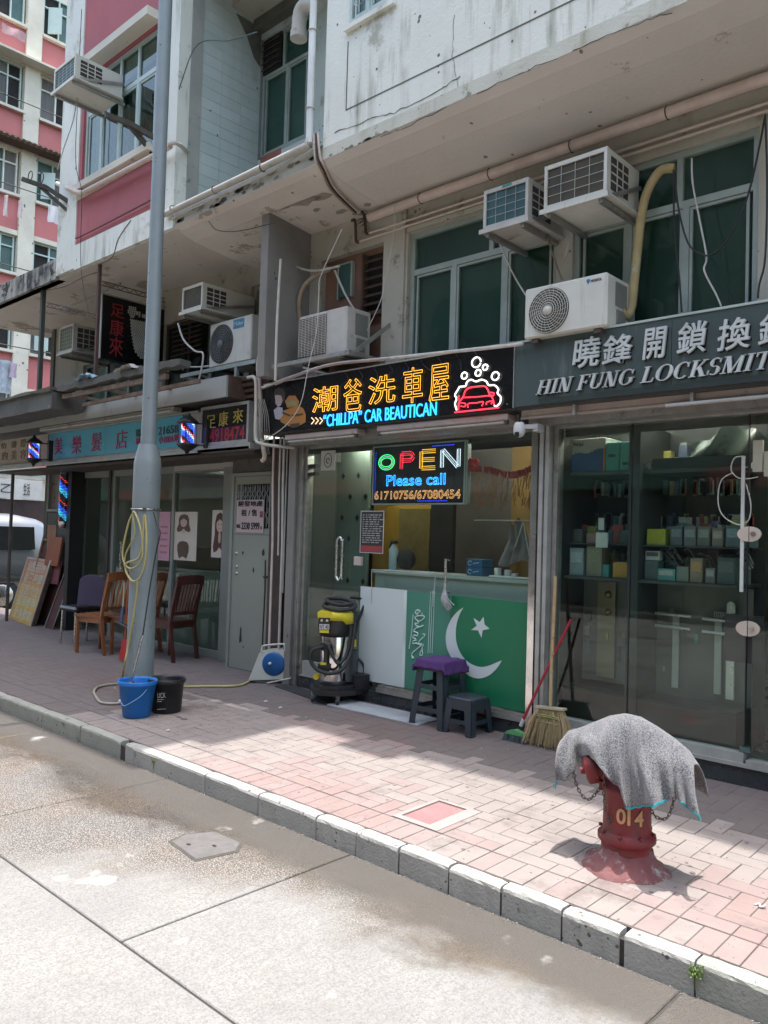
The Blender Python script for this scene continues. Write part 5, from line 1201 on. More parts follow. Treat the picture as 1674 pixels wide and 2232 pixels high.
fat([[(xa+.012,0,zb_),(xa+.012,0,zt_)],[(xa+.012,0,zt_),(xb-.035,0,zt_),(xb-.01,0,zt_-h*.22),(xb-.035,0,zt_-h*.46),(xa+.02,0,zt_-h*.46)]],colP,'led_letter')
zb_,zt_=lz(760,455)+.006,lz(760,240)-.004; xa=lx(750);xb=lx(935); h=zt_-zb_
fat([[(xa+.012,0,zb_),(xa+.012,0,zt_)],[(xa+.02,0,zt_-.0),(xb,0,zt_)],[(xa+.02,0,zt_-h*.5),(xb-.01,0,zt_-h*.5)],[(xa+.02,0,zb_+.0),(xb,0,zb_)]],colE,'led_letter')
zb_,zt_=lz(1020,440)+.004,lz(1020,220)-.004; xa=lx(1015);xb=lx(1215); h=zt_-zb_
fat([[(xa,0,zb_),(xa,0,zt_)],[(xa+.01,0,zt_),(xb-.01,0,zb_)],[(xb,0,zb_),(xb,0,zt_)]],colN,'led_letter')
leds(walk(glyph_paths('Please call',lx(355),lx(1060),lz(700,650),lz(700,520)),.0075),colB,'led_text',1,.0034)
leds(walk(glyph_paths('61710756/67080454',lx(215),lx(1245),lz(700,815),lz(700,715)),.0085),colY,'led_digits',1,.0026)
leds([[(ox0+.022,0,oz1-.05),(ox0+.022,0,oz0+.11)]],colBl,'led_border',.021,.005); leds([[(lx(900),0,oz1-.022),(lx(1150),0,oz1-.022)]],colBl,'led_border',.017,.005); leds([[(lx(735),0,oz0+.022),(lx(1085),0,oz0+.022)]],colBl,'led_border',.017,.005)
print('a5')
# ================================================================ SALON, METAL DOOR AND LEFT END
# ---- metal door
md=T('metal_gate_door','grey green sheet metal door with a scissor grille and a letting notice','door',(-6.65,5.2,0))
m_md=PM('door_grey_green',(.27,.285,.24),.6,var=(.21,.225,.19),vs=1.2,vamt=.8,bump=.12,bs=20,dirt=(.05,.045,.035),ds=3.2,dth=.685,dw=.02)
m=MB(); wall(m,-6.985,-6.33,.05,2.06,5.18,5.215,[(-6.945,-6.40,1.52,1.98)]); m.build('door_leaf',m_md,md)
m=MB(); m.box((-7.03,5.165,0),(-6.988,5.25,2.10)); m.box((-6.327,5.165,0),(-6.29,5.25,2.10)); m.box((-6.988,5.165,2.063),(-6.327,5.25,2.10)); m.build('door_frame',m_md,md)
m=MB(); m.box((-6.98,5.172,1.46),(-6.34,5.18,1.485)); m.build('rail_seam',m_md,md)
MB().box((-6.945,5.25,1.5),(-6.40,5.26,2.0)).build('dark_lining',m_dark,md)
g_=MB()
for k in range(14):
    x=-6.93+k*.04
    g_.tube([(x,5.19,1.53),(x,5.19,1.97)],.0045,4)
for k in range(7):
    x=-6.92+k*.078
    for z0 in (1.55,1.77):
        g_.tube(smooth_path([(x-.028,5.185,z0+.18),(x-.028,5.185,z0+.14),(x+.028,5.185,z0+.07),(x+.028,5.185,z0+.02)],3),.004,4); g_.tube(smooth_path([(x+.028,5.182,z0+.18),(x+.028,5.182,z0+.14),(x-.028,5.182,z0+.07),(x-.028,5.182,z0+.02)],3),.004,4)
g_.build('scissor_grille',PM('grille_paint',(.33,.37,.34),.5),md)
pn=MB().box((-6.925,5.168,1.475),(-6.47,5.172,1.815)).build('notice',PM('notice_pink_grey',(.47,.38,.37),.8,var=(.42,.33,.32),vs=6),md)
m_ink=PM('ink_black',(.02,.015,.02),.8); m_inkr=PM('ink_red',(.35,.08,.09),.8)
text('駿發地產',((-6.90,5.166,1.745),(-6.49,5.166,1.805)),m_ink,pn,'print',off=.012); text('租 / 售',((-6.84,5.166,1.645),(-6.58,5.166,1.715)),m_ink,pn,'print',off=.01); text('2330 5999',((-6.83,5.166,1.505),(-6.53,5.166,1.58)),m_ink,pn,'print',off=.02)
text('電話',((-6.915,5.166,1.52),(-6.85,5.166,1.56)),m_ink,pn,'print'); text('出租',((-6.53,5.166,1.63),(-6.48,5.166,1.70)),m_inkr,pn,'print'); text('洽',((-6.52,5.166,1.51),(-6.485,5.166,1.545)),m_inkr,pn,'print')
m_chip=PM('chipped_dark',(.035,.032,.028),.9)
for i,(px,py,sx,sy) in enumerate(((529,1205,.02,.025),(574,1205,.03,.05),(552,1243,.02,.04),(524,1385,.035,.11),(530,1410,.01,.02))):
    c=AT(px,py,5.177); rr=random.Random(i+40); P_=[(c.x+math.cos(6.28*k/9)*sx*rr.uniform(.4,1),5.1785,c.z+math.sin(6.28*k/9)*sy*rr.uniform(.5,1)) for k in range(9)]
    MB().prism(P_,(0,-.0012,0)).build('paint_chip',m_chip,md)
for py in (1206,1235,1250):
    c=AT(516,py,5.18); MB().lathe([(.018,0),(.014,-.008),(.001,-.009)],(c.x,5.178,c.z),14,'Y').build('lock_cylinder',m_steel,md)
c=AT(580,1258,5.15); m=MB(); m.obox((c.x,5.15,c.z),(.06,.03,.02)); m.tube([(c.x+.01,5.14,c.z),(c.x+.06,5.12,c.z+.01)],.008,6); m.build('door_bolt',m_black,md)
# lintel and grubby wall over the metal door; brown channel and pipes beside it
m=MB(); m.box((-7.05,5.19,2.10),(-5.92,5.42,2.36)); t2=b; m.build('door_lintel',PM('grubby_concrete',(.13,.125,.11),.9,var=(.07,.065,.055),vs=5,vamt=1,bump=.4,dirt=(.04,.035,.03),ds=9,dth=.55),b)
m=MB(); m.box((-6.288,5.10,0),(-6.10,5.24,2.32)); m.build('brown_channel',PM('brown_channel',(.085,.055,.05),.7,var=(.05,.035,.03),vs=6,bump=.2),b)
rrp=random.Random(6)
def pipe(P,r,mat,name,label,cat='pipe',grp=None,n=8,sm=5):
    m=MB(); m.tube(smooth_path(P,sm) if sm else P,r,n); return tag(m.build(name,mat),label,cat,grp)
X=lambda px,Y=5.06:AT(px,1200,Y).x
t=T('drain_pipes','bundle of thin pale pipes running down beside the metal door','pipes',(-6.15,5.08,0))
for x0,x1,zt,zb_,r_,mt in ((-6.21,-6.18,2.55,.32,.012,m_pipepink),(-6.11,-6.09,2.5,1.26,.010,m_pipe),(-6.05,-6.03,2.6,.20,.014,m_pipe),(-6.00,-6.00,2.6,.9,.009,m_alu)):
    m=MB(); m.tube([(x0,5.06,zt),(x0,5.06,2.0),(x1,5.06,1.4),(x1,5.06,zb_)],r_,8); m.build('pipe',mt,t)
m=MB(); m.tube([(-6.37,5.13,1.20),(-6.36,5.13,.9),(-6.36,5.12,.34)],.008,6); m.build('pipe',m_cable,t)
# white bends and the fat pipe hanging by the salon sign
t=T('white_waste_pipe','white waste pipe dropping past the small gold sign to the top of the metal door','pipe',(-6.3,4.7,2.5))
A=lambda px,py,Y:AT(px,py,Y)
m=MB(); m.tube(smooth_path([A(540,823,4.72),A(556,825,4.70),A(558,870,4.70),A(557,950,4.70),A(566,966,4.70),A(600,972,4.8),A(640,976,4.95)],5),.016,8); m.build('pipe',m_pipe,t)
m=MB(); m.tube(smooth_path([A(566,775,4.72),A(563,800,4.72),A(566,850,4.75),A(572,960,4.8),A(577,995,4.85),A(571,1005,4.85)],5),.022,8); m.build('lagged_pipe',m_pipepink,t)
m=MB()
for k in range(7):
    o_=k*4; m.tube(smooth_path([A(556+o_*.8,870,4.72),A(560+o_,905,4.72),A(558+o_*1.2,940,4.74),A(570+o_*.6,960,4.8),A(575+o_*.5,990,4.9)],4),.004,5)
o=m.build('loose_wires',PM('wire_brown_grey',(.16,.14,.12),.7,var=(.35,.33,.3),vs=5,vamt=1)); tag(o,'bunch of loose grey and brown wires hanging between the salon sign and the neon sign','wires')
# ---- salon shopfront
sl=T('salon_shopfront','green grey framed hair salon window with model posters, behind the lamp post','shopfront',(-9,5.4,0))
m_sf=PM('salon_frame_grey',(.24,.26,.23),.55,var=(.2,.215,.19),vs=1.5)
m=MB(); m.box((-10.97,5.38,.05),(-10.80,5.46,2.33)); m.box((-7.44,5.36,.05),(-7.05,5.46,2.36)); m.box((-10.80,5.39,2.17),(-7.44,5.46,2.36)); m.box((-9.96,5.39,.05),(-9.90,5.46,2.17)); m.box((-8.52,5.39,.05),(-8.47,5.46,2.17)); m.box((-8.47,5.39,.05),(-7.44,5.46,.13)); m.box((-9.90,5.39,.05),(-8.52,5.46,.10)); m.build('frame',m_sf,sl)
m=MB(); m.box((-7.44,5.34,2.20),(-7.06,5.358,2.37)); m.box((-8.47,5.37,2.19),(-7.44,5.388,2.375)); m.build('head_panel',PM('head_panel_pale',(.42,.40,.37),.6,var=(.37,.35,.32),vs=2),sl)
m=MB(); m.box((-10.03,5.36,.05),(-9.975,5.378,2.33)); m.build('dark_post',PM('post_dark_red',(.035,.022,.02),.5),sl)
for a,c in ((-10.80,-9.96),(-9.90,-8.52),(-8.47,-7.44)): MB().box((a,5.42,.11),(c,5.43,2.17)).build('glass_pane',m_glass,sl)
MB().box((-8.46,5.435,.13),(-7.45,5.445,1.02)).build('frosted_film',PM('film_grey_green',(.13,.155,.125),.4,var=(.11,.13,.105),vs=.7),sl)
m=MB()
for k in range(9): m.tube([(-9.70+.012*math.sin(k),5.395,.86+k*.05),(-9.70+.012*math.cos(k*2),5.395,.90+k*.05)],.014,6)
m.build('twisted_handle',PM('handle_cream',(.5,.46,.36),.4),sl)
# interior of salon: counters, boxes, dark chairs
MB().box((-10.3,6.6,.05),(-9.2,6.9,1.25)).build('salon_counter',PM('counter_olive',(.16,.15,.10),.7),sl)
MB().box((-10.6,5.9,1.0),(-10.1,6.2,1.35)).build('tan_box',PM('tan_box',(.28,.21,.10),.8),sl)
MB().box((-9.9,9.2,.05),(-7.3,9.3,2.3)).build('salon_mirror',PM('mirror_back',(.10,.11,.10),.3),sl)
t=T('salon_fill_light','added fill tube on the salon ceiling seen through the left window','fill light',(-9.6,6.8,2.36)); MB().box((-11.0,7.96,2.34),(-9.9,8.04,2.38)).build('batten',m_acwhite,t); MB().cyl((-10.95,8,2.32),(-9.95,8,2.32),.016,n=8).build('tube',m_tube,t)  # lamp added to brighten the salon interior
# posters
def poster(x0,x1,z0,z1,c,label,hair,long_,fx=.5,two=False):
    t=T('hair_poster',label,'poster',((x0+x1)/2,5.41,z0),'hair posters on the salon glass')
    W_=x1-x0;H_=z1-z0
    MB().box((x0,5.408,z0),(x1,5.414,z1)).build('sheet',PM('poster_sheet',c,.6,var=tuple(q*.9 for q in c),vs=3),t)
    if hair is None:
        for k in range(5): MB().box((x0+W_*.15,5.4055,z0+H_*(.15+.13*k)),(x0+W_*.8,5.4075,z0+H_*(.19+.13*k))).build('print',PM('print_rose',(.45,.18,.22),.6),t)
        return t
    hm=PM('hair_print',hair,.6,var=tuple(q*.5 for q in hair),vs=40,stretch=(3,1,.6)); sk=PM('skin_print',(.60,.46,.38),.6)
    def blob(cx,cz,rx,rz,mat,nm,y,n=18,sq=1.0):
        P_=[(cx+rx*math.copysign(abs(math.cos(6.283*k/n))**sq,math.cos(6.283*k/n)),y,cz+rz*math.sin(6.283*k/n)) for k in range(n)]; MB().prism(P_,(0,-.0007,0)).build(nm,mat,t)
    cx=x0+W_*fx; cz=z0+H_*(.74 if two else .66)
    def hairshape(cx,top,bot,w1,w2):
        P_=[(cx,5.4075,top),(cx+w1*.7,5.4075,top-(top-bot)*.06),(cx+w1,5.4075,top-(top-bot)*.25),(cx+w1*1.02,5.4075,top-(top-bot)*.55),(cx+w2,5.4075,bot+(top-bot)*.12),(cx+w2*.8,5.4075,bot),(cx+w1*.45,5.4075,bot+(top-bot)*.06),(cx,5.4075,bot+(top-bot)*.14),(cx-w1*.5,5.4075,bot+(top-bot)*.04),(cx-w2*.85,5.4075,bot),(cx-w2,5.4075,bot+(top-bot)*.14),(cx-w1*.98,5.4075,top-(top-bot)*.55),(cx-w1,5.4075,top-(top-bot)*.25),(cx-w1*.7,5.4075,top-(top-bot)*.06)]
        MB().prism(P_,(0,-.0007,0)).build('print_hair',hm,t)
    if long_: hairshape(cx,z0+H_*.95,z0+H_*.10,W_*.28,W_*.36); blob(cx,z0+H_*.42,W_*.07,H_*.12,sk,'print_neck',5.4066); cz=z0+H_*.68
    else: hairshape(cx,z0+H_*.95,z0+H_*.58,W_*.20,W_*.27); blob(cx,z0+H_*.60,W_*.06,H_*.05,sk,'print_neck',5.4066); cz=z0+H_*.78
    fw,fh=(W_*.125,H_*.095) if not long_ else (W_*.19,H_*.15)
    blob(cx,cz,fw,fh,sk,'print_face',5.4062)
    dk=PM('print_dark',(.08,.04,.035),.6); rd=PM('print_lips',(.5,.10,.10),.6)
    for s_ in (-1,1): MB().box((cx+s_*fw*.42-fw*.16,5.4050,cz+fh*.05),(cx+s_*fw*.42+fw*.16,5.4055,cz+fh*.16)).build('print_eye',dk,t)
    MB().box((cx-fw*.22,5.4050,cz-fh*.52),(cx+fw*.22,5.4055,cz-fh*.42)).build('print_lips',rd,t)
    P_=[(cx-fw*1.02,5.4053,cz+fh*.35),(cx-fw*.5,5.4053,cz+fh*1.08),(cx+fw*.5,5.4053,cz+fh*1.08),(cx+fw*1.02,5.4053,cz+fh*.35),(cx+fw*.3,5.4053,cz+fh*.72),(cx,5.4053,cz+fh*.85),(cx-fw*.3,5.4053,cz+fh*.72)]; MB().prism(P_,(0,-.0005,0)).build('print_fringe',hm,t)
    if two: hairshape(cx,z0+H_*.40,z0+H_*.03,W_*.22,W_*.17)
    return t
poster(-8.55,-8.0,1.12,1.70,(.60,.56,.47),'white poster showing a bobbed brown hairstyle above a second hairstyle seen from behind',(.12,.07,.045),False,two=True)
poster(-8.82,-8.57,1.10,1.70,(.55,.30,.38),'pink edged poster partly hidden by the lamp post',None,False)
poster(-7.70,-7.36,1.18,1.72,(.62,.56,.52),'narrow poster of a model with long dark red hair beside the metal door',(.10,.03,.025),True,fx=.45)
# ---- salon sign, awning fascia, tube channel
bs=T('salon_sign','long blue green salon signboard with magenta characters','shop sign',(-9.1,4.85,2.55))
m_bl=PM('sign_blue',(.05,.31,.47),.35,var=(.11,.43,.52),vs=.8,vamt=1)
for a,c in ((-10.74,-9.2),(-9.197,-7.52)): MB().box((a,4.85,2.375),(c,4.88,2.725)).build('board_panel',m_bl,bs)
m=MB(); m.box((-10.74,4.882,2.36),(-7.2,5.35,2.74)); m.build('sign_box',m_alu,bs)
m=MB(); m.box((-10.76,4.83,2.728),(-7.2,4.90,2.748)); m.box((-10.76,4.83,2.352),(-7.2,4.90,2.372)); m.build('edge_trim',m_alu,bs)
m_mag=PM('letter_magenta',(.42,.03,.14),.4)
def chars(par,L,Y,mat,dep=.006,off=.008,nm='raised_character'):
    for ch,x0,x1,y1,y0 in L:
        a=AT(x0,(y0+y1)/2,Y); c=AT(x1,(y0+y1)/2,Y); zb_=AT((x0+x1)/2,y0,Y).z; zt_=AT((x0+x1)/2,y1,Y).z
        text(ch,((a.x,Y,zb_),(c.x,Y,zt_)),mat,par,nm,depth=dep,off=off)
chars(bs,(('美',119,136,954,990),('樂',157,177,949,989),('髮',199,221,943,983),('店',253,277,938,978)),4.845,m_mag,off=.0)
chars(bs,(('電',296,305,936,952),('話',306,315,934,950),('21658',345,388,928,946)),4.845,m_sg,off=.005)
chars(bs,(('地',296,305,954,970),('址',306,315,953,969),('小100A地',346,389,948,966)),4.845,m_mag,off=.005)
t=T('salon_tube_channel','cream tube light channel above the blue salon sign','light channel',(-9,4.7,2.77))
m=MB(); m.box((-10.75,4.72,2.748),(-7.5,4.82,2.80)); m.build('channel',PM('channel_cream',(.38,.36,.29),.5,var=(.3,.28,.22),vs=5),t); MB().cyl((-10.7,4.715,2.76),(-7.55,4.715,2.76),.012).build('tube',PM('unlit_tube4',(.5,.5,.46),.3),t)
for x in (-9.9,-9.0,-8.1): MB().box((x,4.70,2.745),(x+.025,4.72,2.79)).build('clip',m_alu,t)
t=T('salon_lower_channel','long pale channel with clips running under the salon sign','light channel',(-9,4.8,2.32)); m=MB(); m.box((-12.6,4.80,2.315),(-6.25,4.87,2.35)); m.box((-12.6,4.78,2.29),(-6.25,4.80,2.315)); m.build('channel',m_alu,t); m=MB(); m.box((-12.5,4.88,2.25),(-6.3,5.38,2.285)); m.build('soffit_board',m_darkmetal,t)
# beige sign at the far left
t=T('beige_signboard','faded beige signboard with worn brown characters at the far left','shop sign',(-11.9,4.86,2.5))
MB().box((-14,4.86,2.36),(-10.79,4.9,2.74)).build('board',PM('sign_beige',(.42,.37,.31),.7,var=(.36,.31,.26),vs=3),t)
chars(t,(('怡',2,14,965,978),('發',24,36,962,976),('理',44,56,958,975)),4.855,PM('letter_faded',(.22,.17,.11),.8),off=0)
chars(t,(('的',4,16,985,1003),('美',24,36,982,1002),('容',44,56,980,1000)),4.855,PM('letter_faded2',(.24,.19,.13),.8),off=0)
# fascia
fa=T('awning_fascia','plain grey sheet fascia running above the salon sign','fascia',(-9,4.6,2.9))
m_fa=PM('fascia_grey',(.30,.31,.29),.6,var=(.25,.255,.24),vs=1,dirt=(.2,.17,.14),ds=4,dth=.62)
for a,c in ((-14,-11.35),(-11.347,-8.72),(-8.717,-6.40)): MB().box((a,4.60,2.782),(c,4.63,2.99)).build('fascia_panel',m_fa,fa)
m=MB(); m.box((-14,4.632,2.81),(-6.40,5.4,2.83)); m.build('awning_top',m_darkmetal,fa)
m=MB(); m.prism([(-6.395,4.62,2.99),(-6.395,4.62,2.79),(-6.395,5.1,2.75),(-6.395,5.1,3.0)],(.01,0,0)); m.build('end_panel',m_rust,fa)
for k in range(4): MB().obox((-6.18,4.78+k*.02,2.98-k*.055),(.42,.05,.03),(R(20),0,0)).build('stacked_slat',m_rust,fa)
# small gold lettered sign
gs=T('gold_letter_sign','small black signboard with gold characters and red digits at the right of the salon sign','shop sign',(-6.75,4.8,2.6))
a=AT(443,900,4.80).x; c=AT(540,900,4.80).x
MB().box((a,4.80,2.385),(c,4.83,2.73)).build('board',m_signblack,gs); frame(gs,a-.03,c+.03,2.355,2.76,4.79,.03,.06,m_alu,'frame')
m_gold=PM('letter_gold',(.52,.42,.10),.4)
chars(gs,(('足',449,470,905,934),('康',477,497,897,929),('來',508,530,891,922)),4.797,m_gold,off=.0)
chars(gs,(('54918474',448,533,932,962),),4.797,PM('letter_red_digit',(.42,.03,.03),.5),off=.012)
MB().box((a,4.796,2.39),(c,4.7995,2.53)).build('lower_band',PM('band_navy',(.012,.012,.035),.5),gs)
m=MB(); m.box((a-.05,4.78,2.29),(c+.08,4.90,2.352)); m.build('bracket_box',m_alu,gs)
# ---- barber lanterns and pole
m_ledb=EM('led_pole_blue',(.03,.12,1),3.5); m_ledw=EM('led_pole_white',(.55,.75,1),3); m_ledr=EM('led_pole_red',(1,.05,.06),2.5); m_ledc=EM('led_pole_cyan',(.05,.6,1),3)
m_poleglass=PM('pole_core',(.03,.035,.05),.3)
def lantern(px,py0,py1,Y,label):
    c=AT(px,(py0+py1)/2,Y); H=AT(px,py0,Y).z-AT(px,py1,Y).z; s=H/.30
    t=T('barber_lantern',label,'barber light',(c.x,Y,c.z),'barber pole lanterns'); z=c.z
    MB().lathe([(.001,.15*s),(.012*s,.135*s),(.02*s,.12*s),(.055*s,.095*s),(.078*s,.075*s),(.074*s,.065*s),(.05*s,.063*s)],(c.x,Y,z),6).build('cap',m_black,t)
    MB().lathe([(.05*s,-.075*s),(.076*s,-.078*s),(.07*s,-.09*s),(.045*s,-.112*s),(.02*s,-.125*s),(.008*s,-.15*s),(.001,-.155*s)],(c.x,Y,z),6).build('base',m_black,t)
    MB().cyl((c.x,Y,z-.075*s),(c.x,Y,z+.063*s),.040*s,n=16).build('core',m_poleglass,t)
    for k in range(4):
        a=R(45+90*k); MB().tube([(c.x+.062*s*math.cos(a),Y+.062*s*math.sin(a),z-.078*s),(c.x+.062*s*math.cos(a),Y+.062*s*math.sin(a),z+.068*s)],.004,5).build('bar',m_black,t)
    ms=[MB(),MB(),MB()]
    for i in range(22):
        for j in range(13):
            a=6.283*i/22; zz=-.068*s+j*.0105*s; ph=(a/6.283*2+j/9.)%1
            q=0 if ph<.42 else 1 if ph<.62 else 2 if ph<.75 else None
            if q is None: continue
            p=Vector((c.x+.0415*s*math.cos(a),Y+.0415*s*math.sin(a),z+zz)); r_=.0036*s
            ms[q].obox(p,(r_*1.6,r_*1.6,r_*1.6),(0,0,a))
    for m_,mt,nm in zip(ms,(m_ledb,m_ledw,m_ledr),('blue','white','red')): m_.build('led_dots',mt,t,kind='stuff')
    m=MB(); m.bar((c.x,Y+.05,z+.07*s),(c.x+.10,Y+.16,z+.07*s),.012); m.bar((c.x,Y+.05,z-.08*s),(c.x+.10,Y+.16,z-.08*s),.012); m.box((c.x+.08,Y+.14,z-.1*s),(c.x+.13,Y+.2,z+.1*s)); m.build('bracket',m_black,t)
lantern(409,897,990,4.62,'lit barber lantern mounted on the right end of the blue salon sign')
lantern(74,947,1016,4.62,'lit barber lantern mounted between the beige sign and the blue salon sign')
c=AT(140,1085,5.2); t=T('barber_pole','tall lit blue and white barber pole on the black post left of the salon window','barber light',(c.x,5.2,1.3))
zt_,zb_=AT(140,1033,5.2).z,AT(136,1137,5.2).z
MB().cyl((c.x,5.2,zb_),(c.x,5.2,zt_),.062,n=18).build('core',m_poleglass,t); MB().lathe([(.07,0),(.07,.03),(.05,.045),(.001,.05)],(c.x,5.2,zt_),18).build('cap',m_steel,t); MB().lathe([(.001,-.09),(.06,-.09),(.066,-.03),(.07,0)],(c.x,5.2,zb_),18).build('base',m_steel,t)
ms=[MB(),MB(),MB()]; nr=30
for i in range(22):
    for j in range(nr):
        a=6.283*i/22; ph=(a/6.283+j/15.)%1; q=0 if ph<.25 else 1 if ph<.45 else 2 if .62<ph<.70 else None
        if q is None: continue
        ms[q].obox((c.x+.0635*math.cos(a),5.2+.0635*math.sin(a),zb_+.015+(zt_-zb_-.03)*j/nr),(.009,.009,.009),(0,0,a))
for m_,mt in zip(ms,(m_ledc,m_ledb,m_ledr)): m_.build('led_dots',mt,t,kind='stuff')
m=MB(); m.box((c.x+.09,5.2,.05),(c.x+.20,5.4,2.33)); m.build('black_post',m_black,t)
# small window bay left of the pole
t=T('corner_window','brown framed corner window with pictures left of the barber pole','window',(-11.8,5.42,0))
frame(t,-11.9,-11.1,1.70,2.30,5.38,.04,.05,m_sf,'frame'); m=MB(); m.box((-11.53,5.38,1.74),(-11.50,5.42,2.26)); m.build('mullion',m_sf,t)
MB().box((-11.86,5.43,1.74),(-11.14,5.44,2.26)).build('pane',PM('pane_brown',(.14,.12,.11),.3,var=(.25,.22,.2),vs=4,vamt=1),t)
MB().box((-11.9,5.40,.9),(-11.1,5.46,1.69)).build('lower_board',PM('board_olive',(.10,.11,.09),.7,var=(.06,.065,.055),vs=3),t)
MB().box((-11.86,5.39,.95),(-11.58,5.398,1.5)).build('print_panel',PM('print_brown',(.22,.12,.07),.6,var=(.4,.2,.1),vs=7,vamt=1),t)
t=T('awning_post','slim dark post holding up the left end of the salon awning','post',(-12.4,5.2,0)); MB().cyl((-12.35,5.05,0),(-12.35,5.05,2.3),.025,n=10).build('shaft',m_darkmetal,t)
# leaning sign boards
def lean(px0,py0,px1,py1,H,wd,lab,name,cat,body,Yb,tilt=.28,th=.05):
    pass
ys=T('menu_board','orange and yellow price board with pale characters leaning at the left end of the footway','sign board',(-12.2,5.15,0))
B0=AZ(18,1352,0);B1=AZ(66,1372,0);T1=None
# board plane: base edge B0-B1, leaning back
e=(B1-B0); e.z=0; Wb=e.length; e.normalize(); nb=Vector((-e.y,e.x,0)); up_=(Vector((0,0,1))*.92+nb*.22+e*.06).normalized(); Hb=1.02
def bp(u,v,d=0): return B0+e*(u*Wb)+up_*(v*Hb)+(e.cross(up_)).normalized()*d
def bquad(u0,u1,v0,v1,d,th,mat,nm,par):
    m=MB(); P_=[bp(u0,v0,d),bp(u1,v0,d),bp(u1,v1,d),bp(u0,v1,d)]; m.prism(P_,(e.cross(up_)).normalized()*th); return m.build(nm,mat,par)
bquad(0,1,0,1,-.06,.06,m_rust,'case',ys); bd=[(.04,.82,1,(.40,.14,.08)),(.0,.62,.82,(.42,.17,.06)),(0,.42,.62,(.46,.24,.05)),(0,.22,.42,(.46,.30,.05)),(0,.0,.22,(.45,.27,.05))]
bd=[(*q[:3],tuple(min(.7,w*1.35) for w in q[3])) for q in bd]
for k,(v0,v1) in enumerate(((.80,.97),(.61,.80),(.42,.61),(.23,.42),(.03,.23))): bquad(.05,.95,v0,v1,.0005,.003,PM('board_band%d'%k,bd[k][3],.5,var=tuple(q*.8 for q in bd[k][3]),vs=5),'band',ys)
for (u0,u1,v0,v1) in ((0,.05,0,1),(.95,1,0,1),(.05,.95,.97,1),(.05,.95,0,.03)): bquad(u0,u1,v0,v1,.0,.012,PM('board_frame',(.5,.42,.33),.5),'frame',ys)
nr_=(e.cross(up_)).normalized()
for ln,v in (('油壓刮痧',.79),('香薰按摩',.61),('足部穴位',.43),('採耳修甲',.26),('全身推拿',.08)):
    A0=bp(.12,v,.004); B_=bp(.88,v+.11,.004); text(ln,(A0,B_),PM('letter_pale_board',(.55,.55,.45),.6,var=(.4,.45,.35),vs=9),ys,'print',depth=.003,right=e,up=up_,off=.01)
t=T('red_panel_board','dark red folding board with pictures standing behind the orange price board','sign board',(-11.3,5.3,0))
MB().obox((-11.55,5.33,.45),(.62,.03,.95),(R(-8),0,0)).build('panel',PM('board_maroon',(.075,.022,.018),.6,var=(.05,.018,.015),vs=3),t)
MB().obox((-11.40,5.29,1.12),(.42,.025,.42),(R(-8),0,0)).build('picture_top',PM('picture_orange',(.34,.10,.03),.5,var=(.2,.05,.02),vs=8,vamt=1),t); MB().obox((-11.42,5.30,.82),(.42,.02,.34),(R(-8),0,0)).build('picture_low',PM('picture_pink',(.30,.08,.09),.6,var=(.07,.04,.05),vs=10,vamt=1),t)
t=T('wooden_easel','narrow wooden frame leaning behind the price board','frame',(-11.9,5.2,0))
m=MB(); 
for p,q_ in (((-12.25,5.30,.3),(-11.97,5.40,1.36)),((-11.98,5.30,.3),(-11.72,5.40,1.36)),((-12.0,5.39,1.28),(-11.74,5.39,1.28)),((-12.1,5.35,.85),(-11.85,5.35,.85))): m.bar(p,q_,.025)
m.build('rails',PM('wood_rail',(.32,.20,.13),.6),t); MB().prism([(-12.18,5.34,.5),(-11.95,5.34,.5),(-11.76,5.40,1.26),(-11.98,5.40,1.26)],(0,.01,0)).build('panel',PM('panel_maroon2',(.10,.035,.03),.6),t)
t=T('thin_metal_frame','thin empty metal frame leaning by the black stool at the salon','frame',(-11.0,5.2,0))
P0,P1,P2,P3=Vector((-11.25,5.12,.02)),Vector((-11.0,5.12,.02)),Vector((-10.87,5.34,.86)),Vector((-11.12,5.34,.86)); m=MB(); m.tube([P0,P1,P2,P3,P0],.009,6); m.build('tube_frame',m_alu,t); MB().prism([P0+Vector((.01,.01,0)),P1+Vector((-.01,.01,0)),P2+Vector((-.01,.01,0)),P3+Vector((.01,.01,0))],(0,.006,0)).build('panel',PM('panel_maroon3',(.09,.03,.028),.6),t)
# ---- far shop sign and vans seen past the end of the block
t=T('white_distant_sign','white distant signboard with a dark logo at the left edge','shop sign',(-18,6.8,2.5))
c0=AX(0,1042,-18);c1=AX(62,1088,-18)
MB().box((-18.1,6.2,c1.z),(-18,c1.y+.3,c0.z)).build('board',PM('sign_white_far',(.66,.66,.64),.5),t)
MB().box((-18.15,6.0,c1.z-.9),(-18.05,9.5,c1.z-.02)).build('dark_shop_band',PM('shop_dark_red',(.06,.035,.032),.7,var=(.03,.02,.02),vs=3),t)
MB().box((-18.15,6.0,c0.z+.02),(-18.05,9.5,c0.z+.3)).build('roof_line',m_alu,t)
text('乙',((-17.99,c0.y+.02,c1.z+.12),(-17.99,c0.y+.28,c0.z-.12)),m_ink,t,'print',right=(0,1,0),up=(0,0,1)); text('生活',((-17.99,c1.y-.12,c1.z+.08),(-17.99,c1.y+.02,c0.z-.08)),m_ink,t,'print',right=(0,1,0),up=(0,0,1))
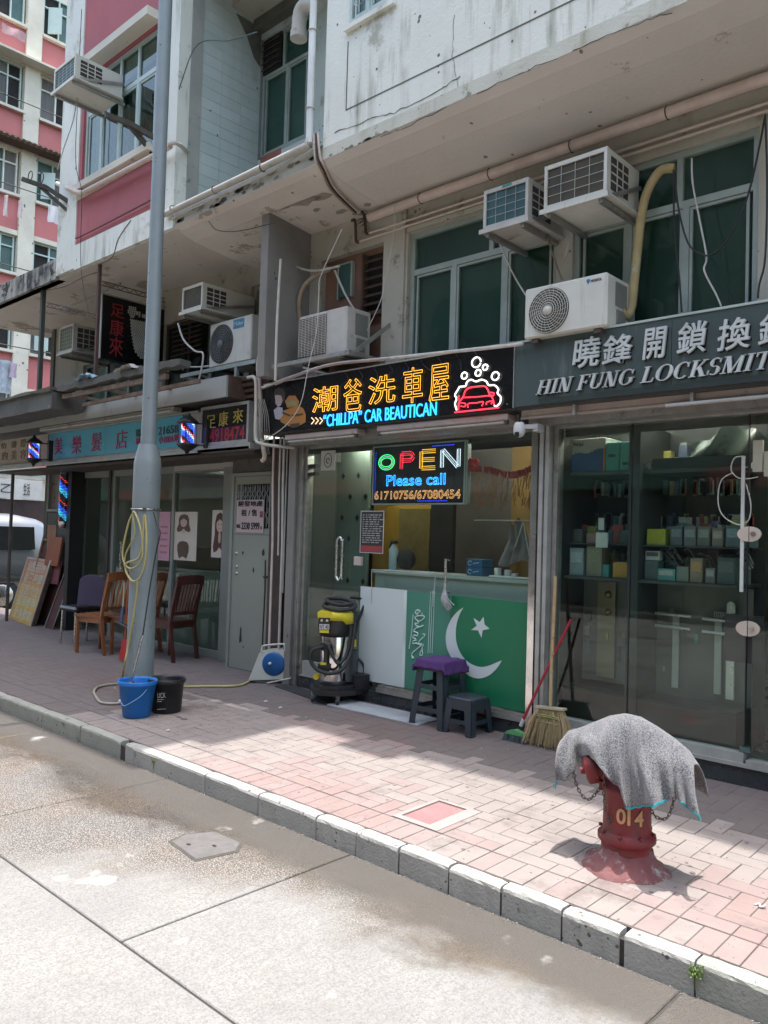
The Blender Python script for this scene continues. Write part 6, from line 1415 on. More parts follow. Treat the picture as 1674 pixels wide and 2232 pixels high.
# silver van
vn=T('parked_van','silver grey people carrier parked in the side street at the left edge','van',(-15.4,5.6,-.12))
m_sil=PM('van_silver',(.24,.25,.26),.3,metal=.5,var=(.22,.23,.24),vs=.5,coat=.5); m_vg=PM('van_glass',(.012,.014,.015),.08,spec=.8)
VX0,VX1=-16.9,-15.0; y0,y1=2.6,6.85
secz=[(.28,.0,.0),(.34,.0,.0),(.62,.03,.0),(.98,.03,.0),(1.05,.0,.0),(1.56,-.13,0),(1.68,-.26,0)]
# body as lofted sections along Y
pr_=[(0,.25),(.0,.95),(.10,1.02)]
V=[];Fs=[];ny=9
def ring_(y):
    t_=(y-y0)/(y1-y0); top=1.70 if .12<t_<.93 else 1.70-.5*max(0,(.12-t_)/.12)-.12*max(0,(t_-.93)/.07)
    w=.92-.10*max(0,(.08-t_)/.08)-.06*max(0,(t_-.93)/.07); cx=(VX0+VX1)/2
    return [(cx+s_*ww*w/.92,y,z) for s_,ww,z in ((1,.86,.28),(1,.93,.45),(1,.95,.80),(1,.93,1.02),(1,.84,min(1.5,top-.16)),(1,.70,top-.03),(1,.3,top),(-1,.3,top),(-1,.70,top-.03),(-1,.84,min(1.5,top-.16)),(-1,.93,1.02),(-1,.95,.80),(-1,.93,.45),(-1,.86,.28))]
ysn=[y0,y0+.06,y0+.3,y0+.5,y0+1.2,y0+2.2,y1-.5,y1-.15,y1-.03,y1]
m=MB()
for y in ysn: V+=ring_(y)
k=14
for i in range(len(ysn)-1):
    for j in range(k): Fs.append((i*k+j,i*k+(j+1)%k,(i+1)*k+(j+1)%k,(i+1)*k+j))
m.add(V,Fs,True); m.add(V[:k],[tuple(range(k))[::-1]]); m.add(V[-k:],[tuple(range(k))]); 
o=m.build('body',m_sil,vn)
cx=(VX0+VX1)/2
for a,c in ((y0+.5,y0+1.45),(y0+1.5,y0+2.6),(y0+2.65,y1-.25)): m=MB(); m.prism([(cx+.945,a,1.04),(cx+.945,c,1.04),(cx+.865,c,1.46),(cx+.865,a,1.46)],(.008,0,0)); m.build('side_window',m_vg,vn)
m=MB(); m.prism([(cx-.75,y1+.005,1.06),(cx+.75,y1+.005,1.06),(cx+.66,y1-.0,1.5),(cx-.66,y1-.0,1.5)],(0,.01,0)); m.build('rear_window',m_vg,vn)
m=MB(); m.box((cx+.955,y0+.2,.50),(cx+.965,y1-.2,.56)); m.build('side_strip',m_steel,vn)
for yy_ in (y0+.75,y1-.8):
    for sx in (1,-1):
        wv=T('wheel','','',(0,0,0)); bpy.data.objects.remove(wv)
        w1=MB().lathe([(.001,-.1),(.30,-.1),(.32,-.06),(.32,.06),(.30,.10),(.001,.1)],(cx+sx*.82,yy_,.20),22,'X').build('wheel',m_blackmatt,vn); MB().lathe([(.001,.13*sx),(.18,.12*sx),(.20,.10*sx)],(cx+sx*.82,yy_,.20),16,'X').build('hub',m_steel,w1)
MB().box((cx-.8,y1-.02,.30),(cx+.8,y1+.06,.48)).build('bumper',m_black,vn)
print('a6')
# ================================================================ AIR CONDITIONERS, PIPES, WIRES
def grille(m,x0,x1,z0,z1,y,nx,nz,r=.0035):
    for i in range(nx+1): x=x0+(x1-x0)*i/nx; m.tube([(x,y,z0),(x,y,z1)],r,4)
    for j in range(nz+1): z=z0+(z1-z0)*j/nz; m.tube([(x0,y-.002,z),(x1,y-.002,z)],r,4)
def window_ac(x0,x1,z0,z1,y0,y1,label,coil=m_coil,case=m_acwhite,nx=5,nz=4,badge=None,plate=True,braces=True):
    t=T('window_air_conditioner',label,'air conditioner',((x0+x1)/2,y0,z0),'window air conditioners'); b_=.022
    m=MB(); m.box((x0+.004,y0+.03,z0),(x1-.004,y1,z1)); 
    m.box((x0,y0,z0),(x0+b_,y0+.028,z1)); m.box((x1-b_,y0,z0),(x1,y0+.028,z1)); m.box((x0+b_,y0,z0),(x1-b_,y0+.028,z0+b_)); m.box((x0+b_,y0,z1-b_*1.2),(x1-b_,y0+.028,z1)); m.build('casing',case,t)
    MB().box((x0+b_,y0+.012,z0+b_),(x1-b_,y0+.026,z1-b_*1.2)).build('coil',coil,t)
    m=MB(); grille(m,x0+b_,x1-b_,z0+b_,z1-b_*1.2,y0+.004,nx,nz,.0017); m.build('front_grille',case,t)
    # side louvre opening on the +x side
    hh=z1-z0
    m=MB(); m.box((x1-.0038,y0+.06,z0+.04),(x1-.001,y0+.30,z1-.04)); sd_=m.build('side_opening',PM('ac_side_dark',(.05,.045,.04),.8),t)
    m=MB()
    for k in range(1,4): m.box((x1-.001,y0+.06,z0+.04+(hh-.08)*k/4-.004),(x1+.003,y0+.30,z0+.04+(hh-.08)*k/4+.004))
    for k in range(1,3): m.box((x1-.001,y0+.06+.24*k/3-.005,z0+.04),(x1+.002,y0+.06+.24*k/3+.005,z1-.04))
    m.build('side_louvre',case,t)
    if plate: m=MB(); m.box((x0-.02,y0-.02,z0-.02),(x1+.02,y1,z0-.006)); m.box((x0-.02,y0-.022,z0-.035),(x1+.02,y0-.012,z0-.004)); m.build('drip_tray',case,t)
    m=MB(); m.bar((x0+.04,y0,z0-.045),(x0+.04,y1+.05,z0-.045),.028); m.build('bracket',m_galv,t); m=MB(); m.bar((x1-.04,y0,z0-.045),(x1-.04,y1+.05,z0-.045),.028)
    if braces: m.bar((x1+.012,y0+.05,z0-.01),(x1+.012,y1,z0+hh*.6),.006,.03)
    m.build('bracket',m_galv,t)
    if badge: MB().box(((x0+x1)/2-.03,y0-.003,z1-.018),((x0+x1)/2+.05,y0-.0005,z1-.003)).build('badge',badge,t)
    return t
window_ac(-2.885,-2.427,3.70,3.995,4.60,5.06,'large window air conditioner with a cream grille above the locksmith sign',case=m_acwhite,nx=4,nz=4)
window_ac(-3.385,-3.012,3.685,3.965,4.60,5.06,'smaller window air conditioner with a teal badge left of the large one',coil=m_coilt,case=m_acold,nx=4,nz=4,badge=PM('badge_teal',(.03,.25,.22),.4))
a=AT(398,625,4.72);c=AT(440,668,4.72)
window_ac(a.x,c.x+.0,c.z,a.z-.02,4.72,5.40,'boxy brown fronted window air conditioner above the round fan unit',case=m_acwhite,nx=1,nz=1)
a=AT(130,715,4.75);c=AT(158,762,4.75)
window_ac(a.x,c.x,c.z,a.z,4.75,5.40,'small window air conditioner with a yellowish grille at the left end of the salon wall',coil=PM('coil_olive',(.12,.12,.05),.5),case=m_acold,nx=6,nz=6)
a=AT(120,150,3.85);c=AT(148,205,3.85)
# unit on the red bay: front at y 3.7
x0_=AT(118,170,3.75).x; x1_=AT(150,160,3.75).x; zt_=AT(150,128,3.75).z; zb_=AT(150,176,3.75).z
window_ac(x0_,x1_+.14,zb_,zt_,3.75,4.29,'window air conditioner with a teal grille jutting from the corner of the red bay',coil=m_coilt,case=m_acwhite,nx=5,nz=6)
def outdoor(x0,x1,z0,z1,y0,y1,label,fan=True,coilside=False,badge=None,fcx=None,mats=m_acwhite,dark=m_darkmetal,hubm=m_acwhite,rings=9):
    t=T('outdoor_condenser',label,'air conditioner',((x0+x1)/2,y0,z0),'outdoor condenser units'); H=z1-z0
    MB().bbox((x0,y0,z0),(x1,y1,z1),.012).build('casing',mats,t)
    if fan:
        r_=H*.43; cx=fcx if fcx else x0+r_+.03; cz=(z0+z1)/2-.005
        MB().lathe([(.001,-.004),(r_,-.004),(r_+.006,0)],(cx,y0,cz),36,'Y').build('fan_well',dark,t)
        m=MB(); n=36
        for k in range(1,rings+1):
            rr_=r_*k/rings; m.tube(arc((cx,y0-.018+.008*(k/rings)**2,cz),rr_,0,360,n),.0024,4,False)
        for k in range(24):
            a_=6.283*k/24; m.tube([(cx+math.cos(a_+t_*.5)*r_*t_,y0-.016,cz+math.sin(a_+t_*.5)*r_*t_) for t_ in (.2,.5,.8,1)],.0016,3,False)
        m.build('fan_guard',hubm,t)
        MB().lathe([(.001,-.026),(r_*.18,-.024),(r_*.2,-.014)],(cx,y0,cz),20,'Y').build('hub',hubm,t)
        m=MB()
        for k in range(3):
            a_=6.283*k/3; P_=[(cx+math.cos(a_+u)*r_*w_,y0-.007-.001*k,cz+math.sin(a_+u)*r_*w_) for u,w_ in ((0,.15),(.1,.9),(.5,.95),(.9,.75),(.7,.15))]; m.prism(P_,(0,-.002,0))
        m.build('fan_blade',PM('fan_blade',(.03,.035,.035),.5),t)
    if coilside:
        xx=x0+(x1-x0)*.60
        MB().box((x0+.015,y0-.004,z0+.03),(xx,y0-.0005,z1-.03)).build('coil',PM('coil_brown',(.16,.12,.10),.6,var=(.10,.075,.06),vs=30),t)
        m=MB(); 
        for k in range(1,24): z=z0+.03+(H-.06)*k/24; m.box((x0+.015,y0-.011,z-.0022),(xx,y0-.0045,z+.0022))
        for k in range(0,9): x=x0+.018+(xx-x0-.02)*k/8; m.box((x-.0016,y0-.014,z0+.03),(x+.0016,y0-.0112,z1-.03))
        m.build('coil_guard',m_acold,t)
        xx2=xx+.02
    # service panel on the side facing the camera (+x)
    m=MB(); m.box((x1+.0005,y0+(y1-y0)*.35,z0+H*.45),(x1+.004,y0+(y1-y0)*.85,z0+H*.9)); m.box((x1+.0005,y0+(y1-y0)*.4,z0+H*.12),(x1+.012,y0+(y1-y0)*.75,z0+H*.38)); m.build('side_handle',PM('ac_side_grey',(.20,.20,.18),.6),t)
    m=MB(); m.box((x0+.05,y0+.02,z0-.03),(x0+.10,y1,z0-.001)); m.build('foot',m_darkmetal,t); m=MB(); m.box((x1-.10,y0+.02,z0-.03),(x1-.05,y1,z0-.001)); m.build('foot',m_darkmetal,t)
    if badge: badge(t,x0,x1,z0,z1,y0)
    return t
def bdg_mo(t,x0,x1,z0,z1,y0):
    bx=AT(1282,613,y0-.002); P_=[(bx.x-.014,y0-.001,bx.z+.004),(bx.x,y0-.001,bx.z-.022),(bx.x+.014,y0-.001,bx.z+.004),(bx.x+.008,y0-.001,bx.z+.014),(bx.x-.008,y0-.001,bx.z+.014)]
    MB().prism(P_,(0,-.001,0)).build('drop_logo',PM('logo_blue',(.03,.20,.36),.4),t); text('MORITA',((bx.x+.02,y0-.0012,bx.z-.012),(bx.x+.095,y0-.0012,bx.z+.006)),m_black,t,'print')
outdoor(-3.072,-2.45,2.865,3.215,4.68,5.00,'new white outdoor condenser with a big round fan standing behind the locksmith sign',badge=bdg_mo,fcx=AT(1196,665,4.68).x)
def bdg_mi(t,x0,x1,z0,z1,y0):
    MB().box((x1-.30,y0-.002,z1-.115),(x1-.12,y0-.0005,z1-.02)).build('label_blue',PM('label_blue',(.03,.22,.38),.5),t); text('Midea',((x1-.285,y0-.0035,z1-.085),(x1-.135,y0-.0035,z1-.045)),m_let,t,'print')
outdoor(-7.14,-6.43,3.20,3.665,4.90,5.28,'white outdoor condenser with a dark round fan and a blue label above the gold sign',badge=bdg_mi,hubm=PM('guard_dark',(.16,.18,.18),.5),fcx=-6.93,rings=8)
outdoor(-5.475,-4.86,3.015,3.425,4.70,5.0,'older outdoor condenser with a brown louvred coil above the neon sign',fan=False,coilside=True,mats=m_acold)
# brackets and shelves
t=T('condenser_bracket','grey angle iron shelf carrying the old louvred condenser over the neon sign','bracket',(-5.3,4.7,3.0))
m=MB(); m.bar((-5.70,4.60,2.985),(-4.70,4.60,2.985),.03,.035); m.bar((-4.72,4.60,2.985),(-4.72,5.05,2.985),.03); m.bar((-5.45,4.62,2.98),(-5.45,5.05,2.98),.03); m.bar((-4.70,4.66,3.0),(-4.66,5.06,3.32),.012,.035); m.bar((-5.4,4.70,2.96),(-4.75,5.03,2.75),.012,.02); m.build('angle_iron',m_galv,t)
t=T('condenser_rack','pale steel rack under the blue labelled condenser','bracket',(-6.8,4.9,3.17))
m=MB(); m.bar((-7.62,4.88,3.165),(-6.30,4.88,3.165),.03,.04); m.bar((-6.62,4.88,3.14),(-6.62,4.88,2.98),.035); m.bar((-7.3,4.9,3.15),(-6.7,5.35,2.85),.02); m.bar((-6.35,4.88,3.16),(-6.35,5.3,3.16),.03); m.bar((-7.6,4.9,3.15),(-7.6,5.4,3.15),.03); m.build('rails',PM('rack_pale',(.36,.40,.38),.5,var=(.25,.27,.25),vs=9),t)
# big ceiling pipe and the two thin pipes below it
A=AT
def vpipe(pts,r,mat,name,label,cat='pipe',grp=None,sm=5,n=8): return pipe(pts,r,mat,name,label,cat,grp,n,sm)
m=MB(); m.tube([(-4.90,4.98,4.275),(-4.2,4.97,4.283),(4,4.97,4.283)],.040,12); t=T('ceiling_pipe','fat cream pipe clipped under the soffit along the mezzanine wall','pipe',(-3,4.97,4.28)); m.build('pipe',m_pipepink,t)
for x in (-4.3,-3.6,-2.9,-2.2): m=MB(); m.tube(arc((x,4.97,4.283),.043,0,360,14,ax='YZ'),.004,4); m.build('clip',m_rust,t)
m=MB(); 
for k in range(30):
    a_=random.random()*6.28; m.tube([(-4.93+random.uniform(-.03,.05),4.96+.03*math.cos(a_),4.28+.04*math.sin(a_)),(-4.97+random.uniform(-.05,.05),4.93+.06*math.cos(a_),4.27+.07*math.sin(a_))],.0022,3)
o=m.build('frayed_lagging',m_rust,t); o['kind']='stuff'
m_pp=PM('pipe_thin_pink',(.58,.50,.43),.5,var=(.45,.38,.32),vs=9)
for dz,xe,nm in ((4.165,-4.98,'upper'),(4.118,-5.10,'lower')):
    vpipe([(4,5.03,dz),(-3,5.03,dz),(xe+.03,5.03,dz)],.0115,m_pp,'thin_pipe',nm+' of the two thin cream pipes along the top of the mezzanine wall','pipe','thin pipes under the soffit',0)
    vpipe([(xe+.03,5.03,dz),(xe,5.02,dz+.01),(xe,5.0,dz+.10+(.04 if nm=='upper' else .08)),(xe+.01,4.95,dz+.17)],.0135,m_rust,'elbow_pipe','rusty elbow where the '+nm+' thin pipe turns up to the soffit','pipe','rusty elbows',5)
for k,(dx) in enumerate((0,.03,.06)):
    vpipe([(-5.05+dx,4.93,4.335),(-4.95+dx,4.55,4.385),(-4.86+dx,4.36,4.45),(-4.84+dx,4.27,4.52),(-4.85+dx*.7,4.26,4.72)],.009,m_pp if k!=1 else m_rust,'soffit_pipe',('left','middle','right')[k]+' of three thin pipes crossing the soffit to the corner of the white building','pipe','soffit pipes')
# corner downpipe and slab pipe
t=T('downpipe','white downpipe running up the corner of the white building','pipe',(-4.92,4.25,5))
m=MB(); m.tube([(-4.90,4.255,4.66),(-4.905,4.255,4.9),(-4.905,4.255,9.5)],.030,12); m.build('shaft',PM('downpipe_white',(.66,.68,.66),.5,dirt=(.3,.3,.26),ds=5,dth=.66),t)
for z in (4.95,5.6,6.3): MB().tube(arc((-4.905,4.255,z),.034,0,360,14,ax='XY'),.006,4).build('collar',m_pipe,t)
m=MB(); m.tube(smooth_path([(-4.90,4.255,4.70),(-4.92,4.25,4.655),(-5.0,4.25,4.645),(-6.0,4.25,4.632),(-7.05,4.25,4.62)],5),.030,10); m.build('horizontal_run',m_pipe,t)
for x in (-5.5,-6.2,-6.9): MB().tube(arc((x,4.25,4.635),.034,0,360,12,ax='YZ'),.005,4).build('clip',m_rust,t)
vpipe([(-4.79,4.29,4.66),(-5.4,4.275,4.585),(-6.3,4.275,4.575),(-7.0,4.28,4.565)],.009,m_cablew,'thin_wire','thin pale cable under the horizontal drain of the slab','cable')
t=T('soil_bend','thick white soil pipe bend hanging beside the recessed window','pipe',(-5.2,5.0,6.6)); c=A(652,58,4.75)
m=MB(); m.tube(smooth_path([(c.x+.25,4.75,c.z+.10),(c.x+.12,4.75,c.z+.16),(c.x+.03,4.75,c.z+.14),(c.x,4.75,c.z+.04),(c.x,4.75,c.z-.10)],5),.07,14); m.build('bend',m_pipe,t); MB().cyl((c.x,4.75,c.z-.12),(c.x,4.75,c.z-.05),.08,n=16).build('socket',m_pipe,t)
vpipe([A(800,640,5.2),A(800,600,5.2),A(795,500,5.2)],.006,m_rust,'short_pipe','rusty stub of pipe against the brown panel','pipe') if False else None
# bay sill pipe
t=T('sill_pipe','cream waste pipe running under the red bay window and round its corner','pipe',(-8,4.2,5.2))
m=MB(); m.tube(smooth_path([A(125,400,4.6),A(150,410,4.25),A(176,420,4.2),A(200,410,4.2),A(332,341,4.2),A(372,318,4.2)],6),.028,10); m.build('pipe',m_pipepink,t)
m=MB(); m.tube(smooth_path([A(366,316,4.2),A(385,312,4.2),A(412,333,4.45),A(443,351,4.7),A(447,356,4.7),A(446,380,4.7),A(440,418,4.7)],5),.022,8); m.build('side_branch',m_pipe,t)
vpipe([A(165,520,4.27),A(210,498,4.27),A(327,437,4.27)],.010,PM('pipe_dark_red',(.20,.05,.055),.6),'red_conduit','dark red conduit crossing the lower red panel','pipe',None,3)
# hooked brackets with timber (laundry arms)
m_old=PM('old_timber',(.10,.09,.075),.9,var=(.05,.045,.04),vs=14,bump=.4,stretch=(1,1,1))
t=T('laundry_arm','old rusty forked bracket sticking out across the red bay window','bracket',(-8,3.9,5.6))
m=MB(); m.bar(A(229,250,3.75),A(280,268,4.0),.035,.05); m.bar(A(280,268,4.0),A(345,305,4.3),.035,.05); m.bar(A(278,268,4.0),A(335,335,4.3),.03,.05); m.build('arm',m_old,t)
t=T('laundry_arm','dark forked bracket with hanging loops left of the red bay','bracket',(-10,4.0,5.3))
m=MB(); m.bar(A(48,390,3.9),A(100,408,4.1),.03,.05); m.bar(A(100,408,4.1),A(150,440,4.3),.03,.05); m.bar(A(85,405,4.05),A(148,460,4.3),.025,.04); m.tube(arc(A(66,384,3.95),.06,0,360,12),.006,4); m.tube(arc(A(90,388,3.98),.06,0,360,12),.006,4); m.build('arm',m_old,t)
# hanging foot sign
fs=T('hanging_foot_sign','black hanging signboard with red characters and a dotted white foot outline','hanging sign',(-8.9,4.9,3.9))
X0=-8.90
ya,yb=AX(222,700,X0).y,5.42; zt_=AX(231,643,X0).z; zb_=AX(217,780,X0).z
MB().box((X0-.10,ya,zb_),(X0,yb,zt_)).build('box',m_signblack,fs)
m=MB(); m.box((X0-.105,ya-.006,zt_+.001),(X0+.006,yb,zt_+.018)); m.box((X0-.105,ya-.012,zb_),(X0+.004,ya-.001,zt_)); m.build('edge_trim',PM('trim_grey_pale',(.38,.38,.36),.6),fs)
m_dr=PM('letter_dark_red',(.30,.02,.03),.5)
for ch,y1,y0 in (('足',663,692),('康',697,733),('來',735,777)):
    zz0=AX(255,y0,X0).z; zz1=AX(255,y1,X0).z; yy0=AX(240,700,X0).y; yy1=AX(270,700,X0).y
    text(ch,((X0+.004,yy0,zz0),(X0+.004,yy1,zz1)),m_dr,fs,'raised_character',depth=.006,right=(0,1,0),up=(0,0,1))
m_dot=PM('dot_white',(.55,.56,.52),.4); m=MB()
fy=lambda px,py:AX(px,py,X0+.004)
def dots(cx,cy,rx,ry,sp=4.2):
    y=-ry
    while y<=ry:
        w_=rx*math.sqrt(max(0,1-(y/ry)**2)); x=-w_+((int(y/sp)%2)*sp*.5)
        while x<=w_:
            p=fy(cx+x,cy+y+x*.2); m.obox(p,(.006,.019,.019),(R(45),0,0)); x+=sp
        y+=sp
dots(289,679,9,13); dots(304,684,4,7); dots(314,689,3,6)
for k in range(24):
    y=700+k*3.4; t_=k/23; L=285+6*t_ if t_<.4 else 287.5+16*(t_-.4); Rr=322
    if t_>.85: L+=(t_-.85)*50
    x=L+(k%2)*2
    while x<=Rr+14: 
        p=fy(x,y+ (x-300)*.2); m.obox(p,(.006,.019,.019),(R(45),0,0)); x+=4.2
m.build('foot_dots',m_dot,fs,kind='stuff')
# steel frame carrying the sign
t=T('sign_gantry','rusty steel gantry of posts and lattice bars holding the foot sign under the slab','gantry',(-9,4.3,3.7))
def zpt(px,py,Z): return AZ(px,py,Z)
p1=A(218,577,4.36); p2=A(215,818,4.36); p3=A(95,630,4.40); p4=A(90,850,4.40)
MB().bar((p1.x,4.36,4.46),(p1.x,4.36,2.99),.035).build('post',PM('post_rust',(.09,.05,.04),.8),t)
MB().bar((p3.x,4.40,4.46),(p3.x,4.40,2.99),.05).build('post',PM('post_dark_green',(.06,.065,.055),.7),t)
def lattice(a,b_,nm='lattice_bar'):
    m=MB(); a=Vector(a);b_=Vector(b_); up=Vector((0,0,.05)); m.tube([a,b_],.006,5); m.tube([a+up,b_+up],.006,5); n=14
    for k in range(n):
        p=a.lerp(b_,k/n);q_=a.lerp(b_,(k+1)/n); m.tube([p+(up if k%2 else Vector()),q_+(Vector() if k%2 else up)],.004,4)
    m.build(nm,m_rust,t)
lattice(A(102,668,4.40),A(218,697,4.36)); lattice(A(222,622,4.36),A(360,660,5.0))
m=MB(); m.tube([A(128,674,4.5),A(258,620,4.7)],.010,6); m.tube([A(130,678,4.5),A(235,633,4.7)],.007,5); m.tube([A(255,622,4.7),A(262,618,4.7)],.018,6); m.build('tie_rod',m_galv,t)
# old canopy beam over the awning, timbers and rags
ob_=T('old_canopy_beam','weathered dark concrete beam lying along the front edge of the awning','beam',(-9,4.2,3))
m_cb=PM('canopy_concrete',(.115,.115,.10),.95,var=(.06,.06,.052),vs=4,vamt=1,bump=.5,bs=30,dirt=(.26,.25,.22),ds=6,dth=.62,dw=.1)
rr=random.Random(17)
def rough(x0,x1,y0,y1,z0,z1,mat,nm,par,n=22,j=.012):
    V=[];Fs=[];m=MB()
    for k in range(n+1):
        x=x0+(x1-x0)*k/n
        for (y,z) in ((y0,z0),(y1,z0),(y1,z1),(y0,z1)): V.append((x,y+rr.uniform(-j,j)*.5,z+rr.uniform(-j,j)))
    for k in range(n):
        for q_ in range(4): Fs.append((k*4+q_,k*4+(q_+1)%4,(k+1)*4+(q_+1)%4,(k+1)*4+q_)[::-1])
    Fs.append((0,1,2,3)); Fs.append(tuple(n*4+q_ for q_ in (3,2,1,0))); m.add(V,Fs); return m.build(nm,mat,par)
rough(-14,-9.18,4.16,4.55,2.85,3.06,m_cb,'beam',ob_); rough(-14,-9.18,4.13,4.58,3.06,3.095,PM('mossy_top',(.14,.13,.10),.95,var=(.05,.05,.04),vs=9,vamt=1,bump=.5),'cap',ob_)
rough(-9.15,-6.6,4.20,4.32,3.045,3.11,m_cb,'broken_edge',ob_)
m=MB(); m.bar((-9.1,4.26,2.99),(-6.9,4.26,2.98),.04,.05); m.bar((-9.1,4.5,2.93),(-6.7,4.5,2.95),.03,.04); 
for x in (-8.9,-8.2,-7.5): m.bar((x,4.24,3.0),(x+.2,4.8,2.93),.03)
m.build('steel_angles',PM('angle_beige_rust',(.22,.16,.12),.8,var=(.12,.08,.06),vs=10),ob_)
def rag(px,py,w_,h_,label,col,col2,Y=4.2):
    c=A(px,py,Y); n=9; V=[];Fs=[]; m=MB(); r2=random.Random(px)
    for j in range(n):
        for i in range(n):
            u=i/(n-1)-.5; v=j/(n-1)-.5; V.append((c.x+u*w_*(1+.2*math.sin(v*9)),c.y+v*.10,c.z+h_*(.5-abs(u)**1.5*1.3)+.02*r2.uniform(-1,1)-abs(v)*.03))
    for j in range(n-1):
        for i in range(n-1): Fs.append((j*n+i,j*n+i+1,(j+1)*n+i+1,(j+1)*n+i))
    m.add(V,Fs,True); return tag(m.build('rag',PM('rag_cloth',col,.9,var=col2,vs=14,vamt=1)),label,'cloth','rags on the awning')
rag(188,826,.40,.12,'blue and white crumpled plastic rag lying on the awning under the foot sign',(.45,.5,.55),(.05,.25,.40)); rag(282,806,.42,.10,'grey white crumpled rag on the awning just left of the lamp post',(.5,.48,.46),(.25,.24,.23)); rag(372,806,.36,.16,'bundle of dirty netting heaped on the awning right of the lamp post',(.38,.34,.30),(.08,.07,.06),4.4)
rag(50,903,.16,.08,'small white wad of paper on the fascia at the left edge',(.6,.6,.58),(.5,.5,.5),4.55)
# hoses and lagging
vpipe([A(700,585,5.0),A(718,588,5.0),A(690,600,4.95),A(662,625,4.9),A(652,660,4.9),A(655,700,4.95)],.022,PM('lagging_tan',(.34,.26,.18),.8,var=(.25,.18,.12),vs=12,bump=.3),'lagged_hose','tan lagged pipe looping down behind the old louvred condenser','pipe')
vpipe([A(1470,367,5.0),A(1440,372,4.98),A(1412,415,4.98),A(1398,470,4.99),A(1388,560,5.0),A(1380,640,5.0),A(1376,670,4.99),A(1366,690,4.96),A(1352,678,4.9)],.030,PM('lagging_straw',(.44,.36,.18),.8,var=(.36,.27,.13),vs=9,bump=.3,dirt=(.50,.46,.36),ds=5,dth=.6),'lagged_hose','thick straw coloured lagged pipe curving down to the new white condenser','pipe',sm=6,n=10)
vpipe([A(1110,560,4.98),A(1120,640,4.95),A(1150,680,4.9)],.006,m_cablew,'drain_hose','thin white drain hose from the small air conditioner','cable') if False else None
W=[([(1085,522),(1095,545),(1120,600),(1150,650)],'white cable sagging from the small air conditioner to the new condenser',m_cablew,.006,4.9),
([(1190,480),(1195,520),(1210,570),(1225,610)],'brown cable hanging below the large air conditioner',PM('cable_brown',(.22,.17,.11),.7),.007,4.9),
([(1240,530),(1232,560),(1226,570)],'short pale hose end on the wall under the large air conditioner',m_cablew,.007,4.99),
([(1668,250),(1655,320),(1632,420),(1600,500),(1560,550),(1530,555),(1500,530),(1480,460),(1470,380)],'black cable swagging in a loop across the green windows',m_cable,.006,4.9),
([(1668,250),(1672,400),(1668,560),(1655,620),(1652,650)],'black cable hanging straight down near the right edge',m_cable,.006,4.88),
([(1468,370),(1470,500),(1480,600),(1486,680)],'black cable hanging beside the window mullion above the locksmith sign',m_cable,.006,4.95),
([(1508,345),(1510,400),(1525,480),(1540,560),(1535,590),(1560,640),(1572,668)],'white cable wandering down over the right green window',m_cablew,.006,4.92),
([(572,845),(640,820),(720,795),(830,783),(1000,765),(1120,752),(1140,748)],'fat white cable lying along the top of the neon sign',m_cablew,.014,4.70),
([(600,838),(700,800),(760,790),(850,781)],'second pale cable crossing the top of the neon sign',PM('cable_pink',(.42,.34,.31),.6),.010,4.69),
([(575,960),(620,930),(655,880),(672,800),(690,720),(695,640),(700,600),(745,500)],'thin pale wire looping down in front of the left end of the neon sign',m_cablew,.004,4.55),
([(860,445),(860,500),(850,560),(838,620),(828,660),(800,720)],'thin wire hanging from the ceiling pipe past the pilaster',m_cablew,.004,4.9),
([(1100,1000),(1100,1001),(1100,1002)],None,None,0,0),
([(612,565),(604,700),(600,830)],'white conduit down the face of the grey party wall',m_pipe,.013,4.53),
([(612,565),(675,590),(740,580)],'cream conduit leading back along the party wall to the brown panel',m_pipe,.011,4.9),
([(730,590),(752,640),(775,680)],'thin pale stay pipe from the wall to the old condenser',m_pipe,.010,4.95),
([(455,482),(470,500),(500,505),(540,500),(600,485)],'thin dark wire sagging under the peeling soffit',m_cable,.004,4.32),
([(178,20),(170,200),(165,350),(178,420),(176,520),(178,600),(195,690)],'thin wire hanging all the way down the front of the red bay',m_cable,.004,4.15),
([(360,300),(395,180),(432,96),(500,88),(560,70)],'thin green wire strung from the lamp post to the recessed wall',PM('wire_green',(.08,.14,.12),.6),.006,4.3),
([(220,575),(245,560),(258,520),(285,480)],'dark wire looping up from the gantry post to the slab',m_cable,.004,4.28),
([(100,632),(140,625),(180,605),(220,590)],'dark wire sagging between the two gantry posts',m_cable,.004,4.36),
([(388,705),(400,740),(425,765),(442,770),(440,800),(432,835)],'white drain hose curving down from the boxy air conditioner to the fascia',m_cablew,.010,4.7),
([(380,795),(420,800),(455,798)],'white cable running along the rack under the condenser',m_cablew,.009,4.8),
([(172,190),(160,260),(140,320),(125,370)],'thin cable dropping from the red bay air conditioner',m_cablew,.006,3.95)]
for L,lab,mt,r_,Y in W:
    if not lab: continue
    m=MB(); m.tube(smooth_path([A(x,y,Y) for x,y in L],5),r_,6); tag(m.build('conduit' if 'conduit' in lab else 'cable',mt),lab,'cable')
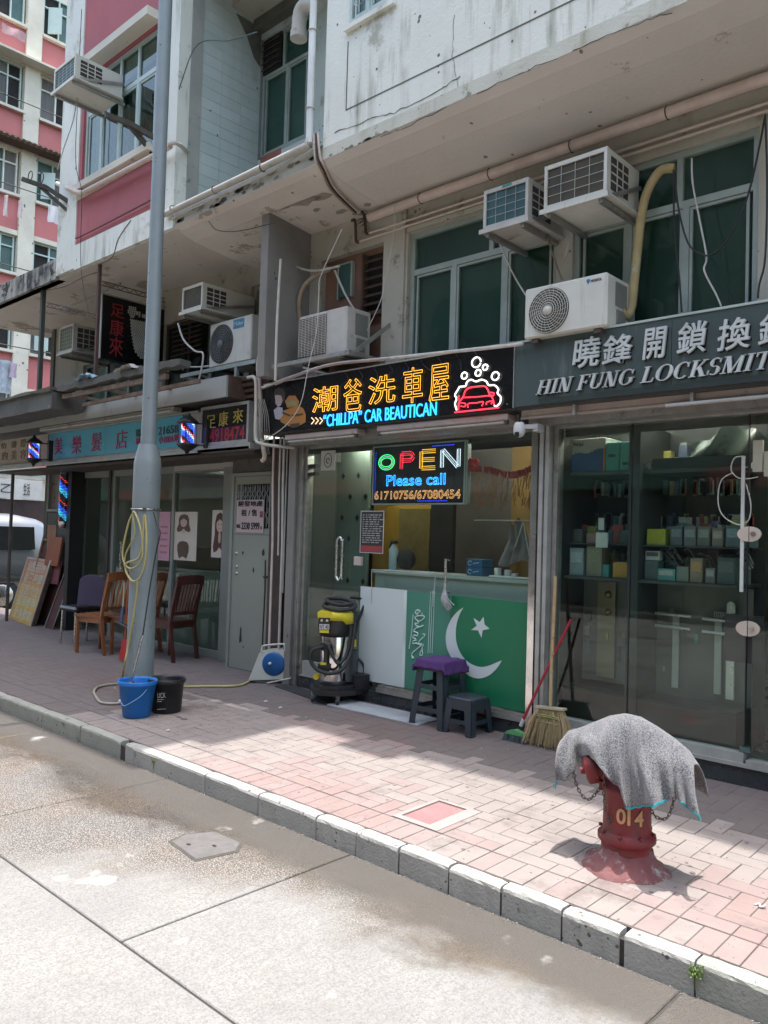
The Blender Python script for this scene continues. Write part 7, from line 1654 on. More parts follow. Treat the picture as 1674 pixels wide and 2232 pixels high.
# washing on the far block
def cloth(px,py,w_,h_,col,label,X0=-29.2,stripe=None):
    c=AX(px,py,X0); n=6;V=[];Fs=[];m=MB(); r2=random.Random(px*3+py)
    for j in range(n):
        for i in range(n):
            u=i/(n-1)-.5; v=j/(n-1); V.append((c.x+.06*math.sin(u*8+v*2),c.y+u*w_*(1-.25*v*r2.random()),c.z-v*h_))
    for j in range(n-1):
        for i in range(n-1): Fs.append((j*n+i,j*n+i+1,(j+1)*n+i+1,(j+1)*n+i))
    m.add(V,Fs,True); return tag(m.build('hanging_laundry',PM('laundry',col,.9,var=stripe or tuple(q*.7 for q in col),vs=5,vamt=1)),label,'laundry','washing hung on the far block')
cloth(32,62,.9,.32,(.62,.38,.38),'row of pink cloths hung under the topmost far window')
cloth(14,425,.16,.75,(.62,.55,.55),'left of two narrow white cloths hung on the far block'); cloth(45,437,.18,.62,(.60,.50,.50),'right of two narrow white cloths hung on the far block')
cloth(118,450,.42,.55,(.62,.60,.62),'white vest hung near the corner of the red bay',-26); cloth(10,785,.60,1.15,(.50,.55,.58),'striped blue white shirts hung at the left edge',-28.5,(.06,.10,.16)); cloth(30,792,.28,.5,(.42,.35,.45),'short mauve cloth hung right of the striped shirts',-28.4)
for y_ in (16.85,13.7,10.8,7.95): 
    m=MB(); m.tube([(-29.3,8,y_-.05),(-29.3,16,y_-.05)],.02,4); tag(m.build('washing_pole',m_darkmetal),'dark drying pole under the %s window row of the far block'%({16.85:'second',13.7:'third',10.8:'fourth',7.95:'fifth'}[y_]),'pole','drying poles')
print('a7')
# ================================================================ THINGS ON THE FOOTWAY
# ---- lamp post
lx_,ly_=-6.17,3.65; g0=GZ(ly_)
lp=T('lamp_post','tall blue grey lamp post with a thicker sleeved base standing near the kerb','lamp post',(lx_,ly_,g0))
m_post=PM('post_blue_grey',(.235,.275,.285),.5,metal=.15,var=(.20,.235,.245),vs=4,bump=.06,bs=60,dirt=(.30,.29,.25),ds=9,dth=.63,pits=((.14,.12,.10),20,.035))
MB().lathe([(.118,-.02),(.116,.05),(.112,1.60),(.112,1.63)],(lx_,ly_,g0),32).build('base_sleeve',m_post,lp)
MB().lathe([(.111,1.63),(.114,1.64),(.114,2.02),(.108,2.07),(.082,2.17),(.079,2.19)],(lx_,ly_,g0),32).build('upper_sleeve',m_post,lp)
MB().lathe([(.064,2.18),(.060,4),(.056,8.6)],(lx_,ly_,g0),28).build('shaft',m_post,lp)
m=MB(); m.tube(arc((lx_,ly_,1.645),.120,0,360,28,ax='XY'),.007,5,False); m.obox((lx_+.10,ly_-.07,1.645),(.03,.03,.02),(0,0,.6)); m.build('clamp_band',m_steel,lp)
m=MB(); m.bar((lx_,ly_,8.5),(lx_-.2,ly_-1.6,8.75),.05); m.obox((lx_-.22,ly_-1.8,8.77),(.16,.5,.08)); m.build('lamp_arm',m_post,lp)
Yp=3.52
A=AT
c0=lambda a,b_,Y=Yp:AT(a/2.765,880+b_/2.765,Y)
m_hose=PM('hose_yellow',(.42,.37,.15),.5,var=(.34,.30,.13),vs=12)
t=T('coiled_hose','yellow hose hung in long loops from the clamp on the lamp post','hose',(lx_,Yp,1.6))
m=MB(); m.tube(smooth_path([c0(805,655),c0(775,720),c0(740,880),c0(750,960),c0(790,993),c0(840,965),c0(862,900),c0(850,760),c0(815,660),c0(800,655)],6),.0085,7,False)
m.tube(smooth_path([c0(868,668),c0(862,820),c0(835,930),c0(765,960),c0(760,1010),c0(790,1062),c0(820,1068),c0(855,1030),c0(880,930),c0(884,800),c0(875,668)],6),.0095,7,False)
m.tube(smooth_path([c0(800,660),c0(810,790),c0(760,900),c0(748,980)],6),.007,6); m.build('loops',m_hose,t)
m=MB(); m.tube(smooth_path([c0(832,1066),c0(820,1180),c0(800,1320),c0(775,1450),c0(745,1600,3.5),AG(262,1505),AG(250,1500)],6),.0095,7); m.build('hanging_strand',m_hose,t)
t=T('ground_hose','yellow garden hose lying on the paving from behind the buckets to the white reel','hose',(-6,4,0))
G=lambda x,y,h=.012:AG(x,y,h)
m=MB(); m.tube(smooth_path([G(262,1490),G(241,1492),G(215,1497),G(205,1507),G(210,1520),G(220,1531),G(245,1534),G(270,1532)],6),.0115,8); m.build('loop',PM('hose_grey_cream',(.36,.33,.27),.6,var=(.28,.25,.2),vs=14),t)
m=MB(); m.tube(smooth_path([G(370,1497),G(393,1497),G(450,1496),G(513,1495),G(538,1488),G(553,1477),AG(566,1462,.05),AG(572,1440,.12)],6),.0115,8); m.build('run',m_hose,t)
t=T('tension_rod','dark cable and silver rod leaning on the lamp post into the blue bucket','rod',(-6,3.5,0))
m=MB(); m.tube(smooth_path([c0(925,655,3.50),c0(945,730,3.50),c0(965,780,3.5),c0(940,900,3.50),c0(900,1130,3.48),c0(860,1400,3.46)],5),.006,6); m.build('dark_cable',m_cable,t)
c1=c0(850,1425,3.44); m=MB(); m.tube([c0(850,1425,3.42),AT(286,1483,3.36)],.010,7); m.tube([c0(850,1425,3.42),c0(862,1395,3.43)],.013,6); m.build('rod',m_steel,t); MB().lathe([(.001,.0),(.03,-.01),(.035,-.03),(.001,-.035)],tuple(AT(286,1484,3.33)),10).build('ferrule',m_black,t)
# ---- buckets
def bucket(cx,cy,r0_,r1_,h,mat,label,rimw=.012,hand=True,inner=None):
    z0=GZ(cy); t=T('bucket',label,'bucket',(cx,cy,z0),'buckets at the lamp post')
    MB().lathe([(.001,.004),(r0_-.01,.0),(r0_,.008),(r1_*.985,h-.035),(r1_+.004,h-.035),(r1_+rimw*.6,h-.03),(r1_+rimw*.6,h-.004),(r1_+rimw*.4,h),(r1_-.002,h-.002),(r1_-.006,h-.02),(r0_-.008,.012),(.001,.012)],(cx,cy,z0),36,caps=False).build('shell',mat,t)
    return t
m_bblue=PM('bucket_blue',(.012,.16,.52),.4,var=(.01,.135,.44),vs=3,bump=.03)
b0=AG(283,1567); b1=AG(353,1556)
bx_,by_=b0.x-.05,b0.y+.085
t=bucket(bx_,by_,.105,.145,.285,m_bblue,'bright blue plastic bucket in front of the lamp post')
m=MB(); hr=Vector((-.733,-.68,0)); toC=Vector((.8,-.6,0)).normalized()
pa=Vector((bx_,by_,GZ(by_)+.255)); rv=Vector((.733,.68,0))
cc=lambda u,hh,out:pa+rv*u+Vector((.86,-.50,0))*out+Vector((0,0,hh))
m.tube(smooth_path([cc(-.128,-.13,.06),cc(-.10,-.155,.115),cc(-.04,-.12,.138),cc(.03,-.07,.14),cc(.07,-.02,.135)],5),.0035,5); m.build('wire_handle',PM('handle_pale_blue',(.2,.4,.65),.4),t)
MB().lathe([(.001,.0),(.134,.0),(.134,.004),(.001,.004)],(bx_,by_,GZ(by_)+.225),28).build('water',PM('water_blue',(.03,.25,.5),.05),t)
m=MB(); m.cyl(tuple(cc(-.135,-.135,.04)),tuple(cc(-.12,-.135,.065)),.014,n=8); m.build('hose_coupling',PM('coupling_white',(.6,.6,.6),.4),t)
bx2,by2=b1.x-.055,b1.y+.07
t=bucket(bx2,by2,.118,.138,.27,m_black,'black plastic paint bucket beside the blue bucket',rimw=.016)
nv=Vector((.86,-.50,0)); rv2=Vector((.50,.86,0)); q0=Vector((bx2,by2,GZ(by2)))+nv*.1335-rv2*.03
text('UCK',(q0-rv2*.045+Vector((0,0,.135)),q0+rv2*.02+Vector((0,0,.175))),PM('print_grey2',(.35,.35,.33),.6),t,'print',right=rv2,up=(0,0,1),depth=.001)
m=MB()
for k,(z,w_) in enumerate(((.12,.05),(.105,.035),(.045,.07))): m.prism([q0+rv2*(-.045)+Vector((0,0,z)),q0+rv2*(-.045+w_)+Vector((0,0,z)),q0+rv2*(-.045+w_)+Vector((0,0,z+.004)),q0+rv2*(-.045)+Vector((0,0,z+.004))],nv*.002)
m.build('print',PM('print_grey3',(.3,.3,.28),.6),t)
# wet rusty smear by the bucket (a real film of spilt water)
m=MB(); sp_=[AG(150+110*(.5+.5*math.cos(6.283*k/16)*random.Random(k).uniform(.7,1)),1545+22*math.sin(6.283*k/16)*random.Random(k+5).uniform(.6,1)) for k in range(16)]
# ---- hydrant with towel
hx,hy=-1.665,3.475; hz=GZ(hy)
hy_=T('fire_hydrant','red street hydrant numbered 014 on a paint splashed concrete foot','fire hydrant',(hx,hy,hz))
m_hr=PM('hydrant_red',(.19,.016,.018),.55,var=(.13,.012,.014),vs=7,vamt=.9,bump=.25,bs=50,dirt=(.07,.03,.022),ds=9,dth=.56,dw=.06,pits=((.34,.16,.13),45,.07))
MB().lathe([(.112,.085),(.112,.11),(.116,.118),(.128,.128),(.128,.150),(.112,.165),(.108,.175),(.106,.19),(.104,.335),(.106,.34),(.110,.352),(.106,.364),(.098,.37),(.092,.42),(.078,.45),(.074,.50),(.066,.54),(.045,.575),(.02,.59),(.001,.592)],(hx,hy,hz),40).build('barrel',m_hr,hy_)
V=[];Fs=[];m=MB();n=44; rr=random.Random(5)
prof=[(.108,.10),(.114,.075),(.132,.045),(.158,.018),(.185,.004),(.19,-.02)]
for (r_,z) in prof:
    for j in range(n):
        a=6.283*j/n; e=1+.05*math.sin(a*3+1)+.03*math.sin(a*7)+rr.uniform(-.012,.012)*(r_>.12); ex=1+.22*(r_-.108)/.08*max(0,math.cos(a-2.4))
        V.append((hx+math.cos(a)*r_*e*ex,hy+math.sin(a)*r_*e*ex,hz+z+rr.uniform(-.0015,.0015)))
for i in range(len(prof)-1):
    for j in range(n): Fs.append((i*n+j,i*n+(j+1)%n,(i+1)*n+(j+1)%n,(i+1)*n+j)[::-1])
m.add(V,Fs,True); m.build('concrete_foot',PM('splashed_foot',(.17,.035,.037),.85,var=(.20,.11,.105),vs=9,vamt=.8,bump=.5,bs=70,dirt=(.34,.31,.29),ds=16,dth=.55,dw=.1),hy_)
rvh=Vector((.90,.433,0)); nvh=Vector((.433,-.90,0)); ax_=Vector((hx,hy,hz))
for sg in (-1,1):
    c=ax_+rvh*(sg*.07)+Vector((0,0,.44))-nvh*.02; d=(rvh*sg+Vector((0,0,-.22))+nvh*.12).normalized()
    m=MB(); m.tube([c,c+d*.03,c+d*.07],[.052,.054,.054],20); m.tube([c+d*.07,c+d*.08,c+d*.115,c+d*.125],[.064,.067,.067,.045],20); m.tube([c+d*.125,c+d*.145],[.018,.016],6); m.build('outlet',m_hr,hy_)
c=ax_+Vector((0,0,.345)); m=MB(); m.obox(c-rvh*.108+Vector((0,0,.01)),(.035,.03,.04),(0,0,.45)); m.build('chain_lug',m_hr,hy_); m=MB(); m.obox(c+rvh*.108-Vector((0,0,.03)),(.03,.03,.03),(0,0,.45)); m.build('chain_lug',m_hr,hy_)
for k in range(8):
    a=6.283*k/8+.2; p=ax_+Vector((math.cos(a)*.120,math.sin(a)*.120,.163)); MB().lathe([(.009,0),(.009,.010),(.003,.013)],tuple(p),6).build('flange_bolt',m_hr,hy_)
m_dig=PM('digit_paint',(.55,.33,.15),.7,var=(.40,.18,.10),vs=30,vamt=1)
for ch,pa_,pb_,wd in (('0',-.046,.222,.042),('1',.001,.222,.013),('4',.028,.218,.042)):
    an=math.asin((pa_+wd/2)/.105); nn=(nvh*math.cos(an)+rvh*math.sin(an)); rr_=(rvh*math.cos(an)-nvh*math.sin(an)); o_=ax_+nn*.1075+Vector((0,0,pb_-.0))
    text(ch,(o_-rr_*wd/2,o_+rr_*wd/2+Vector((0,0,.068))),m_dig,hy_,'painted_digit',right=rr_,up=(0,0,1),off=.02,depth=.004)
def chain(P,r_,par,label=None):
    P=resamp(smooth_path(P,6),max(6,int(sum((Vector(P[i+1])-Vector(P[i])).length for i in range(len(P)-1))/.0165)))
    m=MB()
    for i in range(len(P)-1):
        a,b_=P[i],P[i+1]; d=(b_-a); L=d.length*.78; d.normalize(); s_=d.orthogonal().normalized(); 
        if i%2: s_=d.cross(s_)
        c=(a+b_)/2; m.tube([c+d*L*math.cos(u)*.9+s_*.0065*math.sin(u) for u in [6.283*k/8 for k in range(8)]],.0021,4,False,True)
    return m.build('chain',PM('chain_rust',(.10,.06,.05),.6,metal=.5,var=(.2,.15,.13),vs=50),par)
P1=AT(1249,1655,3.42);P2=AT(1252,1695,3.42);P3=AT(1266,1730,3.43);P4=AT(1283,1743,3.43);P5=AT(1300,1728,3.43);P6=AT(1314,1705,3.44)
chain([P1,P2,P3,P4,P5,P6],.002,hy_)
chain([AT(1318,1690,3.36),AT(1316,1730,3.36),AT(1322,1770,3.37),AT(1328,1795,3.37),AT(1332,1780,3.37)],.002,hy_)
chain([AT(1418,1765,3.44),AT(1432,1782,3.44),AT(1452,1785,3.44),AT(1463,1765,3.45),AT(1470,1738,3.46)],.002,hy_)
# towel
tw=T('grey_towel','grey flecked towel with a turquoise hem thrown over the top of the red hydrant','towel',(hx,hy,hz+.5))
Rg=[(0,1226,1612),(.06,1240,1594),(.14,1268,1586),(.25,1300,1573),(.36,1330,1561),(.47,1362,1556),(.58,1392,1563),(.70,1428,1585),(.80,1462,1609),(.90,1492,1634),(1,1512,1668)]
Hm=[(0,1213,1697),(.05,1232,1702),(.09,1250,1684),(.12,1254,1652),(.20,1286,1646),(.27,1312,1672),(.34,1336,1708),(.38,1348,1712),(.40,1354,1726),(.445,1365,1766),(.55,1400,1758),(.66,1436,1752),(.75,1462,1742),(.83,1482,1744),(.90,1496,1760),(1,1524,1774)]
def interp(L,u):
    for i in range(len(L)-1):
        if u<=L[i+1][0]+1e-9:
            t_=(u-L[i][0])/(L[i+1][0]-L[i][0]); return L[i][1]+(L[i+1][1]-L[i][1])*t_,L[i][2]+(L[i+1][2]-L[i][2])*t_
    return L[-1][1:]
NU,NF,NB=150,44,16; V=[];Fs=[]; rr=random.Random(31); hem=[]
def fold(u,t_):
    f=.028*math.sin(u*19+.6+1.6*t_)+.020*math.sin(u*33+2-2.2*t_)+.012*math.sin(u*57+t_*3.5)
    pinch=-.010*math.exp(-((u-.40)/.018)**2)*min(1,t_*1.8)+.016*math.exp(-((u-.35)/.03)**2)*t_
    pinch+=-.022*math.exp(-((u-(.60+.06*t_))/.03)**2)*math.sin(math.pi*min(1,t_*1.1))-.02*math.exp(-((u-(.50+.10*t_))/.022)**2)*t_
    pinch+=-.020*math.exp(-((u-.80)/.03)**2)*t_
    return f*t_**1.1+pinch
for i in range(NU+1):
    u=i/NU; a=interp(Rg,u); h=interp(Hm,u); side=abs(u-.5)*2
    Yr=3.50-.02*side; Yh=3.335+.07*side**2
    if u<.08: Yh=3.40
    r_=AT(a[0],a[1],Yr); hm=AT(h[0],h[1],Yh)
    col=[]
    for k in range(NB,0,-1):      # back side
        t_=k/NB; p=Vector((r_.x+.01*t_,r_.y+.135*t_**.6,r_.z-(r_.z-hm.z)*.92*t_**1.5)); p.y+=.012*math.sin(u*25+2)*t_; col.append(p)
    for k in range(NF+1):
        t_=k/NF
        # over the shoulder: forward first, then down
        fy_=1-(1-t_)**2.1; fz_=t_**1.45
        p=Vector((r_.x+(hm.x-r_.x)*t_,r_.y+(hm.y-r_.y)*fy_,r_.z+(hm.z-r_.z)*fz_))
        d_=fold(u,t_); p+=Vector((.30,-.90,.15))*d_
        p.z+=.002*math.sin(u*120+t_*17)*t_+.010*math.sin(u*13+t_*6)*math.sin(math.pi*t_)
        col.append(p)
    # keep silhouettes: push to the measured ridge
    V+=col; hem.append(col[-1])
K=NB+NF+1
for i in range(NU):
    for k in range(K-1): Fs.append((i*K+k,i*K+k+1,(i+1)*K+k+1,(i+1)*K+k))
m=MB(); m.add(V,Fs,True)
m_tw=bpy.data.materials.new('towel_flecked'); m_tw.use_nodes=True
def _tw():
    N=m_tw.node_tree.nodes; Lk=m_tw.node_tree.links.new; b_=N['Principled BSDF']; g=N.new('ShaderNodeNewGeometry')
    t1=N.new('ShaderNodeTexNoise'); t1.inputs['Scale'].default_value=170; t1.inputs['Detail'].default_value=3; t1.inputs['Roughness'].default_value=.8; Lk(g.outputs['Position'],t1.inputs[0])
    r1=N.new('ShaderNodeValToRGB'); r1.color_ramp.elements[0].position=.43; r1.color_ramp.elements[0].color=(.055,.055,.058,1); r1.color_ramp.elements[1].position=.56; r1.color_ramp.elements[1].color=(.225,.225,.23,1); Lk(t1.outputs['Fac'],r1.inputs[0])
    t2=N.new('ShaderNodeTexNoise'); t2.inputs['Scale'].default_value=9; Lk(g.outputs['Position'],t2.inputs[0]); mx=N.new('ShaderNodeMix'); mx.data_type='RGBA'; mx.blend_type='MULTIPLY'; mx.inputs[0].default_value=.5
    r2=N.new('ShaderNodeValToRGB'); r2.color_ramp.elements[0].position=.35; r2.color_ramp.elements[0].color=(.6,.6,.68,1); r2.color_ramp.elements[1].position=.6; r2.color_ramp.elements[1].color=(1,1,1,1); Lk(t2.outputs['Fac'],r2.inputs[0]); Lk(r1.outputs[0],mx.inputs[6]); Lk(r2.outputs[0],mx.inputs[7]); Lk(mx.outputs[2],b_.inputs['Base Color'])
    b_.inputs['Roughness'].default_value=1; b_.inputs['Sheen Weight'].default_value=.4; bp_=N.new('ShaderNodeBump'); bp_.inputs['Strength'].default_value=.9; bp_.inputs['Distance'].default_value=.006; Lk(t1.outputs['Fac'],bp_.inputs['Height']); Lk(bp_.outputs[0],b_.inputs['Normal'])
_tw()
o=m.build('cloth',m_tw,tw)
sm_=o.modifiers.new('thick','SOLIDIFY'); sm_.thickness=.006; sm_.offset=0
m_teal=PM('hem_turquoise',(.02,.25,.30),.7,var=(.02,.35,.40),vs=60)
m=MB(); i0,i1=int(.445*NU),int(.72*NU); m.tube(hem[i0:i1+1],.0042,6); m.tube([p+Vector((0,0,.006)) for p in hem[i0:i1+1]],.003,5); m.build('hem_stitch',m_teal,tw)
m=MB(); m.tube(hem[int(.84*NU):],.0045,6); m.tube([hem[-1],hem[-1]+Vector((.008,0,-.02))],.004,5); m.build('hem_stitch',m_teal,tw)
m=MB(); m.tube([hem[1]+Vector((0,0,.01)),hem[0]+Vector((0,0,-.02)),hem[0]+Vector((-.002,0,-.045))],.0038,5); m.build('hem_tail',m_teal,tw)
# ---- wet and dry vacuum cleaner
vx,vy=-5.045,4.86; vz=GZ(vy)+.008
vc=T('vacuum_cleaner','yellow and black drum vacuum cleaner with a coiled hose at the car wash door','vacuum cleaner',(vx,vy,vz))
m_vy=PM('vac_yellow',(.62,.52,.02),.4,var=(.55,.45,.02),vs=6)
er=Vector((.733,.68,0)); en=Vector((.68,-.733,0)); O=Vector((vx,vy,vz))
L3=lambda a,b_,c:O+er*a+en*b_+Vector((0,0,c))     # right in view, towards viewer, up
# trolley base
m=MB(); P_=[L3(a,b_,.075) for a,b_ in ((-.20,.06),(-.12,.20),(.06,.22),(.20,.14),(.30,.0),(.30,-.18),(.18,-.24),(-.10,-.22),(-.20,-.10))]; m.prism(P_,(0,0,.045)); P2=[L3(a*.86,b_*.86,.12) for a,b_ in ((-.20,.06),(-.12,.20),(.06,.22),(.20,.14),(.30,.0),(.30,-.18),(.18,-.24),(-.10,-.22),(-.20,-.10))]; m.prism(P2,(0,0,.03)); m.build('trolley',m_black,vc)
m=MB(); P_=[L3(a,b_,.10) for a,b_ in ((.18,.10),(.31,.02),(.31,-.19),(.18,-.2))]; m.prism(P_,(0,0,.13)); m.build('accessory_box',m_black,vc)
for a,b_ in ((-.17,.10),(.05,.20),(-.15,-.16)):
    w_=MB(); c=L3(a,b_,.03); w_.tube([c-er*.012,c+er*.012],.03,14); wh=w_.build('castor',m_blackmatt,vc); m=MB(); m.bar(c+Vector((0,0,.0)),c+Vector((0,0,.06)),.03,.012); m.tube([c-er*.015,c+er*.015],.008,8); m.build('fork',m_galv,wh)
for sg in (1,):
    w_=MB(); c=L3(.25,-.12,.09); w_.tube([c-en*.02,c+en*.02],.09,20); w_.build('wheel',m_blackmatt,vc)
MB().lathe([(.118,.15),(.12,.16),(.122,.56),(.118,.57)],tuple(O),40).build('steel_drum',m_mirror,vc)
m=MB(); m.lathe([(.125,.135),(.13,.14),(.13,.175),(.122,.18)],tuple(O),36); m.build('drum_ring',m_black,vc)
MB().lathe([(.128,.555),(.142,.57),(.145,.60),(.150,.64),(.152,.69),(.145,.735),(.10,.76),(.001,.765)],tuple(O),36).build('motor_head',m_black,vc)
# yellow cap band across front of the head
m=MB(); nY=12; V=[];Fs=[]
for k in range(nY+1):
    an=R(-165+k*(150/nY)); dx=Vector((math.cos(an),math.sin(an),0)); 
    # measured in view axes
    d_=er*math.cos(an)+en*(-math.sin(an)); zt2=.765; zb2=.70-(.03 if k>8 else 0)+(.02 if k<3 else 0)
    V+= [O+d_*.157+Vector((0,0,zb2)),O+d_*.155+Vector((0,0,zt2-.01)),O+d_*.12+Vector((0,0,zt2+.012))]
for k in range(nY):
    for j in range(2): Fs.append((k*3+j,k*3+j+1,(k+1)*3+j+1,(k+1)*3+j))
m.add(V,Fs,True); o=m.build('yellow_band',m_vy,vc); sm_=o.modifiers.new('thick','SOLIDIFY'); sm_.thickness=.008
m=MB(); Cn=L3(-.085,.135,.0)
mt=Matrix((er,en*-1,Vector((0,0,1)))).transposed()
m.obox(L3(-.085,.135,.745),(.115,.06,.055),mat=mt); m.build('control_housing',m_vy,vc)
m=MB(); m.obox(L3(-.085,.163,.700),(.095,.012,.05),mat=mt); m.build('switch_panel',m_black,vc)
for a in (-.108,-.062): m=MB(); m.tube([L3(a,.168,.703),L3(a,.178,.703)],.011,10); m.build('dial',m_steel,vc)
m=MB(); m.obox(L3(-.085,.163,.648),(.085,.012,.045),mat=mt); lbp=m.build('label_plate',PM('label_white',(.6,.58,.55),.5),vc); text('NT 40',(L3(-.122,.171,.632),L3(-.048,.171,.664)),m_black,lbp,'print',right=er,up=(0,0,1),depth=.001,off=.01)
m=MB(); m.obox(L3(-.085,.160,.608),(.08,.012,.022),mat=mt); m.build('yellow_latch',m_vy,vc)
m=MB(); m.tube([L3(-.13,.10,.22),L3(-.145,.14,.22)],.026,14); m.build('drain_knob',m_vy,vc)
m=MB(); m.obox(L3(-.08,.13,.30),(.10,.04,.06),mat=mt); m.obox(L3(-.07,.13,.38),(.03,.03,.16),mat=mt); m.build('drum_clamp',m_black,vc); m=MB(); m.obox(L3(-.085,.152,.335),(.05,.008,.02),mat=mt); m.build('clamp_tab',m_vy,vc)
# inlet and hose
m=MB(); m.tube([L3(-.06,.10,.48),L3(-.09,.16,.48)],.035,14); m.build('inlet',m_black,vc)
hs=MB(); hp=[L3(-.09,.16,.48),L3(-.14,.19,.47),L3(-.185,.18,.43),L3(-.19,.17,.36),L3(-.13,.19,.29),L3(-.02,.21,.265),L3(.08,.19,.30),L3(.14,.13,.42),L3(.16,.08,.56),L3(.165,.0,.70),L3(.14,-.05,.80),L3(.05,-.10,.835),L3(-.08,-.02,.83),L3(-.09,.08,.81),L3(.03,.14,.79),L3(.15,.07,.80),L3(.16,-.05,.83),L3(.06,-.12,.865),L3(-.07,-.05,.87),L3(-.06,.06,.85),L3(.05,.10,.83),L3(.14,.04,.84)]
sp2=resamp(smooth_path(hp,8),420); hs.tube(sp2,[.0185 if k%2 else .0155 for k in range(421)],8); hs.build('hose',m_blackmatt,vc)
hs=MB(); hs.tube(smooth_path([L3(-.05,.165,.50),L3(.0,.19,.40),L3(.05,.19,.345),L3(.10,.15,.40),L3(.13,.11,.52),L3(.14,.10,.66)],6),.014,8); hs.build('power_cord',m_blackmatt,vc)
m=MB(); m.tube(smooth_path([L3(.17,-.08,.50),L3(.18,-.08,.64),L3(.245,-.10,.82),L3(.25,-.10,.86),L3(.22,-.12,.875),L3(.12,-.17,.88)],5),.014,8); m.build('push_handle',m_black,vc)
m=MB(); m.tube(smooth_path([L3(.17,-.08,.30),L3(.18,-.06,.36),L3(.25,-.08,.30),L3(.26,-.08,.20),L3(.25,-.08,.14)],5),.012,8); m.build('rear_loop',PM('loop_dark_blue',(.02,.03,.05),.5),vc)
m=MB(); m.obox(L3(.165,.02,.50),(.04,.02,.06),mat=mt); m.build('yellow_hook',m_vy,vc)
MB().lathe([(.09,.0),(.095,.26)],tuple(L3(.11,-.03,.17)),18).build('side_canister',PM('smoky_plastic',(.06,.07,.075),.15),vc)
# ---- mats
def grid_mat(cs,label,mat,name,nx,ny,rib=.004,h=.012):
    t=T(name,label,'mat',tuple(sum(cs,Vector())/4)); a,b_,c,d=cs
    m=MB(); P=lambda u,v,z:(a.lerp(b_,u)).lerp(d.lerp(c,u),v)+Vector((0,0,z))
    for i in range(nx):
        u0=(i+.2)/nx;u1=(i+.8)/nx; m.add([P(u0,0,h),P(u1,0,h),P(u1,1,h),P(u0,1,h),P(u0,0,.002),P(u1,0,.002),P(u1,1,.002),P(u0,1,.002)],[(0,1,2,3),(4,5,1,0),(5,6,2,1),(6,7,3,2),(7,4,0,3)])
    m.build('ribs',mat,t,kind='stuff')
    m=MB()
    for j in range(ny):
        v=(j+.5)/ny; m.bar(P(0,v,h*.55),P(1,v,h*.55),.006,.006)
    m.build('cross_bars',mat,t,kind='stuff'); return t
m_wm=PM('mat_white',(.50,.52,.54),.6,var=(.42,.44,.46),vs=8)
cA=AG(712,1538);cB=AG(908,1583);cC=cB+Vector((0,.28,.0056)); cD=cA+Vector((0,.28,.0056)); cA.z+=.001;cB.z+=.001
grid_mat([cA,cB,cC,cD],'white ribbed plastic duckboard mat in front of the car wash step',m_wm,'white_mat',52,6)
m_bm=PM('mat_grey_black',(.06,.065,.07),.7,var=(.04,.042,.045),vs=8)
cA=AG(598,1497);cB=AG(712,1537);cC=cB+Vector((0,.19,.004)); cD=cA+Vector((0,.17,.004))
grid_mat([cA,cB,cC,cD],'dark grey ribbed rubber mat at the left of the car wash door',m_bm,'rubber_mat',46,5,h=.009)
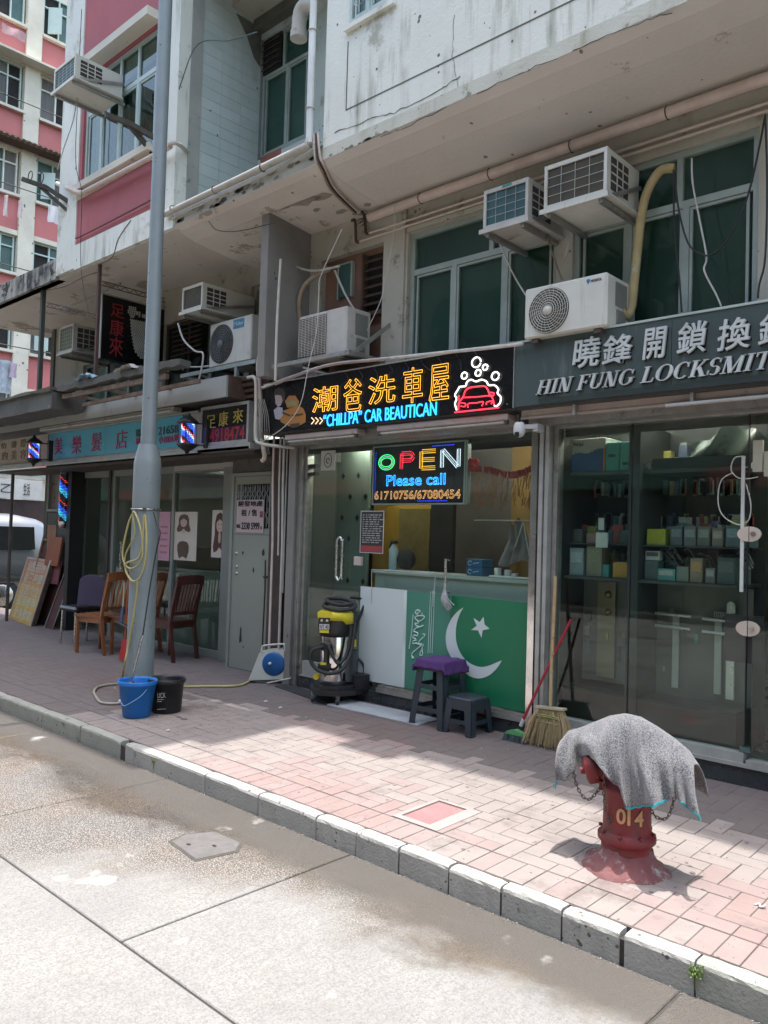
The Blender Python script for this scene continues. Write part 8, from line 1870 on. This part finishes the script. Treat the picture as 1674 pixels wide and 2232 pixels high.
# ---- stools
def stool(cx,cy,wb,wt,h,name,label,apr=.06,bars=(.15,),rail_h=.05,ang=0):
    z0=GZ(cy); t=T(name,label,'stool',(cx,cy,z0),'dark plastic stools'); ca,sa=math.cos(ang),math.sin(ang)
    def P(x,y,z): return Vector((cx+x*ca-y*sa,cy+x*sa+y*ca,z0+z))
    mt_=PM('stool_plastic',(.022,.032,.042),.42,var=(.03,.04,.05),vs=8,bump=.04)
    m=MB(); 
    def slab(w_,z0_,z1_,r_=.02,w2=None):
        w2=w2 or w_; V=[]
        for ww,zz in ((w_,z0_),(w2,z1_)):
            for k in range(20):
                a=6.283*(k+.5)/20; c_=math.copysign(abs(math.cos(a))**.35,math.cos(a)); s_=math.copysign(abs(math.sin(a))**.35,math.sin(a)); V.append(P(c_*ww/2,s_*ww/2,zz))
        Fs=[(k,(k+1)%20,(k+1)%20+20,k+20) for k in range(20)]; m.add(V,Fs,True); m.add(V[20:],[tuple(range(20))]); m.add(V[:20],[tuple(range(20))[::-1]])
    slab(wt*1.02,h-.02,h-.008); slab(wt*1.02,h-.008,h,w2=wt*.95); m.build('seat',mt_,t)
    m=MB(); m.add([],[]) 
    k_=lambda z:(wb+(wt-wb)*z/h)/2*.97
    for s1,s2 in ((-1,-1),(1,-1),(1,1),(-1,1)):
        m=MB(); lw=.052; th=.006
        # L-shaped leg
        for zz0,zz1 in ((0,h-.02),):
            a0,a1=k_(zz0),k_(zz1)
            m.add([P(s1*a0,s2*a0,zz0),P(s1*(a0-lw*1.05),s2*a0,zz0),P(s1*(a1-lw*1.3),s2*a1,zz1),P(s1*a1,s2*a1,zz1),P(s1*a0,s2*(a0-th),zz0),P(s1*(a0-lw*1.05),s2*(a0-th),zz0),P(s1*(a1-lw*1.3),s2*(a1-th),zz1),P(s1*a1,s2*(a1-th),zz1)],[(0,1,2,3),(7,6,5,4),(0,4,5,1),(1,5,6,2),(2,6,7,3),(3,7,4,0)])
            m.add([P(s1*a0,s2*a0,zz0),P(s1*a0,s2*(a0-lw*1.05),zz0),P(s1*a1,s2*(a1-lw*1.3),zz1),P(s1*a1,s2*a1,zz1),P(s1*(a0-th),s2*a0,zz0),P(s1*(a0-th),s2*(a0-lw*1.05),zz0),P(s1*(a1-th),s2*(a1-lw*1.3),zz1),P(s1*(a1-th),s2*a1,zz1)],[(0,1,2,3),(7,6,5,4),(0,4,5,1),(1,5,6,2),(2,6,7,3),(3,7,4,0)])
        c_=k_(0); m.obox(P(s1*(c_-.02),s2*(c_-.02),.006),(.05,.05,.012)); m.build('leg',mt_,t)
    for i in range(4):
        s=[((-1,-1),(1,-1)),((1,-1),(1,1)),((1,1),(-1,1)),((-1,1),(-1,-1))][i]
        m=MB(); z=h-.02-apr/2; a=k_(z)-.004; m.bar(P(s[0][0]*a,s[0][1]*a,z),P(s[1][0]*a,s[1][1]*a,z),.006,apr); m.build('apron',mt_,t)
        for zb_ in bars: m=MB(); a=k_(zb_)-.006; m.bar(P(s[0][0]*a,s[0][1]*a,zb_),P(s[1][0]*a,s[1][1]*a,zb_),.008,rail_h); m.build('rail',mt_,t)
    return t
sx,sy=-3.90,4.90
stool(sx,sy,.345,.255,.50,'tall_stool','tall dark plastic stool with a purple cloth over its seat',bars=(.13,.30),rail_h=.035)
stool(-3.615,4.88,.285,.235,.265,'low_stool','low dark plastic stool pushed against the tall stool',apr=.07,bars=(.09,),rail_h=.03)
t=T('purple_cloth','purple cloth folded over the seat of the tall stool','cloth',(sx,sy,.5)); 
V=[];Fs=[];m=MB();n=30; rr=random.Random(14); z0=GZ(sy)+.504
for j in range(n+1):
    for i in range(n+1):
        u=(i/n-.5)*.46; v=(j/n-.5)*.40; hx_,hy_2=.137,.137
        ou=max(0,abs(u)-hx_); ov=max(0,abs(v)-hy_2); x=math.copysign(min(abs(u),hx_+ou*.22),u); y=math.copysign(min(abs(v),hy_2+ov*.22),v)
        dr=max(ou,ov)*1.0; z=z0-dr*1.05+.003*math.sin(u*60+v*35)
        wv_=.012*math.sin((u+v)*55)*min(1,dr*12); x+=wv_*(1 if ov>ou else .3); y+=wv_*(.3 if ov>ou else 1)
        V.append((sx+x,sy+y,z))
for j in range(n):
    for i in range(n): Fs.append((j*(n+1)+i,j*(n+1)+i+1,(j+1)*(n+1)+i+1,(j+1)*(n+1)+i))
m.add(V,Fs,True); o=m.build('drape',PM('cloth_purple',(.055,.022,.12),.95,var=(.085,.03,.13),vs=5,vamt=1,bump=.3,bs=120),t); sm_=o.modifiers.new('thick','SOLIDIFY'); sm_.thickness=.005
# ---- broom and brush
bt=AT(1211,1256,5.02); bb=AG(1197,1600); by=4.93
br=T('straw_broom','straw garden broom with a bamboo handle leaning on the steel pier','broom',(bb.x,by,0))
hd=AT(1199,1545,by); m=MB(); pts_=[AT(1199,1560,by),AT(1202,1450,4.96),AT(1207,1350,4.99),AT(1211,1256,5.01)]; m.tube(pts_,.0125,10)
for k in range(8): 
    p=pts_[0].lerp(pts_[3],(k+.5)/8); m.tube([p-Vector((0,0,.004)),p+Vector((0,0,.004))],.0145,8)
m.build('bamboo_handle',PM('bamboo',(.42,.31,.16),.6,var=(.34,.24,.12),vs=12),br)
lt=AT(1168,1541,by);rt=AT(1232,1548,by); zb_=GZ(by)+.004; rr=random.Random(2)
lb=AT(1146,1628,by-.0);rb=AT(1243,1632,by)
m_st=[PM('straw_a',(.58,.45,.26),.85,var=(.36,.25,.12),vs=50,vamt=1),PM('straw_b',(.38,.30,.15),.85,var=(.60,.50,.30),vs=50,vamt=1)]
ms=[MB(),MB()]
for k in range(420):
    u=rr.random(); d_=rr.uniform(-1,1); a=lt.lerp(rt,.08+.84*u); a=Vector((a.x,by+d_*.018,a.z)); e_=u+rr.uniform(-.09,.09)
    c=Vector((lb.x+(rb.x-lb.x)*e_,by+d_*.07,zb_+rr.random()*.03)); mid=a.lerp(c,.45)+Vector(((u-.5)*.03,0,.01)); ms[k%2].tube([a,mid,c],[.0022,.0022,.0014],3,False)
for q_,(m_,mt_) in enumerate(zip(ms,m_st)): m_.build('straw_bristles',mt_,br,kind='stuff')
m=MB(); m.bar(lt+Vector((0,0,.004)),rt+Vector((0,0,.004)),.05,.014); m.build('head_binding',PM('binding_pale',(.44,.40,.26),.8),br)
for f_ in (.13,.17,.30):
    m=MB(); P_=[]; 
    for k in range(21):
        a=6.283*k/20; w_=(rt.x-lt.x)/2+((rb.x-lb.x)-(rt.x-lt.x))/2*f_; cx=(lt.x+rt.x)/2+((lb.x+rb.x)-(lt.x+rt.x))/2*f_; P_.append((cx+math.cos(a)*w_*1.02,by+math.sin(a)*.034,lt.z+(lb.z-lt.z)*f_+.004*math.sin(a*3)))
    m.tube(P_,.0032,5,False); m.build('cord',PM('cord_green_yellow',(.36,.38,.14),.8),br)
bs_=T('floor_brush','floor brush with a red handle and green grey head beside the broom','brush',(-3.3,4.9,0))
y0b=4.90
m=MB(); m.tube([AT(1139,1572,y0b),AT(1190,1463,y0b+.05),AT(1245,1350,5.03)],.010,8); m.build('red_handle',PM('handle_red',(.33,.015,.03),.4,var=(.27,.012,.025),vs=5),bs_)
m=MB(); m.tube([AT(1135,1582,y0b),AT(1141,1568,y0b)],.014,8); m.build('white_collar',PM('collar_white',(.6,.6,.58),.5),bs_)
a=AT(1104,1594,y0b-.0);c=AT(1148,1600,y0b+.0); m=MB(); m.prism([(a.x,y0b-.03,a.z-.006),(c.x,y0b-.03,a.z-.006),(c.x-.02,y0b-.03,a.z+.014),((a.x+c.x)/2,y0b-.03,a.z+.03),(a.x+.02,y0b-.03,a.z+.012)],(0,.05,0)); m.build('green_block',PM('block_green',(.10,.33,.12),.5),bs_)
zg=GZ(y0b); m=MB(); rr=random.Random(6)
for k in range(260):
    x=rr.uniform(a.x,c.x); y=y0b-.03+rr.random()*.05; m.tube([(x,y,a.z-.006),(x+rr.uniform(-.012,.004)-.008,y+rr.uniform(-.01,.01),zg+.002)],.0022,3,False)
m.build('bristles',PM('bristle_grey_teal',(.10,.15,.16),.8,var=(.2,.25,.25),vs=60),bs_,kind='stuff')
# ---- hose reel
ry_=4.93; hr_=T('hose_reel','white portable hose reel with a blue disc standing at the foot of the metal door','hose reel',(AT(590,1450,4.93).x,ry_+.03,0))
P=lambda px,py,Y=ry_:AT(px,py,Y)
m_rw=PM('reel_white',(.55,.57,.52),.45,var=(.48,.5,.45),vs=4)
sh=[P(556,1478),P(603,1482),P(620,1478),P(622,1425),P(615,1417),P(580,1417),P(572,1420)]
m=MB(); m.prism([(p.x,ry_,p.z) for p in sh],(0,.03,0)); m.build('side_panel',m_rw,hr_); m=MB(); m.prism([(p.x,ry_+.13,p.z) for p in sh],(0,.02,0)); m.build('side_panel',m_rw,hr_)
m=MB(); m.tube([(sh[2].x-.02,ry_+.02,sh[2].z+.02),(sh[2].x-.02,ry_+.14,sh[2].z+.02)],.012,6); m.bar((sh[0].x+.02,ry_+.02,sh[0].z+.02),(sh[0].x+.02,ry_+.14,sh[0].z+.02),.03); m.bar((sh[6].x+.02,ry_+.02,sh[6].z-.01),(sh[6].x+.02,ry_+.14,sh[6].z-.01),.03); m.build('spacer',m_rw,hr_)
c=P(592,1447); r_=.112
MB().lathe([(.001,-.018),(r_*.35,-.020),(r_*.9,-.012),(r_,-.004),(r_,.0)],(c.x,ry_,c.z),32,'Y').build('blue_disc',PM('reel_blue',(.012,.11,.33),.35),hr_)
MB().cyl((c.x,ry_+.032,c.z),(c.x,ry_+.128,c.z),r_*.75,n=24).build('hose_drum',m_hose,hr_)
MB().lathe([(.001,-.05),(.014,-.045),(.016,-.02)],(c.x-.03,ry_,c.z+.005),12,'Y').build('crank_knob',PM('knob_white',(.65,.66,.64),.3),hr_)
m=MB(); a=P(578,1408);b_=P(607,1408); m.tube(smooth_path([P(575,1420),P(576,1410),a+Vector((.01,0,.012)),b_+Vector((-.01,0,.012)),P(608,1410),P(609,1420)],4),.009,8); m.build('carry_handle',m_rw,hr_)
m=MB(); m.tube([P(575,1487,4.88),P(606,1481,4.86)],.007,6); m.build('foot_bar',m_cablew,hr_)
hr_.rotation_euler=(0,0,R(36))
# ---- chairs outside the salon
def chair(cx,cy,ang,name,label,col,col2,grp,slats=5,sw=.42,sd_=.40,sh_=.43,bh=.90,arm=False,stripes=None):
    z0=GZ(cy); t=T(name,label,'chair',(cx,cy,z0),grp); ca,sa=math.cos(ang),math.sin(ang)
    P=lambda x,y,z:Vector((cx+x*ca-y*sa,cy+x*sa+y*ca,z0+z))     # x = forward (front of seat), y = left
    mt_=PM('chair_wood',col,.4,var=col2,vs=9,stretch=(1,1,.25),coat=.2)
    for sx_,sy_ in ((1,1),(1,-1)):
        m=MB(); m.bar(P(sd_/2-.03,sy_*(sw/2-.03),0),P(sd_/2-.03,sy_*(sw/2-.03),sh_-.03),.035,.035); m.build('leg',mt_,t)
    for sy_ in (1,-1):
        m=MB(); pts_=[P(-sd_/2-.05,sy_*(sw/2-.03),0),P(-sd_/2+.02,sy_*(sw/2-.03),sh_-.02),P(-sd_/2-.02,sy_*(sw/2-.03),sh_+.22),P(-sd_/2-.08,sy_*(sw/2-.025),bh)]
        for i in range(3): m.bar(pts_[i],pts_[i+1],.034,.036)
        m.build('leg',mt_,t)
    m=MB(); m.prism([P(sd_/2+.01,-sw/2,sh_-.012),P(sd_/2+.02,0,sh_-.012),P(sd_/2+.01,sw/2,sh_-.012),P(-sd_/2,sw/2-.02,sh_-.012),P(-sd_/2,-sw/2+.02,sh_-.012)],(0,0,.024)); m.build('seat',mt_,t)
    m=MB(); a=sd_/2-.03;b_=sw/2-.03
    for p,q_ in (((a,b_),(a,-b_)),((a,-b_),(-a,-b_)),((-a,-b_),(-a,b_)),((-a,b_),(a,b_))): m.bar(P(*p,sh_-.045),P(*q_,sh_-.045),.02,.06)
    m.build('seat_rail',mt_,t)
    m=MB(); nb_=8; 
    for i in range(nb_):
        u0=-1+2*i/nb_;u1=-1+2*(i+1)/nb_; f=lambda u:P(-sd_/2-.08-.02*(1-u*u),u*(sw/2-.01),bh-.02+.018*(1-u*u)); m.bar(f(u0),f(u1),.024,.10)
    m.build('top_rail',mt_,t)
    for k in range(slats):
        y=(k/(slats-1)-.5)*(sw-.13); m=MB(); m.bar(P(-sd_/2+.0,y*.9,sh_+.10),P(-sd_/2-.045,y,sh_+.28),.012,.028,(ca,sa,0)); m.bar(P(-sd_/2-.045,y,sh_+.28),P(-sd_/2-.085,y,bh-.05),.012,.028,(ca,sa,0)); m.build('back_slat',mt_ if not stripes or k%2 else stripes,t)
    m=MB(); m.bar(P(-sd_/2+.01,-b_,sh_+.09),P(-sd_/2+.01,b_,sh_+.09),.02,.04); m.build('lower_back_rail',mt_,t)
    return t
p=AG(200,1424); chair(p.x-.05,p.y+.12,R(198),'wooden_chair','light orange brown wooden chair with its seat turned to the left',(.26,.095,.03),(.17,.06,.02),'wooden chairs outside the salon')
p=AG(262,1430); chair(p.x-.10,p.y+.22,R(205),'wooden_chair','orange brown wooden chair half hidden behind the lamp post hose',(.24,.08,.028),(.15,.05,.02),'wooden chairs outside the salon')
p=AG(372,1438); chair(p.x-.08,p.y+.03,R(192),'wooden_chair','dark red brown slatted wooden chair to the right of the lamp post',(.07,.018,.012),(.04,.012,.009),'wooden chairs outside the salon',slats=7)
t=T('padded_chair','black seated chair with a purple padded backrest and grey metal legs','chair',(-10,5,0))
p=AG(160,1405); cx,cy=p.x,p.y+.1; z0=GZ(cy)
m=MB(); m.bbox((cx-.24,cy-.20,z0+.41),(cx+.20,cy+.20,z0+.47),.025); m.build('seat',m_black,t)
V=[];Fs=[];m=MB();
P_=[]
for k in range(17):
    a=math.pi*k/16; P_.append((.145*math.cos(a),.29+.08*math.sin(a)))
P_=[(.16,.0)]+P_+[(-.16,.0)]
rdir=Vector((.45,.89,0)); base=Vector((cx+.24,cy-.02,z0+.50)); m.prism([base+rdir*a+Vector((.18*b_*.3,0,b_)) for a,b_ in P_],Vector((.06,-.03,0)),True); m.build('padded_back',PM('pad_purple',(.085,.07,.12),.7,var=(.07,.055,.10),vs=5),t)
for dx,dy in ((-.2,-.17),(.16,-.17),(-.2,.17),(.16,.17)): m=MB(); m.tube([(cx+dx,cy+dy,z0),(cx+dx*.95,cy+dy*.95,z0+.42)],.013,8); m.build('leg',m_steel,t)
t=T('red_dustpan','long handled red dustpan standing behind the lamp post hose','dustpan',(-7.6,4.6,0))
m=MB(); a=AT(270,1440,4.5); m.prism([AT(259,1438,4.5),AT(280,1440,4.5),AT(277,1395,4.55),AT(266,1393,4.55)],(.0,.10,0)); m.build('pan',PM('pan_red',(.42,.012,.02),.4),t); m=MB(); m.tube([AT(272,1400,4.55),AT(276,1320,4.6),AT(280,1265,4.62)],.010,6); m.build('handle',PM('pan_orange',(.38,.09,.03),.5),t)
t=T('blue_grip_mop','mop handle with a blue grip leaning between the wooden chairs','mop',(-7.8,4.6,0))
m=MB(); m.tube([AT(271,1270,4.6),AT(268,1325,4.55)],.010,6); m.build('shaft',PM('shaft_tan',(.40,.33,.2),.6),t); m=MB(); m.tube([AT(268,1323,4.55),AT(264,1360,4.5)],.017,8); m.build('grip',PM('grip_blue',(.02,.06,.15),.5),t)
m=MB(); m.tube([AT(256,1356,4.4),AT(283,1372,4.4)],.016,8); tag(m.build('black_tool_handle',m_black),'short black tool handle sticking out left of the lamp post','tool')
# small scraps on the paving
for i,(px,py,w_,h_,l,c_) in enumerate(((395,1566,.07,.012,'crumpled grey strip lying on the paving right of the black bucket',(.2,.17,.16)),(1656,1976,.02,.012,'tiny white scrap on the paving near the right edge',(.6,.6,.58)),(578,1530,.018,.018,'small white fleck on the paving below the reel',(.6,.6,.6)),(610,1543,.016,.014,'second white fleck on the paving below the reel',(.6,.6,.6)),(365,1593,.016,.014,'white fleck on the paving at the shadow edge below the buckets',(.6,.6,.58)))):
    p=AG(px,py,.002); m=MB(); r2=random.Random(i)
    m.tube(smooth_path([p+Vector((-w_,0,0)),p+Vector((-w_*.3,h_,.006)),p+Vector((w_*.3,-h_,.004)),p+Vector((w_,h_*.6,.008))],4),max(.002,h_*.35),5); tag(m.build('litter',PM('litter_mat',c_,.8)),l,'litter')
rr=random.Random(99); m=MB()
for k in range(160):
    x=rr.uniform(-7,-1.0); y=rr.uniform(3.0,4.95); r_=rr.uniform(.004,.013); n=8; z=GZ(y)+.0022
    m.prism([(x+math.cos(6.283*i/n)*r_*rr.uniform(.7,1.2),y+math.sin(6.283*i/n)*r_*rr.uniform(.7,1.2),z) for i in range(n)],(0,0,-.0012))
o=m.build('gum_spots',PM('gum',(.12,.10,.095),.9,var=(.22,.2,.19),vs=3,vamt=1)); o['kind']='stuff'; o['label']='dark trodden gum spots scattered over the paving'
m=MB()
for k in range(70):
    x=rr.uniform(-6.5,-1.0); y=rr.uniform(3.0,5.0); s_=rr.uniform(.002,.006); m.obox((x,y,GZ(y)+.003),(s_*2,s_,s_*.4),(rr.random(),rr.random()*.5,rr.random()*6))
o=m.build('paper_crumbs',PM('crumbs',(.5,.48,.45),.9)); o['kind']='stuff'; o['label']='pale crumbs and paper bits scattered over the paving'
print('a8')
